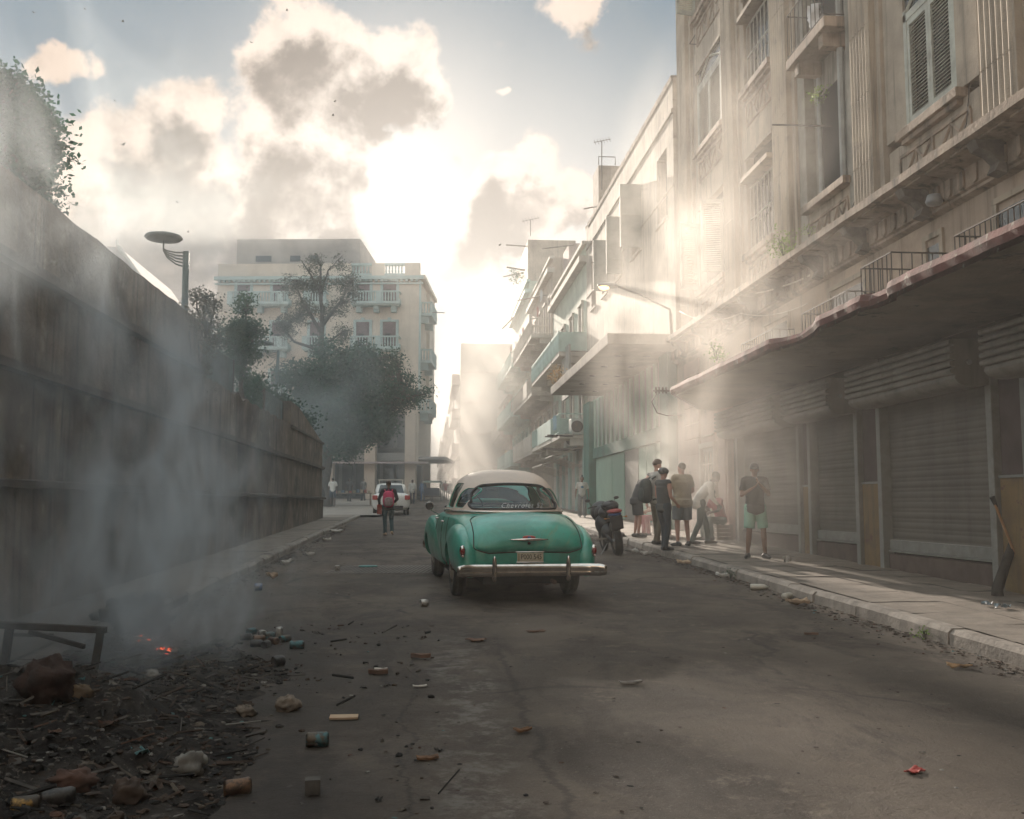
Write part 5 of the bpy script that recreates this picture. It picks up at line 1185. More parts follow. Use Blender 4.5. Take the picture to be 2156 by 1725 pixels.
def ghx(y, z, side, off=0.0):
    yr, yf, w, e = gh(z); yc, l = (yr+yf)/2, (yf-yr)/2; return side*(w+off)*(max(0, 1-abs((y-yc)/(l+off))**e))**(1/e)
def greenhouse():
    b = MB(); n = 72; zs = []
    for a, c in zip(GT, GT[1:]): zs += [a[0], (a[0]+c[0])/2]
    zs.append(GT[-1][0])
    for z in zs: b.v += [ghpt(z, 2*math.pi*j/n) for j in range(n)]
    for i in range(len(zs)-1):
        for j in range(n): b.f.append((i*n+j, i*n+(j+1) % n, (i+1)*n+(j+1) % n, (i+1)*n+j)); b.m.append(0)
    b.f.append(tuple((len(zs)-1)*n+j for j in range(n))); b.m.append(0); k = len(b.v)
    # inner skin makes it a closed shell
    for z in zs:
        zz = z-.03 if z > 1.5 else z
        for j in range(n):
            p = ghpt(z, 2*math.pi*j/n, -.03); b.v.append((p[0], p[1], zz if z > 1.1 else z))
    for i in range(len(zs)-1):
        for j in range(n): b.f.append((k+i*n+j, k+(i+1)*n+j, k+(i+1)*n+(j+1) % n, k+i*n+(j+1) % n)); b.m.append(0)
    b.f.append(tuple(k+(len(zs)-1)*n+j for j in range(n))[::-1]); b.m.append(0)
    for j in range(n): b.f.append((j, k+j, k+(j+1) % n, (j+1) % n)); b.m.append(0)
    return b.build('roof', M_ROOF, car, smooth=True, local=True)
roof = greenhouse()
def rrect(x0, x1, z0, z1, rt, rb, crown=0.0, n=8, taper=0.0):
    """rounded outline, counter-clockwise in (x, z)"""
    pts = []
    for (cx, cz, r, a0) in ((x1-rb, z0+rb, rb, -90), (x1-rt-taper, z1-rt, rt, 0), (x0+rt+taper, z1-rt, rt, 90), (x0+rb, z0+rb, rb, 180)):
        for i in range(n+1): a = R(a0+90*i/n); pts.append((cx+r*math.cos(a), cz+r*math.sin(a)))
    out = []
    for i in range(len(pts)):
        p, q2 = pts[i], pts[(i+1) % len(pts)]; d = math.hypot(q2[0]-p[0], q2[1]-p[1]); m = max(1, int(d/.05))
        for j in range(m): u = j/m; out.append((p[0]+(q2[0]-p[0])*u, p[1]+(q2[1]-p[1])*u))
    xm = (x0+x1)/2; hw = (x1-x0)/2
    return [(x, z+(crown*(1-((x-xm)/hw)**2) if z > (z0+z1)/2 else 0)) for x, z in out]
rw = rrect(-.60, .60, 1.15, 1.435, .19, .07, .05, taper=.03)
cutters = []
q = MB(); q.prism([(x, -.8, z) for x, z in rw], (0, 1.75, 0)); cutters.append(q.build('cutter', M_UNDER, car, local=True))
ws_ = rrect(-.60, .60, 1.17, 1.47, .14, .07, .02, taper=.05)
q = MB(); q.prism([(x, 1.3, z) for x, z in ws_], (0, 1.5, 0)); cutters.append(q.build('cutter', M_UNDER, car, local=True))
sides = [rrect(.16, .50, 1.16, 1.43, .12, .05, 0), rrect(.58, 1.10, 1.15, 1.49, .07, .04, .01), rrect(1.16, 1.62, 1.15, 1.49, .07, .04, 0)]
for sd_ in sides:
    q = MB(); q.prism([(-1.2, y, z) for y, z in sd_], (2.4, 0, 0)); cutters.append(q.build('cutter', M_UNDER, car, local=True))
bpy.context.view_layer.update()
for c_ in cutters: cut(roof, c_)
bpy.context.view_layer.update(); bake(roof); roof.data.polygons.foreach_set('use_smooth', [True]*len(roof.data.polygons)); roof.data.set_sharp_from_angle(angle=R(40))
for c_ in cutters: bpy.data.objects.remove(c_, do_unlink=True)
def pane(name, outline, fn, frame_r, fm, parent=car):
    """glass following the shell, with a rubber frame round it"""
    xs = [p[0] for p in outline]; zs = [p[1] for p in outline]; cx, cz = sum(xs)/len(xs), sum(zs)/len(zs); b = MB(); n = len(outline); R_ = 7
    b.v.append(fn(cx, cz)); 
    for r in range(1, R_+1):
        for (x, z) in outline: u = r/R_; b.v.append(fn(cx+(x-cx)*u, cz+(z-cz)*u))
    for j in range(n): b.f.append((0, 1+j, 1+(j+1) % n)); b.m.append(0)
    for r in range(R_-1):
        for j in range(n): b.f.append((1+r*n+j, 1+r*n+(j+1) % n, 1+(r+1)*n+(j+1) % n, 1+(r+1)*n+j)); b.m.append(0)
    g = b.build(name, M_PANE, parent, smooth=True, local=True)
    f = MB(); f.tube([fn(x, z) for x, z in outline], frame_r, 8, closed=True); f.build('window_frame', fm, g, smooth=True, local=True); return g
rwin = pane('rear_window', rw, lambda x, z: (x, ghy(x, z, -.008), z), .021, M_RUB)
pane('windscreen', ws_, lambda x, z: (x, (gh(z)[0]+gh(z)[1])-ghy(x, z, -.01), z), .018, M_RUB)
for s in (-1, 1):
    for sd_ in sides: pane('side_window', sd_, lambda y, z, s=s: (ghx(y, z, s, -.012), y, z), .009, M_TURQ)
# door top frames are painted body colour: belt trim in chrome all round
b = MB(); pts = [ghpt(1.115, 2*math.pi*j/80, .014) for j in range(80)]; b.tube(pts, .014, 6, closed=True); b.build('belt_trim', M_CHR, car, smooth=True, local=True)
# script across the foot of the rear window
def textmesh(name, s, size, m, parent, fn, shear=0.0, ext=.002, spacing=1.0):
    cu = bpy.data.curves.new(name, 'FONT'); cu.body = s; cu.size = size; cu.align_x = 'CENTER'; cu.align_y = 'CENTER'; cu.shear = shear; cu.extrude = ext; cu.resolution_u = 3; cu.space_character = spacing
    o = bpy.data.objects.new(name, cu); COL.objects.link(o); dg = bpy.context.evaluated_depsgraph_get(); me = bpy.data.meshes.new_from_object(o.evaluated_get(dg)); bpy.data.objects.remove(o, do_unlink=True)
    for v in me.vertices: v.co = fn(v.co)
    me.materials.append(m); o = bpy.data.objects.new(name, me); COL.objects.link(o); o.parent = parent; return o
M_WHT = mat('white_paint', (.45, .44, .42), .6, .05, 4); M_BLK = mat('black_paint', (.015, .015, .015), .5, .1, 4)
textmesh('script_lettering', 'Chevrolet 52', .088, M_WHT, rwin, lambda c: Vector((c.x+.07, ghy(c.x+.07, 1.20+c.y, .004)-c.z, 1.20+c.y)), .6, .001, 1.22)
# ---- boot lid laid on the tail
dgc = bpy.context.evaluated_depsgraph_get(); bv = BVHTree.FromPolygons([v.co for v in body.data.vertices], [p.vertices for p in body.data.polygons])
def tail(x, z):
    h = bv.ray_cast(Vector((x, -2.5, z)), Vector((0, 1, 0))); return h[0] if h[0] else Vector((x, -.3, z))
def deck(x, y):
    h = bv.ray_cast(Vector((x, y, 2)), Vector((0, 0, -1))); return h[0]
def lid():
    """grid in (u across, v from the bumper edge up and over to the rear window)"""
    b = MB(); nu, nv = 30, 26
    path = []                                          # centre line by arc: y from tail bottom to the window
    zt = .645
    for i in range(nv+1):
        v = i/nv; path.append(v)
    rows = []
    for v in path:
        # half width: rounded lower corners, widest low, narrower near the window
        if v < .16: w = .50+.185*math.sin(v/.16*math.pi/2)
        else: w = .685-.03*((v-.16)/.84)
        if v > .84: w -= .17*((v-.84)/.16)**2.2
        row = []
        for j in range(nu+1):
            x = w*(2*j/nu-1); ax = abs(x)
            if v < .55:
                z = zt+(.95-zt)*(v/.55); p = tail(x, z-.03*(ax/.7)**2)
            else:
                y0_ = tail(x, .95-.03*(ax/.7)**2).y; y = y0_+(-.335-y0_)*((v-.55)/.45); p = deck(x, y) or tail(x, .95)
            row.append(Vector(p))
        rows.append(row)
    C0 = Vector((0, 0, .4)); P_ = []
    for i, row in enumerate(rows):
        for j, p in enumerate(row):
            e = min(i, nv-i, j, nu-j); nrm = (p-Vector((p.x*.55, -.1, .55))).normalized(); k = {0: -.006, 1: .020, 2: .028}.get(e, .034+.012*min(1, (e-2)/5))
            P_.append(p+nrm*k)
    b.v = [tuple(p) for p in P_]
    for i in range(nv):
        for j in range(nu): b.f.append((i*(nu+1)+j, i*(nu+1)+j+1, (i+1)*(nu+1)+j+1, (i+1)*(nu+1)+j)); b.m.append(0)
    ring = [rows[0][j] for j in range(nu+1)]+[rows[i][nu] for i in range(1, nv+1)]+[rows[nv][j] for j in range(nu-1, -1, -1)]+[rows[i][0] for i in range(nv-1, 0, -1)]
    sm_ = MB(); sm_.tube([p+(p-Vector((p.x*.55, -.1, .55))).normalized()*.003 for p in ring], .0065, 5, closed=True); sm_.build('boot_seam', M_UNDER, car, local=True)
    o = b.build('boot_lid', M_TURQ, car, smooth=True, local=True, sub=1)
    sm = o.modifiers.new('sm', 'SMOOTH'); sm.factor = .5; sm.iterations = 3
    return o
boot = lid()
bvl = None
bpy.context.view_layer.update(); bake(boot); boot.data.polygons.foreach_set('use_smooth', [True]*len(boot.data.polygons))
bvl = BVHTree.FromPolygons([v.co for v in boot.data.vertices], [p.vertices for p in boot.data.polygons])
def lidp(x, z, off=.0):
    h = bvl.ray_cast(Vector((x, -2.5, z)), Vector((0, 1, 0))); p = h[0] if h[0] else tail(x, z); return Vector((p.x, p.y-off, p.z))
b = MB(); pts = [lidp(-.24+.48*i/16, .80, .035+.010*math.sin(math.pi*i/16)) for i in range(17)]; b.tube(pts, [.006+.014*math.sin(math.pi*i/16) for i in range(17)], 8); b.build('boot_handle', M_CHR, boot, smooth=True, local=True)
p = lidp(0, .828, .035); b = MB(); b.ell(p, (.085, .012, .022), 16, 8); b.build('badge', mat('badge_red', (.45, .05, .04), .35, .1, 5), boot, smooth=True, local=True)
b = MB(); b.ell(p-Vector((0, .008, 0)), (.026, .010, .012), 12, 6); b.build('badge_centre', mat('badge_blue', (.03, .10, .32), .35, .1, 5), boot, smooth=True, local=True)
p = lidp(0, .755, .012); b = MB(); b.ell(p, (.022, .016, .018), 12, 8); b.build('lock', M_RUB, boot, smooth=True, local=True)
# ---- number plate
b = MB(); b.box(-.155, .175, -1.165, -1.155, .53, .64); pl_ = b.build('number_plate', mat('plate_cream', (.50, .46, .34), .5, .15, 8, dirt=(.2, .17, .12), dirt_amt=.6, ds=8), car, local=True, bevel=.004)
textmesh('plate_lettering', 'P000 545', .088, M_BLK, pl_, lambda c: Vector((c.x*.80+.022, -1.1665-c.z, .586+c.y)), 0, .001)
b = MB(); b.box(-.147, -.125, -1.168, -1.166, .535, .635); b.build('plate_band', mat('plate_ochre', (.35, .30, .18), .5, .1, 5), pl_, local=True)
b = MB(); b.tube([(-.165, -1.16, .65), (.185, -1.16, .65)], .007, 6); b.tube([(-.165, -1.16, .523), (.185, -1.16, .523)], .007, 6); b.build('plate_holder', M_CHR, car, local=True)
# ---- bumper: a curved blade wrapping the corners, two overriders
def bumper(y0, sgn, name, BW=.93):
    path = []
    for i in range(41):
        u = -1+2*i/40; x = BW*math.sin(u*1.30)/math.sin(1.30)
        ax = abs(x)/BW; y = y0+sgn*(-.06*ax**2-.26*max(0, ax-.80)**1.5*5.5*.8); path.append((x, y))
    prof = [(0, -.085), (.045, -.075), (.062, -.04), (.050, -.01), (.066, .03), (.050, .065), (0, .082), (-.015, .06), (-.015, -.06)]
    b = MB()
    for i, (x, y) in enumerate(path):
        a, c = path[max(0, i-1)], path[min(40, i+1)]; tx, ty = c[0]-a[0], c[1]-a[1]; l = math.hypot(tx, ty); nx, ny = ty/l, -tx/l
        if ny*sgn > 0: nx, ny = -nx, -ny
        k = 1 if 2 < i < 38 else (.6 if i in (0, 40) else .85)
        for (o_, z) in prof: b.v.append((x+nx*o_*k, y+ny*o_*k, .44+z*k))
    k = len(prof)
    for i in range(40):
        for j in range(k): b.f.append((i*k+j, i*k+(j+1) % k, (i+1)*k+(j+1) % k, (i+1)*k+j)); b.m.append(0)
    b.f += [tuple(range(k)), tuple(40*k+j for j in range(k))]; b.m += [0, 0]
    o = b.build(name, M_CHR, car, smooth=True, local=True, sub=1)
    for x in (-.46, .46):
        g = MB(); yy = y0-sgn*.045
        n = 10
        pr = [(0, .30), (.030, .31), (.036, .36), (.037, .44), (.036, .50), (.032, .555), (.022, .60), (0, .615)]
        for i, (r, z) in enumerate(pr):
            for j in range(n): a = 2*math.pi*j/n; g.v.append((x+r*.95*math.cos(a), yy+sgn*(-r*1.3*math.sin(a)-.03+.02*math.sin((z-.28)/.33*math.pi)), z))
        for i in range(len(pr)-1):
            for j in range(n): g.f.append((i*n+j, i*n+(j+1) % n, (i+1)*n+(j+1) % n, (i+1)*n+j)); g.m.append(0)
        g.build('overrider', M_CHR, o, smooth=True, local=True, sub=1)
    b = MB(); 
    for x in (-.4, .4): b.box(x-.03, x+.03, min(y0, y0+sgn*.35), max(y0, y0+sgn*.35)-.02, .40, .45)
    b.build('bumper_iron', M_UNDER, o, local=True)
bumper(-1.24, 1, 'rear_bumper'); bumper(3.93, -1, 'front_bumper', .90)
# ---- tail lamps at the fender ends
M_REDL = mat('red_lens', (.20, .008, .006), .15, .2, 9, spec=.7)
for s in (-1, 1):
    p = (s*.83, -1.12, .66); b = MB(); b.ell(p, (.040, .05, .075), 16, 12); tl = b.build('tail_lamp', M_CHR, car, smooth=True, local=True)
    b = MB(); b.ell((p[0], p[1]-.022, p[2]-.002), (.030, .042, .048), 14, 10); b.build('lens', M_REDL, tl, smooth=True, local=True)
    b = MB(); b.ell((p[0], p[1]-.045, p[2]-.055), (.015, .015, .015), 10, 8); b.build('reflector', mat('pink_lens', (.7, .5, .45), .2, .1, 5), tl, smooth=True, local=True)
# ---- wheels
def wheel(x, y, s, r=.345, w=.175):
    t = bpy.data.objects.new('wheel', None); COL.objects.link(t); t.parent = car; t.location = (x, y, r)
    M_ = Matrix.Rotation(R(90)*s, 4, 'Y')
    b = MB(); b.lathe([(.20, -w*.42), (.24, -w*.48), (r-.05, -w*.5), (r-.018, -w*.42), (r-.004, -w*.28), (r, -w*.12), (r-.006, -w*.10), (r, -w*.06), (r, w*.06), (r-.006, w*.10), (r, w*.12), (r-.004, w*.28), (r-.018, w*.42), (r-.05, w*.5), (.24, w*.48), (.20, w*.42)], M_, n=44); b.build('tyre', M_TYRE, t, smooth=True, local=True)
    b = MB(); b.lathe([(.205, -w*.4), (.205, w*.40), (.19, w*.44), (.17, w*.36), (.13, w*.38), (.12, w*.50), (.06, w*.60), (0, w*.62)], M_, n=32); b.build('rim', M_CHR, t, smooth=True, local=True)
wheel(-.76, 0, -1); wheel(.76, 0, 1); wheel(-.74, 2.92, -1); wheel(.74, 2.92, 1)
# ---- door handle, mirror, seams, interior
for s in (-1, 1):
    b = MB(); b.tube([(s*.875, .62, .955), (s*.905, .63, .965), (s*.905, .80, .965), (s*.875, .81, .96)], .011, 6); b.build('door_handle', M_CHR, car, smooth=True, local=True)
    b = MB(); b.tube([(s*.875, 1.42, .975), (s*.91, 1.43, .98), (s*.91, 1.58, .98), (s*.88, 1.59, .975)], .011, 6); b.build('door_handle', M_CHR, car, smooth=True, local=True)
b = MB(); b.tube([(-.84, 1.92, 1.02), (-.95, 1.88, 1.08), (-.98, 1.86, 1.14)], .008, 6); b.lathe([(0, -.02), (.05, -.018), (.063, 0), (.058, .008)], Matrix.Translation((-.98, 1.85, 1.15)) @ Matrix.Rotation(R(90), 4, 'X'), n=20); mi = b.build('wing_mirror', M_CHR, car, smooth=True, local=True)
b = MB(); b.lathe([(0, 0), (.052, 0)], Matrix.Translation((-.98, 1.838, 1.15)) @ Matrix.Rotation(R(90), 4, 'X'), n=20); b.build('mirror_glass', M_GLASS, mi, local=True)
for s in (-1, 1):
    for (yy, zz0) in ((.55, .42), (1.13, .34), (1.90, .34)):
        pts = []
        for i in range(14):
            z = zz0+(1.06-zz0)*i/13; h = bv.ray_cast(Vector((s*2, yy+(.06*math.sin((z-.4)*4) if yy == .55 else 0), z)), Vector((-s, 0, 0)))
            if h[0]: pts.append(h[0]+Vector((s*.001, 0, 0)))
        b = MB(); b.tube(pts, .005, 4); b.build('door_seam', M_UNDER, car, local=True)
b = MB(); b.box(-.62, .62, .55, .78, .60, 1.10); b.box(-.64, .64, 1.35, 1.55, .60, 1.12); b.build('seat', M_SEAT, car, local=True, bevel=.06)
b = MB(); b.box(-.72, .72, 2.02, 2.2, .85, 1.15); b.box(-.60, .60, -.05, .55, 1.0, 1.06); b.box(-.76, .76, -.2, 2.1, .55, .60); b.build('dashboard', M_CARIN, car, local=True, bevel=.02)
b = MB(); b.tube([(-.36+.20*math.cos(a*math.pi/12), 1.86+.05*math.sin(a*math.pi/12), 1.13+.19*math.sin(a*math.pi/12)) for a in range(24)], .012, 6, closed=True); b.build('steering_wheel', M_CARIN, car, smooth=True, local=True)
b = MB(); b.box(-.09, .09, 1.93, 1.95, 1.38, 1.43); b.build('interior_mirror', M_CARIN, car, local=True)
# ================================================================ white taxi
tx = thing('taxi', (D(823, 1080, 47).x, 47, gz(0, 47)), 'white modern saloon taxi with a roof rack seen from behind on the left', 'car'); tx.rotation_euler = (math.atan(GS), 0, R(3))
M_TW = mat('white_car_paint', (.62, .60, .56), .3, .05, 2, coat=.4)
TT = [(-.62, .32, .78, .84, .60, .78, .80, .86), (-.55, .26, .82, .87, .60, .80, .95, 1.02), (-.35, .22, .83, .88, .62, .76, 1.02, 1.06), (.2, .22, .84, .88, .62, .78, .98, 1.04), (1.2, .22, .84, .88, .62, .78, .95, 1.0), (2.4, .22, .84, .88, .62, .74, .92, .98), (3.1, .25, .80, .85, .60, .66, .80, .86), (3.5, .32, .66, .7, .55, .5, .66, .70)]
def loft(tab, name, m, parent, sub=1):
    b = MB()
    for (y, zb, w0, wm, zm, wsd, zs, zt) in tab:
        half = [(0, zb), (w0*.7, zb), (w0, zb+.03), (wm, zm), (wsd+(wm-wsd)*.5, zm+(zs-zm)*.8), (wsd, zs), (wsd*.5, zt), (0, zt)]; ring = half+[(-x, z) for x, z in half[-2:0:-1]]; b.v += [(x, y, z) for x, z in ring]
    k = len(b.v)//len(tab)
    for i in range(len(tab)-1):
        for j in range(k): b.f.append((i*k+j, i*k+(j+1) % k, (i+1)*k+(j+1) % k, (i+1)*k+j)); b.m.append(0)
    b.f += [tuple(range(k)), tuple((len(tab)-1)*k+j for j in range(k))]; b.m += [0, 0]
    return b.build(name, m, parent, smooth=True, local=True, sub=sub)
loft(TT, 'body', M_TW, tx)
cab = loft([(-.12, .95, .66, .70, 1.0, .60, 1.02, 1.03), (.12, .95, .70, .74, 1.05, .58, 1.38, 1.42), (.5, .95, .72, .76, 1.1, .60, 1.46, 1.50), (1.3, .95, .72, .76, 1.1, .60, 1.48, 1.52), (2.2, .92, .68, .70, .98, .55, 1.0, 1.02)], 'cabin', M_TW, tx)
def tq(name, m, parent, *pts):
    b = MB(); b.quad(*pts); sd2 = b.build(name, m, parent, local=True); so = sd2.modifiers.new('s', 'SOLIDIFY'); so.thickness = .012; return sd2
tq('rear_window', M_GLASS, tx, (-.60, -.12, 1.03), (.60, -.12, 1.03), (.50, .12, 1.40), (-.50, .12, 1.40))
for s in (-1, 1):
    b = MB(); b.box(s*.62 if s > 0 else -.86, .86 if s > 0 else -.62, -.66, -.52, .72, .93); b.build('tail_lamp', mat('taxi_red', (.38, .05, .045), .25, .2, 5), tx, local=True, bevel=.03)
b = MB(); b.box(-.55, .55, -.68, -.6, .30, .45); b.build('bumper_insert', M_RUB, tx, local=True, bevel=.02)
b = MB(); b.box(-.26, .26, -.665, -.64, .50, .60); b.build('number_plate', MATS['plate_cream'], tx, local=True)
b = MB(); b.box(-.60, .60, .35, .43, 1.62, 1.66); b.box(-.60, .60, 1.15, 1.23, 1.62, 1.66)
for x in (-.55, .55): b.box(x-.02, x+.02, .3, 1.3, 1.58, 1.63); b.box(x-.02, x+.02, .36, .42, 1.46, 1.60); b.box(x-.02, x+.02, 1.16, 1.22, 1.46, 1.60)
b.build('roof_rack', M_TRIM, tx, local=True)
for (x, y) in ((-.74, 0), (.74, 0), (-.74, 2.55), (.74, 2.55)):
    b = MB(); b.lathe([(.18, -.09), (.29, -.09), (.30, -.05), (.30, .05), (.29, .09), (.18, .09)], Matrix.Translation((x, y, .30)) @ Matrix.Rotation(R(90), 4, 'Y'), n=24); b.build('wheel', M_TYRE, tx, smooth=True, local=True)
# ================================================================ motorcycle, seen from behind
mo = thing('motorcycle', (D(1302, 1170, 20.6).x, 20.6, gz(0, 20.6)), 'black sports motorcycle with red and blue tail parked at the right kerb', 'motorcycle'); mo.rotation_euler = (math.atan(GS), R(-7), R(1))
M_MB = mat('bike_black', (.018, .018, .02), .45, .2, 6); M_MR = mat('bike_red', (.32, .025, .02), .35, .15, 6); M_MBL = mat('bike_blue', (.02, .08, .28), .35, .15, 6); M_MG = mat('bike_metal', (.30, .29, .28), .35, .2, 6, metal=.8)
for (y, r, w) in ((0, .31, .17), (1.42, .30, .12)):
    b = MB(); b.lathe([(.20, -w*.38), (r-.07, -w*.5), (r-.03, -w*.42), (r, -w*.15), (r, w*.15), (r-.03, w*.42), (r-.07, w*.5), (.20, w*.38)], Matrix.Translation((0, y, r)) @ Matrix.Rotation(R(90), 4, 'Y'), n=36); wv_ = b.build('wheel', M_TYRE, mo, smooth=True, local=True)
    b = MB(); b.lathe([(.20, -w*.3), (.20, w*.3)], Matrix.Translation((0, y, r)) @ Matrix.Rotation(R(90), 4, 'Y'), n=30); b.cyl((-.08, y, r), (.08, y, r), .04, n=10)
    for k in range(5): a = 2*math.pi*k/5; b.cyl((0, y, r), (0, y+.2*math.cos(a), r+.2*math.sin(a)), .016, n=5)
    b.build('rim', M_MG, wv_, smooth=True, local=True)
b = MB(); b.tube([(-.09, 0, .31), (-.10, .55, .42)], .03, 8); b.tube([(.10, 0, .31), (.10, .55, .42)], .03, 8); b.ell((0, .72, .45), (.17, .28, .22), 16, 10); b.tube([(-.08, 1.42, .30), (-.09, 1.22, .85)], .028, 8); b.tube([(.08, 1.42, .30), (.09, 1.22, .85)], .028, 8); b.build('frame', M_MB, mo, smooth=True, local=True)
b = MB(); b.ell((0, .75, .88), (.17, .30, .14), 18, 10); b.ell((0, 1.12, .86), (.20, .22, .20), 18, 10); b.build('fuel_tank', M_MB, mo, smooth=True, local=True)
b = MB(); b.ell((0, 1.30, .88), (.24, .30, .24), 18, 12); b.ell((0, 1.0, .62), (.22, .36, .26), 18, 12); b.build('fairing', M_MB, mo, smooth=True, local=True)
b = MB(); b.ell((-.03, .05, 1.06), (.17, .22, .095), 16, 8); b.ell((-.05, .2, 1.03), (.15, .2, .10), 16, 8); b.tube([(-.18, .1, 1.1), (-.02, -.12, 1.15), (.12, .1, 1.08)], .015, 5); tag(b.build('seat_bag', M_MB, mo, smooth=True, local=True), 'crumpled black bag strapped on the seat')
b = MB(); b.ell((0, .25, .92), (.13, .34, .055), 18, 8); b.ell((-.02, -.02, 1.02), (.15, .17, .10), 18, 10); b.build('seat', M_MB, mo, smooth=True, local=True)
b = MB(); b.ell((0, -.16, .93), (.16, .22, .055), 18, 8); tc_ = b.build('tail_cowl', M_MR, mo, smooth=True, local=True)
b = MB(); b.ell((0, -.18, .87), (.14, .18, .05), 18, 8); b.build('tail_panel', M_MBL, mo, smooth=True, local=True)
b = MB(); b.box(-.13, .13, -.30, -.24, .56, .84); b.box(-.11, .11, -.30, .12, .78, .86); b.ell((0, -.08, .62), (.12, .18, .14), 14, 8); b.build('mudguard', M_MB, mo, local=True, bevel=.02)
b = MB(); b.cyl((.13, -.05, .42), (.13, .42, .34), .05, .04, n=12); b.build('exhaust', M_MG, mo, smooth=True, local=True)
b = MB(); b.tube([(-.34, .98, 1.0), (-.16, 1.1, 1.02), (.16, 1.1, 1.02), (.34, .98, 1.0)], .016, 6)
for s in (-1, 1): b.tube([(s*.22, 1.08, 1.02), (s*.30, 1.05, 1.14)], .008, 5); b.ell((s*.32, 1.04, 1.16), (.06, .015, .035), 10, 6)
b.build('handlebar', M_MB, mo, smooth=True, local=True)
b = MB()
for s in (-1, 1): b.tube([(s*.12, -.2, .80), (s*.20, -.22, .80)], .007, 5); b.ell((s*.22, -.22, .80), (.03, .02, .018), 8, 6)
b.build('indicator', mat('amber', (.5, .2, .03), .3, .1, 5), mo, smooth=True, local=True)
b = MB(); b.tube([(-.1, .5, .25), (-.30, .42, .0)], .012, 6); b.box(-.34, -.1, .45, .52, .33, .36); b.box(.1, .32, .45, .52, .33, .36); b.build('side_stand', M_MG, mo, local=True)
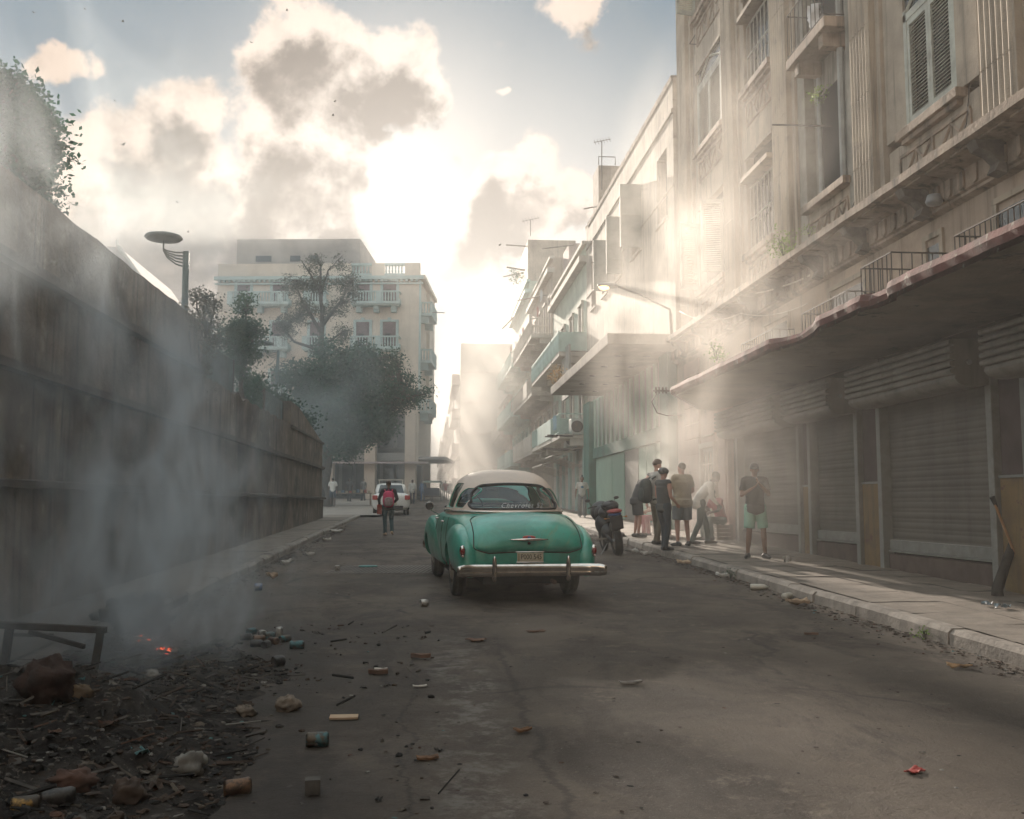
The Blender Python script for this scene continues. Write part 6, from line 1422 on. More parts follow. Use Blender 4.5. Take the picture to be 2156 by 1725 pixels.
# ================================================================ PEOPLE: one continuous body per person, clothes as close shells over it
M_SKIN = [mat('skin_tan', (.42, .25, .17), .6, .1, 8), mat('skin_brown', (.22, .12, .08), .6, .1, 8), mat('skin_dark', (.10, .058, .042), .6, .1, 8), mat('skin_pink', (.50, .28, .21), .6, .1, 8)]
def cloth(name, c): return mat('cloth_'+name, c, .9, .14, 7, bump=.006, bs=14)
def person(label, foot, h, yaw, pose, skin, top=None, bottom=None, shoes=(.03, .03, .03), hair=(.02, .015, .012), shirt=None, sleeves=1, legs='trousers', build=1.0, group=None, hairstyle='short', extras=None, lean=0.0, vox=.012):
    """pose: dict of joint positions in body units (height 1.75), x right, y forward, z up, merged over a standing default"""
    k = h/1.75
    J = dict(pel=(0, 0, .95), wai=(0, .0, 1.10), che=(0, .01, 1.32), nec=(0, .0, 1.50), hea=(0, .02, 1.63),
             shL=(-.185, 0, 1.43), shR=(.185, 0, 1.43), elL=(-.25, -.02, 1.15), elR=(.25, -.02, 1.15), haL=(-.26, .06, .90), haR=(.26, .06, .90),
             hiL=(-.095, 0, .92), hiR=(.095, 0, .92), knL=(-.11, .03, .50), knR=(.11, .03, .50), anL=(-.12, -.02, .09), anR=(.12, -.02, .09), toL=(-.15, .13, .03), toR=(.15, .13, .03), look=(0, 1, 0))
    J.update(pose); look = Vector(J.pop('look')).normalized(); J = {a: Vector(b) for a, b in J.items()}
    t = thing('person', foot, label, 'person', group, rz=yaw); W_ = build
    def fin(b, name, m, voxel, sm=4, fac=.5):
        b.v = [(p[0]*k, p[1]*k, p[2]*k) for p in b.v]; o = b.build(name, m, t, smooth=True, local=True)
        r = o.modifiers.new('r', 'REMESH'); r.mode = 'VOXEL'; r.voxel_size = voxel*k; r.use_smooth_shade = True
        q = o.modifiers.new('s', 'SMOOTH'); q.factor = fac; q.iterations = sm; return o
    def limb(b, pts, rs, n=10):
        for i in range(len(pts)-1): b.tube([pts[i], pts[i+1]], [rs[i], rs[i+1]], n); b.ell(pts[i+1], (rs[i+1],)*3, 10, 6)
        b.ell(pts[0], (rs[0],)*3, 10, 6)
    def fr(a, c, u): return a+(c-a)*u
    hd = J['hea']; rt = look.cross(Vector((0, 0, 1))).normalized(); up = rt.cross(look).normalized(); Mh = Matrix((rt, look, up)).transposed().to_4x4()
    def H(x, y, z): return hd+rt*x+look*y+up*z
    b = MB()
    def blk(c, rad): b.ell(c, rad, 16, 10)
    spine = (J['nec']-J['wai']).normalized()
    def torso(b, e):
        c0, c1, c2 = J['pel'], J['wai'], J['che']
        for i in range(6):
            u = i/5; p = fr(c0, c1, u); w = (.155-.015*u)*W_+e; b.ell(p, (w, .105*W_+e, .09), 16, 8)
        for i in range(6):
            u = i/5; p = fr(c1, c2, u); w = (.140+.030*u)*W_+e; b.ell(p, (w, (.100+.012*u)*W_+e, .09), 16, 8)
        b.ell(fr(c2, J['nec'], .45), (.15*W_+e, .095+e, .075), 16, 8)
        for s in ('L', 'R'): b.tube([fr(c2, J['nec'], .55), J['sh'+s]], [.07+e, .058+e], 10)
    torso(b, 0)
    limb(b, [J['nec']-spine*.05, J['nec']+(hd-J['nec'])*.45], [.058, .052])
    b.ell(H(0, -.005, .025), (.073, .092, .092), 18, 12, Mh); b.ell(H(0, .018, -.035), (.056, .068, .072), 16, 10, Mh); b.ell(H(0, .04, -.085), (.03, .03, .025), 12, 8, Mh)
    b.ell(H(0, .088, -.02), (.012, .022, .022), 10, 8, Mh); b.ell(H(0, .076, -.060), (.026, .016, .012), 10, 6, Mh)
    for s in (-1, 1): b.ell(H(s*.075, -.005, -.01), (.012, .022, .032), 8, 6, Mh); b.ell(H(s*.03, .074, .022), (.022, .014, .010), 8, 6, Mh)
    for s, sg in (('L', -1), ('R', 1)):
        sh, el, ha = J['sh'+s], J['el'+s], J['ha'+s]; limb(b, [sh, fr(sh, el, .5), el, fr(el, ha, .35), ha], [.056, .047, .038, .037, .025])
        # hand: palm, four unequal bent fingers, thumb from the side
        d = (ha-el).normalized(); side = Vector((0, 1, 0)) if abs(d.y) < .8 else Vector((0, 0, 1)); pn = d.cross(side).normalized(); side = pn.cross(d).normalized(); palm = ha+d*.045
        Mp = Matrix((side, pn, d)).transposed().to_4x4(); b.ell(palm, (.036, .017, .050), 12, 8, Mp)
        for q, (ln, o) in enumerate(((.062, -.028), (.074, -.010), (.070, .009), (.055, .026))):
            p0 = palm+d*.038+side*o; p1 = p0+d*ln*.5-pn*sg*.006; p2 = p1+d*ln*.42+pn*.022*(-sg); b.tube([p0, p1, p2], [.0105, .010, .0085], 6); b.ell(p2, (.0085,)*3, 6, 4)
        p0 = ha+d*.02-side*.03; p1 = p0+d*.03-side*.022; b.tube([p0, p1, p1+d*.03-side*.004], [.013, .011, .009], 6)
        hi, kn, an, to = J['hi'+s], J['kn'+s], J['an'+s], J['to'+s]; limb(b, [hi, fr(hi, kn, .5), kn, fr(kn, an, .3), an], [.088*W_, .072*W_, .052, .054, .034])
        b.tube([an+Vector((0, -.03, -.03)), fr(an, to, .5)+Vector((0, 0, -.01)), to], [.035, .034, .026], 8)
    body = fin(b, 'body', M_SKIN[skin], vox)
    # shoes
    for s in ('L', 'R'):
        b = MB(); an, to = J['an'+s], J['to'+s]; d = (to-an); d.z = 0; d.normalize(); z = .045 if True else 0
        heel = Vector((an.x, an.y, an.z-.045))-d*.055; b.tube([heel, fr(heel, to, .45)+Vector((0, 0, .004)), to+d*.035], [.046, .044, .034], 10); b.ell(heel, (.046, .046, .046), 10, 8); b.ell(to+d*.035, (.036, .036, .030), 10, 6); b.ell(an-Vector((0, 0, .02)), (.045, .05, .045), 10, 6)
        fin(b, 'shoe', mat('shoe_%.2f_%.2f' % (shoes[0], shoes[1]), shoes, .6, .2, 8), .010, 2)
    # shirt
    if shirt:
        b = MB(); torso(b, .024)
        if shirt[1] == 'long': 
            for i in range(4): b.ell(J['pel']+Vector((0, 0, -.03*i)), (.186*W_+.004, .150*W_, .07), 16, 8)
        b.tube([J['nec']-spine*.06, J['nec']-spine*.0], [.075, .066], 12)
        for s in ('L', 'R'):
            sh, el, ha = J['sh'+s], J['el'+s], J['ha'+s]
            if sleeves >= 2: limb(b, [sh, el, fr(el, ha, .9)], [.070, .056, .040])
            elif sleeves == 1: b.ell(sh, (.068,)*3, 10, 6); b.tube([sh, fr(sh, el, .72)], [.068, .064], 12)
            else: b.ell(sh, (.062,)*3, 10, 6)
        o = fin(b, 'shirt', shirt[0], .013, 3)
    if legs:
        b = MB(); e = .016; c0, c1 = J['pel'], J['wai']
        for i in range(4): b.ell(fr(c0, c1, i*.18), (.160*W_+e*.6, .108*W_+e, .075), 16, 8)
        for s in ('L', 'R'):
            hi, kn, an = J['hi'+s], J['kn'+s], J['an'+s]
            b.ell(hi, ((.088*W_+e*1.4),)*3, 10, 6)
            if legs == 'trousers': limb(b, [hi, fr(hi, kn, .5), kn, fr(kn, an, .5)], [.100*W_, .086*W_, .070, .064]); b.tube([fr(kn, an, .5), an+Vector((0, -.005, -.03))], [.064, .060], 12)
            elif legs == 'wide': limb(b, [hi, fr(hi, kn, .5), kn], [.100*W_, .092*W_, .085]); b.tube([kn, an+Vector((0, 0, -.02))], [.085, .095], 14)
            else: b.tube([hi, fr(hi, kn, .5), fr(hi, kn, .88)], [.100*W_, .097*W_, .094*W_], 14)
        o = fin(b, 'trousers' if legs != 'shorts' else 'shorts', bottom, .013, 3)
    # hair / headgear
    if hairstyle:
        b = MB(); m = mat('hair_%.2f' % hair[0], hair, .7, .3, 20, bump=.01, bs=60); nm = 'hair'
        if hairstyle in ('short', 'long', 'bun', 'full'):
            b.ell(H(0, -.018, .042), (.080, .092, .084), 16, 10, Mh)
            if hairstyle == 'full': b.ell(H(0, .0, .075), (.085, .095, .065), 16, 8, Mh)
            if hairstyle == 'bun': b.ell(H(0, -.03, .15), (.04, .04, .04), 10, 8)
        elif hairstyle == 'helmet':
            b.ell(H(0, -.01, .052), (.100, .130, .088), 18, 10, Mh); nm = 'helmet'; m = mat('helmet_shell', (.16, .16, .15), .4, .5, 22)
        elif hairstyle == 'cap': b.ell(H(0, -.01, .045), (.083, .098, .078), 16, 10, Mh); b.ell(H(0, .10, .035), (.06, .05, .012), 12, 6, Mh); nm = 'cap'; m = mat('cap_%.2f' % hair[0], hair, .8, .2, 10)
        fin(b, nm, m, .012, 2)
    if extras: extras(t, k, J, H, fin)
    return t
def at(px, py, lift=.15):
    p = G(px, py, lift); return (p.x, p.y, gz(0, p.y)+lift)
PI = math.pi
def bearing(p): return math.atan2(-p[0], p[1])          # heading that looks straight away from the camera
c_dark = cloth('dark_grey', (.045, .048, .05)); c_char = cloth('charcoal', (.09, .09, .085)); c_grey = cloth('grey', (.16, .16, .155)); c_white = cloth('white', (.62, .60, .55)); c_tan = cloth('tan', (.42, .34, .24)); c_mint = cloth('mint', (.22, .42, .32)); c_jean = cloth('dark_jeans', (.035, .045, .055)); c_olive = cloth('olive', (.13, .12, .085)); c_navy = cloth('navy', (.03, .045, .07)); c_red = cloth('red', (.40, .06, .06)); c_pink = cloth('pink', (.50, .20, .20)); c_grsh = cloth('grey_green', (.10, .14, .12)); c_blue = cloth('blue', (.06, .14, .26))
# man facing us in mint shorts, hands raised to his face
p = at(1592, 1176)
person('man in black shirt and mint green shorts standing in the smoke by the shutters', p, 1.72, PI-.15, dict(anL=(-.17, -.02, .09), toL=(-.21, .12, .03), anR=(.15, .0, .09), toR=(.20, .13, .03), knL=(-.14, .03, .5), knR=(.12, .03, .5), elL=(-.24, .08, 1.17), haL=(-.06, .22, 1.36), elR=(.25, .06, 1.16), haR=(.08, .20, 1.28), look=(.15, 1, -.2)), 1, shirt=(cloth('black', (.03, .03, .03)), 'long'), bottom=c_mint, legs='shorts', build=1.05, hairstyle='cap', hair=(.04, .04, .04))
# helmeted man
p = at(1398, 1159)
person('man in grey sleeveless shirt, dark jeans and a cycle helmet at the kerb', p, 1.66, bearing(p)-.85, dict(pel=(0, .02, .95), wai=(0, .0, 1.10), anL=(-.10, .10, .09), toL=(-.12, .26, .03), anR=(.10, -.06, .09), toR=(.12, .10, .03), knL=(-.1, .1, .5), elL=(-.24, .02, 1.15), haL=(-.20, .20, .96), elR=(.24, .0, 1.14), haR=(.19, .22, .98), look=(0.05, 1, -.1)), 3, shirt=(c_char, 'long'), sleeves=0, bottom=c_jean, hairstyle='helmet', build=1.0, shoes=(.02, .02, .02))
# tall man with backpack
p = at(1384, 1146); 
person('tall brown haired man in pale tee shirt and olive trousers facing right', p, 1.88, bearing(p)-1.1, dict(anL=(-.10, .06, .09), toL=(-.12, .21, .03), anR=(.10, -.08, .09), toR=(.12, .06, .03), elR=(.24, .03, 1.16), haR=(.10, .26, 1.22), elL=(-.24, .05, 1.18), haL=(-.05, .27, 1.24), look=(.1, 1, -.15)), 3, shirt=(cloth('pale', (.42, .40, .36)), 'long'), bottom=c_olive, hairstyle='full', hair=(.075, .042, .025))
tbp = p
# man leaning forward, dark shirt and shorts
p = at(1342, 1131)
person('man in dark shirt and dark shorts leaning forward with his head bent', p, 1.74, bearing(p)-1.2, dict(pel=(0, -.02, .95), wai=(0, .03, 1.09), che=(0, .12, 1.29), nec=(0, .22, 1.44), hea=(0, .34, 1.50), shL=(-.19, .16, 1.38), shR=(.19, .16, 1.38), elL=(-.25, .06, 1.12), elR=(.24, .12, 1.10), haL=(-.24, .10, .87), haR=(.22, .18, .86), look=(0, 1, -.8)), 3, shirt=(c_dark, 'long'), bottom=c_dark, legs='shorts', hairstyle='cap', hair=(.05, .06, .06), build=1.1)
# big man in tan shirt
p = at(1438, 1150)
person('broad man in tan shirt and grey shorts with his back to the smoke', p, 1.80, bearing(p)+.5, dict(anL=(-.13, -.02, .09), toL=(-.17, .12, .03), anR=(.13, .0, .09), toR=(.17, .14, .03), elR=(.27, .02, 1.16), haR=(.20, .20, 1.05), elL=(-.27, .04, 1.15), haL=(-.16, .22, 1.05), look=(-.3, 1, .1)), 3, shirt=(c_tan, 'long'), bottom=cloth('steel', (.16, .17, .17)), legs='shorts', build=1.25, hairstyle='short', hair=(.12, .09, .06))
# man in white shirt bending
p = at(1475, 1146)
person('man in loose white shirt and dark trousers stooping, beside the tan shirt man', p, 1.72, bearing(p)-1.25, dict(pel=(0, -.06, .94), wai=(0, .02, 1.08), che=(0, .16, 1.25), nec=(0, .28, 1.40), hea=(0, .40, 1.52), shL=(-.19, .22, 1.33), shR=(.19, .22, 1.33), elL=(-.26, .10, 1.08), elR=(.22, .20, 1.05), haL=(-.22, .22, .86), haR=(.18, .36, .90), anL=(-.10, .22, .09), toL=(-.11, .37, .03), knL=(-.1, .16, .5), anR=(.10, -.24, .09), toR=(.11, -.1, .03), knR=(.1, -.04, .5), look=(0, 1, -.2)), 2, shirt=(c_white, 'long'), sleeves=2, bottom=c_grsh, hairstyle='short')
# seated on the step
p = at(1512, 1138)
sit = dict(pel=(0, -.1, .48), wai=(0, -.06, .62), che=(0, .02, .84), nec=(0, .10, 1.0), hea=(0, .18, 1.12), shL=(-.18, .06, .95), shR=(.18, .06, .95), elL=(-.22, .16, .72), elR=(.22, .16, .72), haL=(-.12, .36, .66), haR=(.12, .36, .66), hiL=(-.1, -.06, .47), hiR=(.1, -.06, .47), knL=(-.16, .36, .50), knR=(.16, .36, .50), anL=(-.15, .34, .09), anR=(.15, .36, .09), toL=(-.17, .5, .03), toR=(.17, .52, .03), look=(0, 1, -.35))
person('seated person in red top and dark trousers on the shop doorstep', (p[0]+.1, p[1]+.3, p[2]), 1.72, PI*.62, sit, 2, shirt=(c_red, 'x'), bottom=c_grsh, hairstyle='short')
p = at(1372, 1130)
person('seated person in pink trousers half hidden behind the tall man', (p[0]+.35, p[1]+.8, p[2]), 1.66, PI*.55, sit, 0, shirt=(c_white, 'x'), bottom=c_pink, hairstyle='short')
# doorstep bench carrying the two sitters
for (q, lb_2) in (((at(1512, 1138)[0]+.2, at(1512, 1138)[1]+.3, at(1512, 1138)[2]), 'low crate used as a seat by the person in the red top'), ((at(1372, 1130)[0]+.45, at(1372, 1130)[1]+.8, at(1372, 1130)[2]), 'low crate used as a seat by the person in pink trousers')):
    b = MB(); x, y, z = q
    for i in range(4): b.box(x-.2, x+.2, y-.22, y+.22, z+.0+i*.095, z+.075+i*.095)
    for (dx, dy) in ((-.17, -.19), (.17, -.19), (-.17, .19), (.17, .19)): b.box(x+dx-.02, x+dx+.02, y+dy-.02, y+dy+.02, z, z+.37)
    tag(b.build('crate', M_CORN), lb_2, 'crate')
# woman in striped trousers
def stripes():
    m, t, b, out = newmat('striped_cloth'); co = t.nodes.new('ShaderNodeTexCoord').outputs['Object']; w = t.nodes.new('ShaderNodeTexWave'); w.bands_direction = 'X'; w.inputs['Scale'].default_value = 9; w.inputs['Distortion'].default_value = .6; t.links.new(co, w.inputs['Vector'])
    base = _mix(t, _ramp(t, w.outputs['Fac'], .45, .55), (.04, .045, .05), (.42, .42, .40)); t.links.new(base, b.inputs['Base Color']); b.inputs['Roughness'].default_value = .9; return m
p = at(1226, 1089)
def wx_(t, k, J, H, fin):
    b = MB(); b.ell((0.0, .125, 1.29), (.07, .02, .055), 12, 8); fin(b, 'shirt_print', mat('blue_print', (.05, .20, .34), .8, .2, 9), .008, 1, .3)
person('woman in white printed tee shirt and striped wide trousers walking up the pavement', p, 1.62, PI-.1, dict(anL=(-.09, .10, .09), toL=(-.10, .25, .03), anR=(.09, -.12, .09), toR=(.10, .02, .03), knL=(-.1, .1, .5), elL=(-.26, -.02, 1.14), elR=(.26, -.04, 1.14), haL=(-.28, .04, .90), haR=(.28, .02, .90)), 1, shirt=(c_white, 'x'), bottom=stripes(), legs='wide', hairstyle='bun', extras=wx_, build=.95, shoes=(.5, .48, .45))
# child with the pink backpack, walking away
p = at(817, 1127, 0)
child_foot = p
def hood(t, k, J, H, fin):
    b = MB(); b.box(-.36, -.20, -.06, .10, .66, .98); o = b.build('red_jacket', mat('cloth_rust', (.26, .05, .03), .9, .2, 8), t, local=True, bevel=.03)
    for v in o.data.vertices: v.co *= k
person('youngster in black jacket walking away down the road with a pink backpack', p, 1.57, bearing(p)+.02, dict(anL=(-.09, .02, .09), toL=(-.12, .16, .03), anR=(.12, -.10, .14), toR=(.14, .02, .05), knR=(.1, .05, .5), elL=(-.30, -.06, 1.16), haL=(-.28, .06, .94), elR=(.28, .0, 1.16), haR=(.20, .16, 1.05), hea=(0, .05, 1.63)), 2, shirt=(cloth('jacket_black', (.02, .022, .026)), 'long'), sleeves=2, bottom=cloth('teal_jeans', (.035, .075, .085)), legs='trousers', hairstyle='short', hair=(.06, .03, .022), extras=hood, shoes=(.42, .30, .2))
bp_ = thing('backpack', (p[0], p[1], p[2]+.85), 'bright pink school backpack on the youngster in the road', 'backpack', rz=bearing(p)+.02)
def rb_(name, m, c, rad, parent, pw=2.6, n=20, mm=12):
    b = MB()
    for i in range(mm+1):
        a = -PI/2+PI*i/mm
        for j in range(n):
            q = 2*PI*j/n; sg = lambda v, e: math.copysign(abs(v)**e, v); e = 2/pw
            b.v.append((c[0]+rad[0]*sg(math.cos(a), e)*sg(math.cos(q), e), c[1]+rad[1]*sg(math.cos(a), e)*sg(math.sin(q), e), c[2]+rad[2]*sg(math.sin(a), e)))
    for i in range(mm):
        for j in range(n): b.f.append((i*n+j, i*n+(j+1) % n, (i+1)*n+(j+1) % n, (i+1)*n+j)); b.m.append(0)
    return b.build(name, m, parent, smooth=True, local=True)
M_PK = mat('pink_nylon', (.55, .05, .13), .6, .2, 6); M_PG = mat('grey_panel', (.30, .22, .22), .6, .5, 14)
pk = rb_('bag_body', M_PK, (0, -.21, .18), (.165, .09, .24), bp_, 3); rb_('pocket', M_PG, (0, -.285, .11), (.12, .04, .13), bp_, 3)
b = MB()
for s in (-1, 1): b.tube([(s*.1, -.13, .42), (s*.12, .02, .48), (s*.14, .13, .36), (s*.15, .10, .12), (s*.13, -.12, .02)], .018, 6)
b.build('strap', M_PK, bp_, smooth=True, local=True)
b = MB(); b.tube([(-.03, -.19, .42), (0, -.2, .47), (.03, -.19, .42)], .008, 5); b.build('handle', M_PK, bp_, smooth=True, local=True)
# the tall man's backpack hangs at his back
dv = Vector((math.sin(-(bearing(tbp)-1.1)), math.cos(bearing(tbp)-1.1), 0)); dv = Vector((-math.sin(bearing(tbp)-1.1), math.cos(bearing(tbp)-1.1), 0))
bq = thing('backpack', (tbp[0], tbp[1], tbp[2]+1.0), 'dark grey backpack worn by the tall brown haired man', 'backpack', rz=bearing(tbp)-1.1)
rb_('bag_body', cloth('pack_grey', (.05, .06, .055)), (0, -.27, .18), (.17, .12, .28), bq, 2.8); rb_('pocket', cloth('pack_grey', (.05, .06, .055)), (0, -.38, .10), (.12, .05, .15), bq, 2.8)
b = MB()
for s in (-1, 1): b.tube([(s*.11, -.17, .44), (s*.13, .02, .56), (s*.14, .14, .40), (s*.16, .06, .05), (s*.13, -.16, -.02)], .020, 6)
b.build('strap', cloth('pack_grey', (.05, .06, .055)), bq, smooth=True, local=True)
# schoolboy, table with goods, people further off
p = at(700, 1067, .12)
person('schoolboy in white shirt and dark shorts walking on the plaza past the wall end', p, 1.68, bearing(p), dict(anL=(-.09, .12, .09), toL=(-.10, .26, .03), anR=(.09, -.10, .09), toR=(.10, .04, .03)), 2, shirt=(c_white, 'x'), bottom=c_navy, legs='shorts', hairstyle='short', vox=.016)
p = at(688, 1062, .12)
person('person in dark clothes half hidden by the corner of the wall', (p[0]-.25, p[1]+3, p[2]), 1.74, bearing(p), {}, 2, shirt=(c_navy, 'long'), sleeves=2, bottom=c_navy, hairstyle='short', vox=.018)
p = at(868, 1062, 0)
person('man in white shirt carrying a dark bag beside the taxi', p, 1.72, PI, dict(anL=(-.10, .16, .09), toL=(-.11, .30, .03), anR=(.08, -.14, .09), toR=(.09, .0, .03), haL=(-.12, .22, 1.05), elL=(-.26, .02, 1.15)), 2, shirt=(c_white, 'long'), sleeves=2, bottom=c_navy, hairstyle='short', vox=.018)
p = at(890, 1056, 0)
person('distant person in blue standing between the white shirted man and the cart', p, 1.7, PI, {}, 2, shirt=(c_blue, 'long'), sleeves=2, bottom=c_blue, hairstyle='short', vox=.02)
for (px, py, lb_2, c1_, c2_) in ((938, 1052, 'distant pedestrian in red just left of the old car roof', c_red, c_grey), (947, 1050, 'faint distant pedestrian in grey by the far right pavement', c_grey, c_dark), (930, 1046, 'faint distant pedestrian in white beyond the cart', c_white, c_jean), (735, 1056, 'vendor in dark shirt standing behind the goods table', c_dark, c_dark), (765, 1054, 'customer in pale shirt at the right end of the goods table', c_grey, c_jean)):
    lf = .12 if px < 800 else 0; p = at(px, py, lf)
    person(lb_2, p, 1.7, PI if px != 765 else .6, dict(anL=(-.09, .10, .09), anR=(.09, -.08, .09)), 2, shirt=(c1_, 'long'), sleeves=1, bottom=c2_, hairstyle='short', vox=.022)
p = at(742, 1064, .12); tb = thing('goods_table', p, 'vendor table with small goods on the plaza under the tree', 'table')
b = MB(); x, y, z = p; b.box(x-1.2, x+1.2, y-.4, y+.4, z+.72, z+.76); b.build('table_top', M_CORN, tb)
for dx in (-1.1, 1.1):
    for dy in (-.35, .35): b = MB(); b.box(x+dx-.03, x+dx+.03, y+dy-.03, y+dy+.03, z, z+.72); b.build('leg', M_CORN, tb)
rnd = random.Random(4)
for i in range(10):
    b = MB(); xx = x-1.05+i*.23; hh = rnd.uniform(.08, .2); b.box(xx-.07, xx+.07, y-.2, y+.1, z+.765, z+.765+hh); b.box(xx-.075, xx+.075, y-.21, y+.11, z+.765+hh, z+.785+hh)
    tag(b.build('goods_carton', [mat('box_%d' % (i % 4), [(.4, .1, .08), (.35, .3, .2), (.12, .2, .3), (.5, .45, .35)][i % 4], .8, .1, 5)]), ['red','buff','blue','cream'][i % 4]+' carton on the vendor table, '+['first','second','third','fourth','fifth','sixth','seventh','eighth','ninth','tenth'][i]+' from its left end', 'carton', 'goods on the vendor table')
# three wheeled cab with canopy
p = at(910, 1056, 0); x, y, z = p; s = F/y; ct = thing('pedal_cab', p, 'three wheeled pedal cab with a canopy in the distance down the road', 'pedal cab')
b = MB(); b.v = [(x-.75, y-.7, z+1.5), (x+.75, y-.7, z+1.5), (x+.8, y+1.2, z+1.55), (x-.8, y+1.2, z+1.55), (x-.7, y-.5, z+1.66), (x+.7, y-.5, z+1.66), (x+.7, y+1.0, z+1.7), (x-.7, y+1.0, z+1.7)]; b.f = [(0, 1, 2, 3), (4, 5, 6, 7), (0, 1, 5, 4), (1, 2, 6, 5), (2, 3, 7, 6), (3, 0, 4, 7)]; b.m = [0]*6; b.build('canopy', c_grsh, ct)
b = MB(); 
for dx in (-.65, .65):
    for dy in (-.5, .9): b.cyl((x+dx, y+dy, z+.4), (x+dx, y+dy, z+1.52), .025, n=6)
b.box(x-.65, x+.65, y-.4, y+.5, z+.35, z+.45); b.build('frame', M_IRON, ct)
b = MB(); b.box(x-.6, x+.6, y-.35, y+.3, z+.46, z+.65); b.box(x-.6, x+.6, y-.42, y-.3, z+.5, z+1.1); b.build('seat', c_navy, ct, bevel=.04)
for dx, dy in ((-.7, -.1), (.7, -.1), (0, 1.9)):
    b = MB(); b.lathe([(.28, -.02), (.32, -.025), (.34, 0), (.32, .025), (.28, .02)], Matrix.Translation((x+dx, y+dy, z+.34)) @ Matrix.Rotation(R(90), 4, 'Y'), n=24)
    for q in range(4): b.cyl((x+dx, y+dy, z+.34), (x+dx, y+dy+.3*math.cos(q*PI/2), z+.34+.3*math.sin(q*PI/2)), .008, n=4)
    b.build('wheel', M_TYRE, ct)
# ================================================================ burning rubbish heap, litter, broken furniture, tools
M_ASH = None
def ashmat():
    m, t, b, out = newmat('ash_and_char'); co = t.nodes.new('ShaderNodeTexCoord').outputs['Object']
    base = _mix(t, _ramp(t, _noise(t, co, 2.5, 8, .7), .38, .62), (.013, .011, .010), (.055, .048, .042))
    base = _mix(t, _mul(t, _ramp(t, _noise(t, co, 7, 8, .75), .56, .66), .8), base, (.13, .12, .11))
    base = _mix(t, _mul(t, _ramp(t, _noise(t, co, 28, 6, .7), .60, .66), .7), base, (.20, .17, .14))
    base = _mix(t, _mul(t, _ramp(t, _noise(t, co, 5, 8, .75, 1.0), .62, .68), .6), base, (.09, .045, .025))
    t.links.new(base, b.inputs['Base Color']); b.inputs['Roughness'].default_value = .95; b.inputs['Specular IOR Level'].default_value = .2
    bp = t.nodes.new('ShaderNodeBump'); bp.inputs['Distance'].default_value = .03; t.links.new(_noise(t, co, 35, 8, .75), bp.inputs['Height']); t.links.new(bp.outputs[0], b.inputs['Normal']); return m
M_ASH = ashmat()
def heap_h(x, y):
    # footprint: from the wall to a ragged line in the road
    edge = -1.05+.28*mnoise.noise((y*.8, 2, 0))+.16*mnoise.noise((y*2.3, 4, 0))-(max(0, y-8.3)*.75)+(0.35*max(0, 5.2-y))
    d = (edge-x); far = 10.9-y
    if d < 0 or far < 0: return -.06
    e = min(1, d/.9)*min(1, far/1.2); e = e*e*(3-2*e)
    h = e*(.10+.13*(mnoise.noise((x*1.1, y*1.1, 1))+.5)+.10*abs(mnoise.noise((x*3, y*3, 2)))+.06*mnoise.noise((x*8, y*8, 3))+.03*mnoise.noise((x*19, y*19, 3)))
    h += e*.16*max(0, 1-math.hypot(x+2.9, y-6.4)/1.3)
    h *= 1-.75*max(0, min(1, (y-6.6)/1.0))
    return max(h, -.02)
b = MB(); nx, ny = 110, 200; X0, X1, Y0, Y1 = -4.15, -.2, 2.6, 11.2
for j in range(ny+1):
    for i in range(nx+1):
        x = X0+(X1-X0)*i/nx; y = Y0+(Y1-Y0)*j/ny; b.v.append((x, y, gz(0, y)+heap_h(x, y)+(.12 if x < -3 else 0)*0))
for j in range(ny):
    for i in range(nx): b.f.append((j*(nx+1)+i, j*(nx+1)+i+1, (j+1)*(nx+1)+i+1, (j+1)*(nx+1)+i)); b.m.append(0)
heap_o = b.build('ash_heap', M_ASH, smooth=True, kind='stuff')
def GH(px, py):
    h = 0
    for _ in range(12): p = G(px, py, h); h = .5*h+.5*max(heap_h(p.x, p.y), 0)
    return p
def HZ(x, y): return gz(0, y)+max(heap_h(x, y), 0)
# scorched skin of soot and ash dust spread on the road round the heap is part of the heap's ragged rim
rnd = random.Random(77)
M_LIT = [mat('char_black', (.012, .011, .010), .9, .3, 9), mat('char_brown', (.05, .032, .022), .9, .4, 9), mat('ash_grey', (.085, .078, .07), .95, .3, 9), mat('burnt_paper', (.09, .075, .058), .9, .4, 9), mat('dirty_white', (.20, .19, .17), .8, .3, 9), mat('rust', (.075, .035, .02), .85, .4, 9), mat('teal_scrap', (.05, .14, .14), .6, .3, 9)]
def chunk(b, c, r, rnd, flat=.6):
    n, m = 7, 4; ax = [r*rnd.uniform(.6, 1.3), r*rnd.uniform(.5, 1.1), r*rnd.uniform(.3, .9)*flat]; a = rnd.uniform(0, 6.3); ca, sa = math.cos(a), math.sin(a); o = len(b.v)
    for i in range(m+1):
        th = -PI/2+PI*i/m
        for j in range(n):
            q = 2*PI*j/n; k = rnd.uniform(.7, 1.2); x = ax[0]*math.cos(th)*math.cos(q)*k; y = ax[1]*math.cos(th)*math.sin(q)*k; z = ax[2]*math.sin(th)*k
            b.v.append((c[0]+x*ca-y*sa, c[1]+x*sa+y*ca, c[2]+z))
    for i in range(m):
        for j in range(n): b.f.append((o+i*n+j, o+i*n+(j+1) % n, o+(i+1)*n+(j+1) % n, o+(i+1)*n+j)); b.m.append(b.cur)
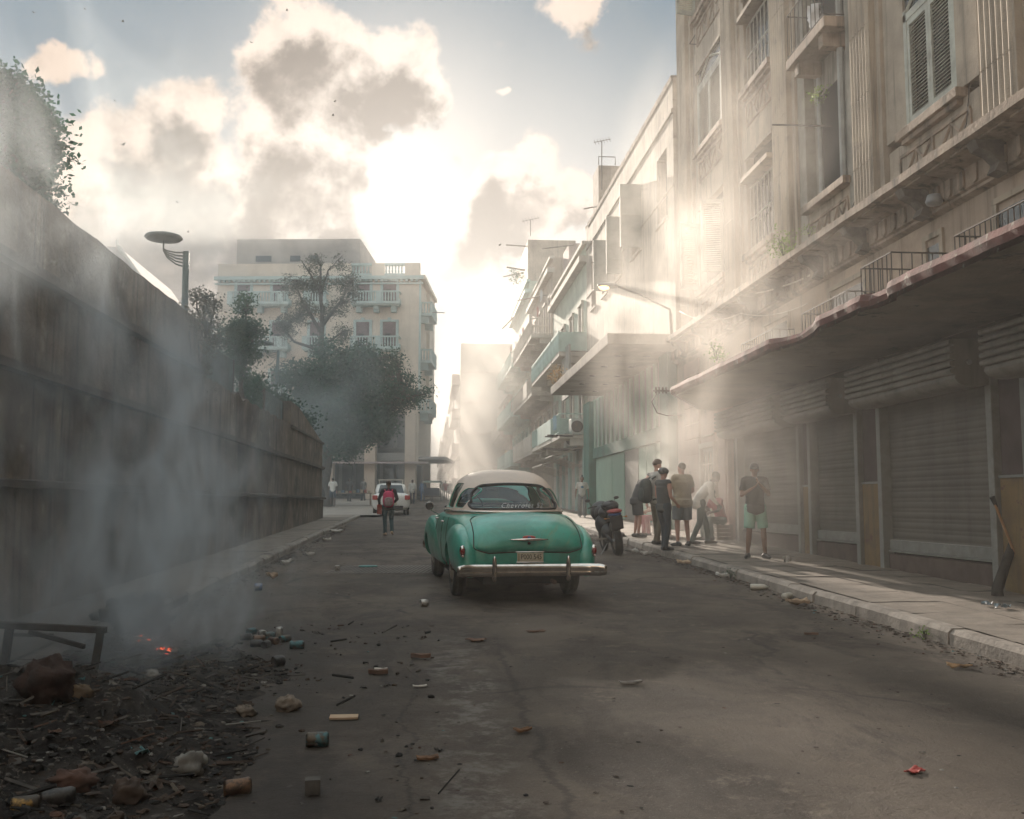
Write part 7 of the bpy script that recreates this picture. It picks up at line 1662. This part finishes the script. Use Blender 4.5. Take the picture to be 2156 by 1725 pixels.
def scrap(b, c, s, rnd, lift=.35):
    """a crumpled sheet"""
    n = 4; a = rnd.uniform(0, 6.3); ca, sa = math.cos(a), math.sin(a); o = len(b.v); w, h = s*rnd.uniform(.5, 1.2), s*rnd.uniform(.4, 1); 
    for i in range(n+1):
        for j in range(n+1):
            x = w*(i/n-.5); y = h*(j/n-.5); z = rnd.uniform(0, lift)*s; b.v.append((c[0]+x*ca-y*sa, c[1]+x*sa+y*ca, c[2]+z))
    for i in range(n):
        for j in range(n): b.f.append((o+i*(n+1)+j, o+(i+1)*(n+1)+j, o+(i+1)*(n+1)+j+1, o+i*(n+1)+j+1)); b.m.append(b.cur)
b = MB()
for _ in range(9000):
    y = 3.2+(7.6)*rnd.random()**1.1; x = rnd.uniform(-4.1, .1)
    if heap_h(x, y) <= -.01 and rnd.random() > .05: continue
    z = HZ(x, y); k = rnd.random(); b.cur = rnd.choices(range(7), (42, 28, 14, 8, 2.5, 3, .6))[0]; s = rnd.uniform(.007, .027)*(1.7 if rnd.random() < .06 else 1)
    if k < .6: chunk(b, (x, y, z+s*.2), s, rnd)
    elif k < .85: scrap(b, (x, y, z), s*2.2, rnd)
    else:
        a = rnd.uniform(0, 6.3); l = rnd.uniform(.04, .22); b_d = Vector((math.cos(a), math.sin(a), rnd.uniform(-.1, .35))); p0 = Vector((x, y, z+.01)); b.f_n = 0; b.cyl(p0, p0+b_d*l, rnd.uniform(.003, .010), n=4); b.m[-6:] = [b.cur]*6
for _ in range(650):
    y = 3.4+7.0*rnd.random(); x = rnd.uniform(-4.1, -.6)
    if heap_h(x, y) < .03: continue
    b.cur = rnd.choices(range(7), (50, 26, 14, 6, 1, 2, .4))[0]; scrap(b, (x, y, HZ(x, y)-.01), rnd.uniform(.04, .11), rnd, .4)
b.build('burnt_rubbish', M_LIT, smooth=False, kind='stuff')
# the wider scatter of grit, leaves and paper specks on the road and along both gutters
b = MB()
for _ in range(1500):
    y = 4+24*rnd.random()**1.5; x = rnd.uniform(-3, 4.8)
    if rnd.random() < .5: x = -3.0+abs(rnd.gauss(0, .9))
    if heap_h(x, y) > 0: continue
    b.cur = rnd.choices(range(7), (20, 30, 4, 12, 5, 8, 1))[0]; s = rnd.uniform(.006, .020)
    (chunk(b, (x, y, gz(0, y)+.004), s, rnd, .35) if rnd.random() < .6 else scrap(b, (x, y, gz(0, y)+.003), s*2, rnd, .15))
for _ in range(1500):
    y = 5+24*rnd.random()**1.2; x = 4.80-abs(rnd.gauss(0, .16)); b.cur = rnd.choices(range(7), (10, 34, 6, 20, 6, 14, 1))[0]; s = rnd.uniform(.008, .028)
    (chunk(b, (x, y, gz(0, y)+.006), s, rnd, .4) if rnd.random() < .5 else scrap(b, (x, y, gz(0, y)+.004), s*2, rnd, .3))
for _ in range(900):
    y = 11+24*rnd.random()**1.2; x = -2.96+abs(rnd.gauss(0, .16)); b.cur = rnd.choices(range(7), (10, 30, 8, 20, 8, 12, 1))[0]; s = rnd.uniform(.010, .030)
    (chunk(b, (x, y, gz(0, y)+.006), s, rnd, .4) if rnd.random() < .5 else scrap(b, (x, y, gz(0, y)+.004), s*2, rnd, .3))
b.build('street_grit', M_LIT, kind='stuff')
# ---- drink cans, single things
def canmat(n, c, c2):
    m, t, bb, out = newmat('can_'+n); co = t.nodes.new('ShaderNodeTexCoord').outputs['Object']; base = _mix(t, _ramp(t, _noise(t, co, 14, 4, .6), .45, .55), c, c2); base = _mix(t, _mul(t, _ramp(t, _noise(t, co, 30, 6), .5, .65), .7), base, (.03, .025, .022))
    t.links.new(base, bb.inputs['Base Color']); bb.inputs['Metallic'].default_value = .5; bb.inputs['Roughness'].default_value = .5; return m
def can(px, py, label, m, a=0, r=.033, l=.12, up=False, grp='cans lying about the heap and road', dent=.0, lift=0):
    p = GH(px, py); x, y = p.x, p.y; z = HZ(x, y) if lift == 0 else gz(0, y)+lift
    t = MB(); prof = [(0, -l/2+.006), (r*.75, -l/2+.003), (r*.86, -l/2), (r, -l/2+.012), (r, 0), (r, l/2-.014), (r*.80, l/2), (r*.76, l/2-.004), (0, l/2-.006)]
    Mx = Matrix.Translation((x, y, z+(l/2 if up else r*.92))) @ Matrix.Rotation(a, 4, 'Z') @ (Matrix() if up else Matrix.Rotation(R(90), 4, 'Y'))
    t.lathe(prof, Mx, n=20)
    if dent: t.v = [(q[0], q[1], q[2]-dent*r*max(0, mnoise.noise((q[0]*22, q[1]*22, 3)))) for q in t.v]
    tag(t.build('drink_can', m, smooth=True, angle=40) if False else t.build('drink_can', m, smooth=True), label, 'can', grp)
cW = canmat('white', (.50, .48, .44), (.36, .34, .32)); cB = canmat('sooty', (.03, .03, .03), (.07, .065, .06)); cBl = canmat('blue', (.05, .12, .28), (.35, .34, .34)); cTe = canmat('teal', (.05, .13, .14), (.09, .07, .05)); cBr = canmat('brown', (.16, .09, .05), (.08, .05, .035))
can(893, 1277, 'crushed white and rusty drink can in the road left of the old car', cW, .3, .045, .10)
can(544, 1243, 'blue and white drink can in the left gutter', cBl, .2, .05, .11, up=False)
can(710, 1203, 'pale drink can standing on the road beside the iron grating', cW, 0, .04, .10, up=True)
can(625, 1366, 'sooty can at the right end of the small can cluster', cTe, .1, .038, .13)
can(586, 1402, 'dark cup shaped can just below the small can cluster', cB, .7, .045, .10, dent=.5)
can(668, 1572, 'scorched teal can at the lower right rim of the ash heap', cTe, .1, .042, .13)
can(500, 1672, 'dented sooty can near the bottom of the ash heap', cBr, .25, .040, .13, dent=.5)
can(120, 1695, 'burnt can at the bottom left corner of the heap', cB, .5, .036, .14)
can(52, 1712, 'yellowish scorched can at the extreme lower left', canmat('ochre', (.30, .18, .05), (.05, .04, .03)), .4, .035, .11)
cl_spots = [(518, 1348, .2), (530, 1336, 1.0), (545, 1352, .4), (552, 1340, 2.0), (540, 1362, .1), (566, 1345, .8), (575, 1356, 2.4), (588, 1344, .3), (560, 1364, 1.3), (600, 1352, .6)]
cnames = ['leftmost dark can of the small cluster', 'can at the back left of the small cluster', 'can in the front left of the small cluster', 'can with a pale end in the middle of the cluster', 'lowest can of the small cluster', 'can behind the middle of the cluster', 'can in the right middle of the cluster', 'upright can at the back right of the cluster', 'can tipped in front of the cluster middle', 'can just left of the teal one']
for i, (a, c, r) in enumerate(cl_spots): can(a, c, cnames[i], [cB, cTe, cBr, cW][i % 4] if i != 3 else cW, r, .034, .11, up=(i == 7), dent=.4)
def stone(px, py, r, label, m, name='stone', cat='stone', sq=.8, grp=None):
    p = GH(px, py); rr = random.Random(int(px*7+py)); bm_ = MB(); n, mm = 26, 16
    for i in range(mm+1):
        th = -PI/2+PI*i/mm
        for j in range(n):
            q = 2*PI*j/n; v = Vector((math.cos(th)*math.cos(q), math.cos(th)*math.sin(q), math.sin(th))); k = 1+.40*mnoise.noise(v*1.5+Vector((px, py, 0)))+.28*mnoise.noise(v*3.6+Vector((py, px, 0)))+.14*mnoise.noise(v*8+Vector((py, px, 4)))
            bm_.v.append((p.x+v.x*r*k, p.y+v.y*r*k*.8, HZ(p.x, p.y)+r*sq*.6+v.z*r*sq*k))
    for i in range(mm):
        for j in range(n): bm_.f.append((i*n+j, i*n+(j+1) % n, (i+1)*n+(j+1) % n, (i+1)*n+j)); bm_.m.append(0)
    return tag(bm_.build(name, m, smooth=True), label, cat, grp)
M_STO = mat('pale_stone', (.19, .155, .12), .9, .3, 12, dirt=(.06, .05, .04), dirt_amt=.7, ds=8, bump=.006, bs=40)
stone(604, 1497, .075, 'pale rounded stone lying at the right rim of the heap', M_STO)
stone(520, 1508, .05, 'small pale stone in the ash beside the rounded one', M_STO); stone(508, 1502, .04, 'little yellowish stone touching another in the middle of the ash', M_STO)
stone(170, 1475, .07, 'ochre lump of rubble on the heap below the broken frame', mat('ochre_rubble', (.12, .08, .045), .9, .4, 9, dirt=(.05, .04, .03), dirt_amt=.6, ds=6)); stone(320, 1430, .05, 'whitish rag lump near the leg of the broken frame', MATS['dirty_white'], 'rag', 'rag')
stone(400, 1628, .085, 'crumpled white plastic bag half burnt in the heap', MATS['dirty_white'], 'plastic_bag', 'bag')
stone(100, 1472, .15, 'charred rusty drum shape standing under the broken frame', mat('burnt_rust', (.035, .016, .010), .9, .5, 9, bump=.02, bs=14), 'burnt_bundle', 'bundle', .95)
stone(290, 1335, .34, 'big sooty dark bag slumped at the back of the fire', mat('soot_bag', (.018, .022, .026), .75, .4, 3, bump=.02, bs=9), 'rubbish_bag', 'bag', .72)
stone(240, 1332, .22, 'smaller dark bag leaning left of the big sooty one', mat('soot_bag', (.018, .022, .026)), 'rubbish_bag', 'bag', .62)
stone(270, 1690, .08, 'brownish burnt clod at the bottom of the heap', MATS['char_brown'], 'clod', 'clod'); stone(150, 1660, .10, 'reddish brown brick lump at the lower left of the heap', mat('brick_lump', (.09, .045, .03), .9, .4, 9), 'brick', 'brick', .5)
# flat card and boards on the road
def board(px, py, w, d, th, a, label, m, name='cardboard', cat='cardboard', curl=.0):
    p = GH(px, py); bm_ = MB(); n = 6; w *= .85; d *= .85; Mx = Matrix.Translation((p.x, p.y, max(HZ(p.x, p.y), gz(0, p.y))+.004)) @ Matrix.Rotation(a, 4, 'Z'); bm_t = []
    for i in range(n+1):
        for j in range(n+1):
            x = w*(i/n-.5); y = d*(j/n-.5); z = .25*curl*(abs(i/n-.5)*2)**2+.6*curl*(.5+mnoise.noise((i*.45, j*.45, px))); bm_.v.append(tuple(Mx @ Vector((x, y, z+th)))); bm_t.append(tuple(Mx @ Vector((x, y, z))))
    o = len(bm_.v); bm_.v += bm_t; k = n+1
    for i in range(n):
        for j in range(n): bm_.f.append((i*k+j, (i+1)*k+j, (i+1)*k+j+1, i*k+j+1)); bm_.f.append((o+i*k+j, o+i*k+j+1, o+(i+1)*k+j+1, o+(i+1)*k+j)); bm_.m += [0, 0]
    rim = [(i, 0) for i in range(n)]+[(n, j) for j in range(n)]+[(i, n) for i in range(n, 0, -1)]+[(0, j) for j in range(n, 0, -1)]
    for q in range(len(rim)):
        a0, a1 = rim[q], rim[(q+1) % len(rim)]; u, v = a0[0]*k+a0[1], a1[0]*k+a1[1]; bm_.f.append((u, v, o+v, o+u)); bm_.m.append(0)
    return tag(bm_.build(name, m), label, cat)
M_CARD = mat('cardboard', (.46, .33, .22), .9, .12, 8, dirt=(.25, .17, .11), dirt_amt=.4, ds=5); M_CARD2 = mat('damp_cardboard', (.13, .075, .05), .9, .3, 8); M_PAP = mat('paper_white', (.52, .49, .45), .85, .15, 9, dirt=(.25, .22, .19), dirt_amt=.5, ds=9)
board(724, 1513, .21, .125, .012, .03, 'flat tan piece of cardboard on the road, right of the heap', M_CARD)
board(1002, 1351, .20, .14, .008, -.5, 'curled brown cardboard scrap in the middle of the road behind the car', M_CARD2, curl=.03)
board(1128, 1332, .22, .09, .006, .2, 'thin pinkish cardboard strip on the road below the bumper', M_CARD2, curl=.02)
board(886, 1387, .20, .075, .03, -.05, 'brown rolled cardboard lying alone on the road', M_CARD2, curl=.02)
board(796, 1421, .18, .07, .03, .05, 'brown cardboard roll next to a white scrap on the road', M_CARD2, curl=.02)
board(802, 1413, .12, .05, .01, .1, 'white paper scrap lying on the brown cardboard roll', M_PAP, 'paper', 'paper', curl=.015)
board(884, 1449, .12, .04, .008, .15, 'small white paper strip in mid road', M_PAP, 'paper', 'paper', curl=.02)
board(1926, 1628, .13, .07, .006, .6, 'crumpled red and white packet on the road at the lower right', mat('red_packet', (.42, .05, .04), .7, .2, 9, chip=(.6, .56, .52), chip_amt=1, cs=16), 'packet', 'packet', curl=.02)
board(1708, 1338, .16, .035, .02, -.2, 'dark stick like card strip on the right half of the road', M_CARD2, curl=.01)
board(1328, 1441, .20, .06, .01, .1, 'grey flattened litter in the road, right of centre', mat('grey_litter', (.22, .20, .18), .9, .4, 12), 'litter', 'litter', curl=.02)
board(1100, 1544, .12, .07, .012, .3, 'small heap of orange brown leaves at the end of the road crack', mat('orange_leaf', (.15, .075, .035), .9, .5, 20), 'leaves', 'leaves', curl=.03)
board(900, 1601, .14, .06, .012, .1, 'orange crumbs scattered at the bottom of the road', MATS['orange_leaf'], 'crumbs', 'crumbs', curl=.015)
board(658, 1672, .085, .085, .07, .1, 'small square dark box with a pale top at the heap edge', MATS['ash_grey'], 'small_box', 'box')
board(2020, 1408, .22, .09, .01, -.3, 'torn brown packet in the gutter at the near right kerb', mat('torn_packet', (.32, .20, .10), .8, .5, 14), 'packet', 'packet', curl=.05)
for (px, py, w, lb_2) in ((603, 1190, .22, 'white plastic scrap in the left gutter beside the cans'), (708, 1122, .45, 'large crumpled white bag in the left gutter'), (652, 1172, .2, 'small box like litter in the left gutter, midway'), (688, 1140, .25, 'flattened white litter against the left kerb'), (765, 1070, .3, 'pale litter at the kerb near the taxi'), (738, 1094, .3, 'scrap of paper in the left gutter before the taxi'), (572, 1218, .2, 'brown paper litter in the left gutter')):
    board(px, py, w, w*.55, .03, .4, lb_2, M_PAP if 'brown' not in lb_2 else M_CARD, 'litter', 'litter', curl=.10)
for (px, py, w, lb_2) in ((1330, 1165, .3, 'pale crumpled sack in the right gutter behind the motorcycle'), (1360, 1170, .25, 'light litter in the right gutter near the helmeted man'), (1440, 1190, .28, 'yellowish crumpled bag in the right gutter below the shop'), (1520, 1218, .2, 'thin litter by the right kerb weeds'), (1680, 1275, .3, 'wad of tan and blue litter against the right kerb')):
    board(px, py, w, w*.6, .03, .2, lb_2, M_CARD if 'yellow' in lb_2 or 'tan' in lb_2 else M_PAP, 'litter', 'litter', curl=.09)
def bottle(px, py, a, label, h=.26):
    p = G(px, py); Mx = Matrix.Translation((p.x, p.y, gz(0, p.y)+.045)) @ Matrix.Rotation(a, 4, 'Z') @ Matrix.Rotation(R(90), 4, 'Y'); q = MB(); q.lathe([(0, -.13), (.038, -.13), (.043, -.12), (.043, .04), (.036, .07), (.018, .10), (.016, .12), (0, .12)], Mx, n=16); t = q.build('plastic_bottle', mat('milky_plastic', (.50, .47, .40), .35, .1, 9), smooth=True); tag(t, label, 'bottle')
bottle(1600, 1243, -.3, 'pale plastic bottle lying in the right gutter'); bottle(1660, 1262, .8, 'second pale bottle touching the wad of litter by the kerb')
# teal lid on the iron grating and the grating itself
p = G(808, 1200); b = MB(); w, d = 1.9, 1.6
for i in range(26): x = p.x-w/2+i*w/26; b.add([(x, p.y-d/2, gz(0, p.y-d/2)+.014), (x+.03, p.y-d/2, gz(0, p.y-d/2)+.014), (x+.03+.25, p.y+d/2, gz(0, p.y+d/2)+.014), (x+.25, p.y+d/2, gz(0, p.y+d/2)+.014)], [(0, 1, 2, 3)])
tag(b.build('drain_grating', mat('worn_iron', (.19, .17, .15), .7, .3, 6)), 'wide ribbed iron grating let into the road left of the old car', 'grating')
p = G(775, 1195); b = MB(); b.lathe([(0, .02), (.16, .018), (.17, .0), (0, 0)], Matrix.Translation((p.x, p.y, gz(0, p.y)+.016)), n=24); tag(b.build('lid_disc', mat('teal_plastic', (.06, .22, .21), .5, .2, 5), smooth=True), 'flat teal plastic lid on the iron grating', 'lid')
# broken wooden frame on the heap
fy = 7.9; fr_t = thing('broken_frame', (D(110, 1400, fy).x, fy, HZ(-3, fy)), 'broken dark wooden table frame sticking out of the burning heap', 'table frame')
M_OLDW = mat('charred_wood', (.045, .035, .028), .9, .5, 6, bump=.01, bs=20)
def beam(p, q, w, h, name):
    p, q = Vector(p), Vector(q); d = (q-p); l = d.length; Mx = Matrix.Translation((p+q)/2) @ d.to_track_quat('X', 'Z').to_matrix().to_4x4(); b = MB(); b.box(-l/2, l/2, -w/2, w/2, -h/2, h/2, Mx); return b.build(name, M_OLDW, fr_t, bevel=.004)
beam(D(-60, 1313, fy), D(223, 1327, fy-.1), .06, .048, 'top_rail'); beam(D(212, 1330, fy-.1), D(196, 1425, fy-.1), .045, .05, 'leg'); beam(D(20, 1325, fy), D(2, 1450, fy), .05, .055, 'leg')
beam(D(62, 1330, fy+.3), D(178, 1362, fy+.1), .03, .035, 'brace'); beam(D(110, 1338, fy+.5), D(30, 1336, fy+.9), .03, .03, 'brace')
# flames and embers
M_EMB = emat('ember', (1.0, .13, .03), .8)
def flame(px, py, h, label):
    p = GH(px, py); z = HZ(p.x, p.y); b = MB()
    for i in range(5):
        a = i*1.3; r = .035+.012*i; q = Vector((p.x+math.cos(a)*r, p.y+math.sin(a)*r, z)); hh = h*.8*(.5+.5*((i*37) % 5)/4); b.tube([q, q+Vector((.008, 0, hh*.4)), q+Vector((-.010, .01, hh*.75)), q+Vector((.006, 0, hh))], [.008, .011, .006, .001], 6)
    tag(b.build('flame', M_EMB, smooth=True), label, 'flame')
flame(350, 1372, .042, 'largest small orange flame licking out of the ash heap'); flame(306, 1350, .022, 'fainter orange ember left of the small flame, near the sooty bag'); flame(288, 1340, .015, 'tiny ember just below the big sooty bag')
b = MB()
for i in range(14):
    p = GH(345+rnd.uniform(-16, 16), 1372+rnd.uniform(-7, 6)); chunk(b, (p.x, p.y, HZ(p.x, p.y)+.006), rnd.uniform(.007, .016), rnd)
b.build('glowing_embers', emat('ember_dim', (1.0, .08, .02), .4), kind='stuff')
# broom and stick leaning in the near corner on the right
def lean(p, q, r, name, lb_, m, cat): b = MB(); b.cyl(p, q, r, n=8); o = b.build(name, m, smooth=False); return tag(o, lb_, cat)
wb = thing('broom', D(2140, 1230, 12.2), 'broom with a pale wooden handle leaning by the near shutter post', 'broom')
b = MB(); b.cyl(D(2092, 1055, 12.1), D(2150, 1200, 12.0), .016, n=8); b.build('handle', mat('broom_wood', (.36, .20, .09), .7, .2, 8), wb)
b = MB(); c0, c1 = Vector(D(2088, 1046, 12.1)), Vector(D(2098, 1068, 12.1)); b.tube([c0, c1], [.035, .020], 8); b.build('broom_head', M_BLK, wb)
pl2 = MB(); pl2.tube([D(2150, 1100, 12.3), D(2120, 1180, 12.0), D(2100, 1240, 11.8), D(2100, 1278, 11.7)], [.05, .06, .07, .08], 8); tag(pl2.build('charred_log', mat('dark_log', (.03, .026, .022), .9, .4, 8, bump=.02, bs=12), smooth=True), 'dark charred log leaning beside the broom', 'log')
for (px, py, lb_2) in ((2075, 1275, 'bluish litter at the foot of the dark log'), (2112, 1281, 'crumpled clear bag just right of the dark log foot')):
    p = G(px, py, .15); b = MB(); rr = random.Random(px)
    for _ in range(3): scrap(b, (p.x+rr.uniform(-.03, .03), p.y, gz(0, p.y)+.155), .10, rr, .5)
    tag(b.build('litter', mat('bluish_plastic', (.25, .32, .36), .4, .3, 12)), lb_2, 'litter')
p = G(1656, 1185, .15); b = MB(); scrap(b, (p.x, p.y, gz(0, p.y)+.155), .2, random.Random(3), .6); scrap(b, (p.x, p.y, gz(0, p.y)+.16), .16, random.Random(4), .8); tag(b.build('plastic_bag', M_PAP), 'small white bag on the pavement right of the man in mint shorts', 'bag')
# ================================================================ smoke and haze
def volbox(name, x0, x1, y0, y1, z0, z1, m):
    b = MB(); b.box(x0, x1, y0, y1, z0, z1); o = b.build(name, m, kind='stuff'); return o
m, t, b_, out = newmat('haze_air'); t.nodes.remove(b_)
v = t.nodes.new('ShaderNodeVolumePrincipled'); v.inputs['Color'].default_value = (.93, .92, .90, 1); v.inputs['Density'].default_value = .0021; v.inputs['Anisotropy'].default_value = .22
t.links.new(v.outputs[0], out.inputs['Volume'])
volbox('haze', -60, 40, -12, 335, -8.5, 26.5, m)

m = smokemat('right_smoke', (1.0, .96, .91), .165, .40, .42, .70, .35, (6.0, 21.0, 4.0), (3.0, 9.0, 9.2), (1, .8, .6), dist=1.3)
volbox('sunlit_smoke', 3.0, 9.0, 12, 31, -1, 15.5, m)
m = smokemat('left_smoke', (.84, .92, .97), .70, .80, .50, .68, .25, (-3.2, 8.8, 1.7), (2.6, 6.4, 4.4), (1, .6, .55), dist=1.8, detail=5)
volbox('fire_smoke', -6.0, -.6, 2, 15.5, -1.2, 6.2, m)
m = smokemat('plume_smoke', (.86, .93, .97), 1.5, 1.7, .46, .66, .25, (-2.35, 9.0, .9), (1.2, 2.0, 2.1), (1, .8, .5), dist=1.6, detail=5)
volbox('fire_plume', -3.6, -1.1, 6.9, 11.1, -.4, 3.1, m)
m = smokemat('drifting_smoke', (.86, .95, .99), .042, .20, .42, .66, .3, (-11, 42, 6), (12, 26, 11), (1, .6, 1), dist=1.0)
volbox('drifting_smoke', -23, 1, 16, 68, -1, 17, m)

m = smokemat('street_smoke', (.99, .96, .92), .023, .12, .30, .60, .35, (3.2, 88, 7), (8, 44, 15), (1, .6, 1), dist=.8, detail=3)
volbox('distant_smoke', -5, 11, 44, 132, -1, 22, m)
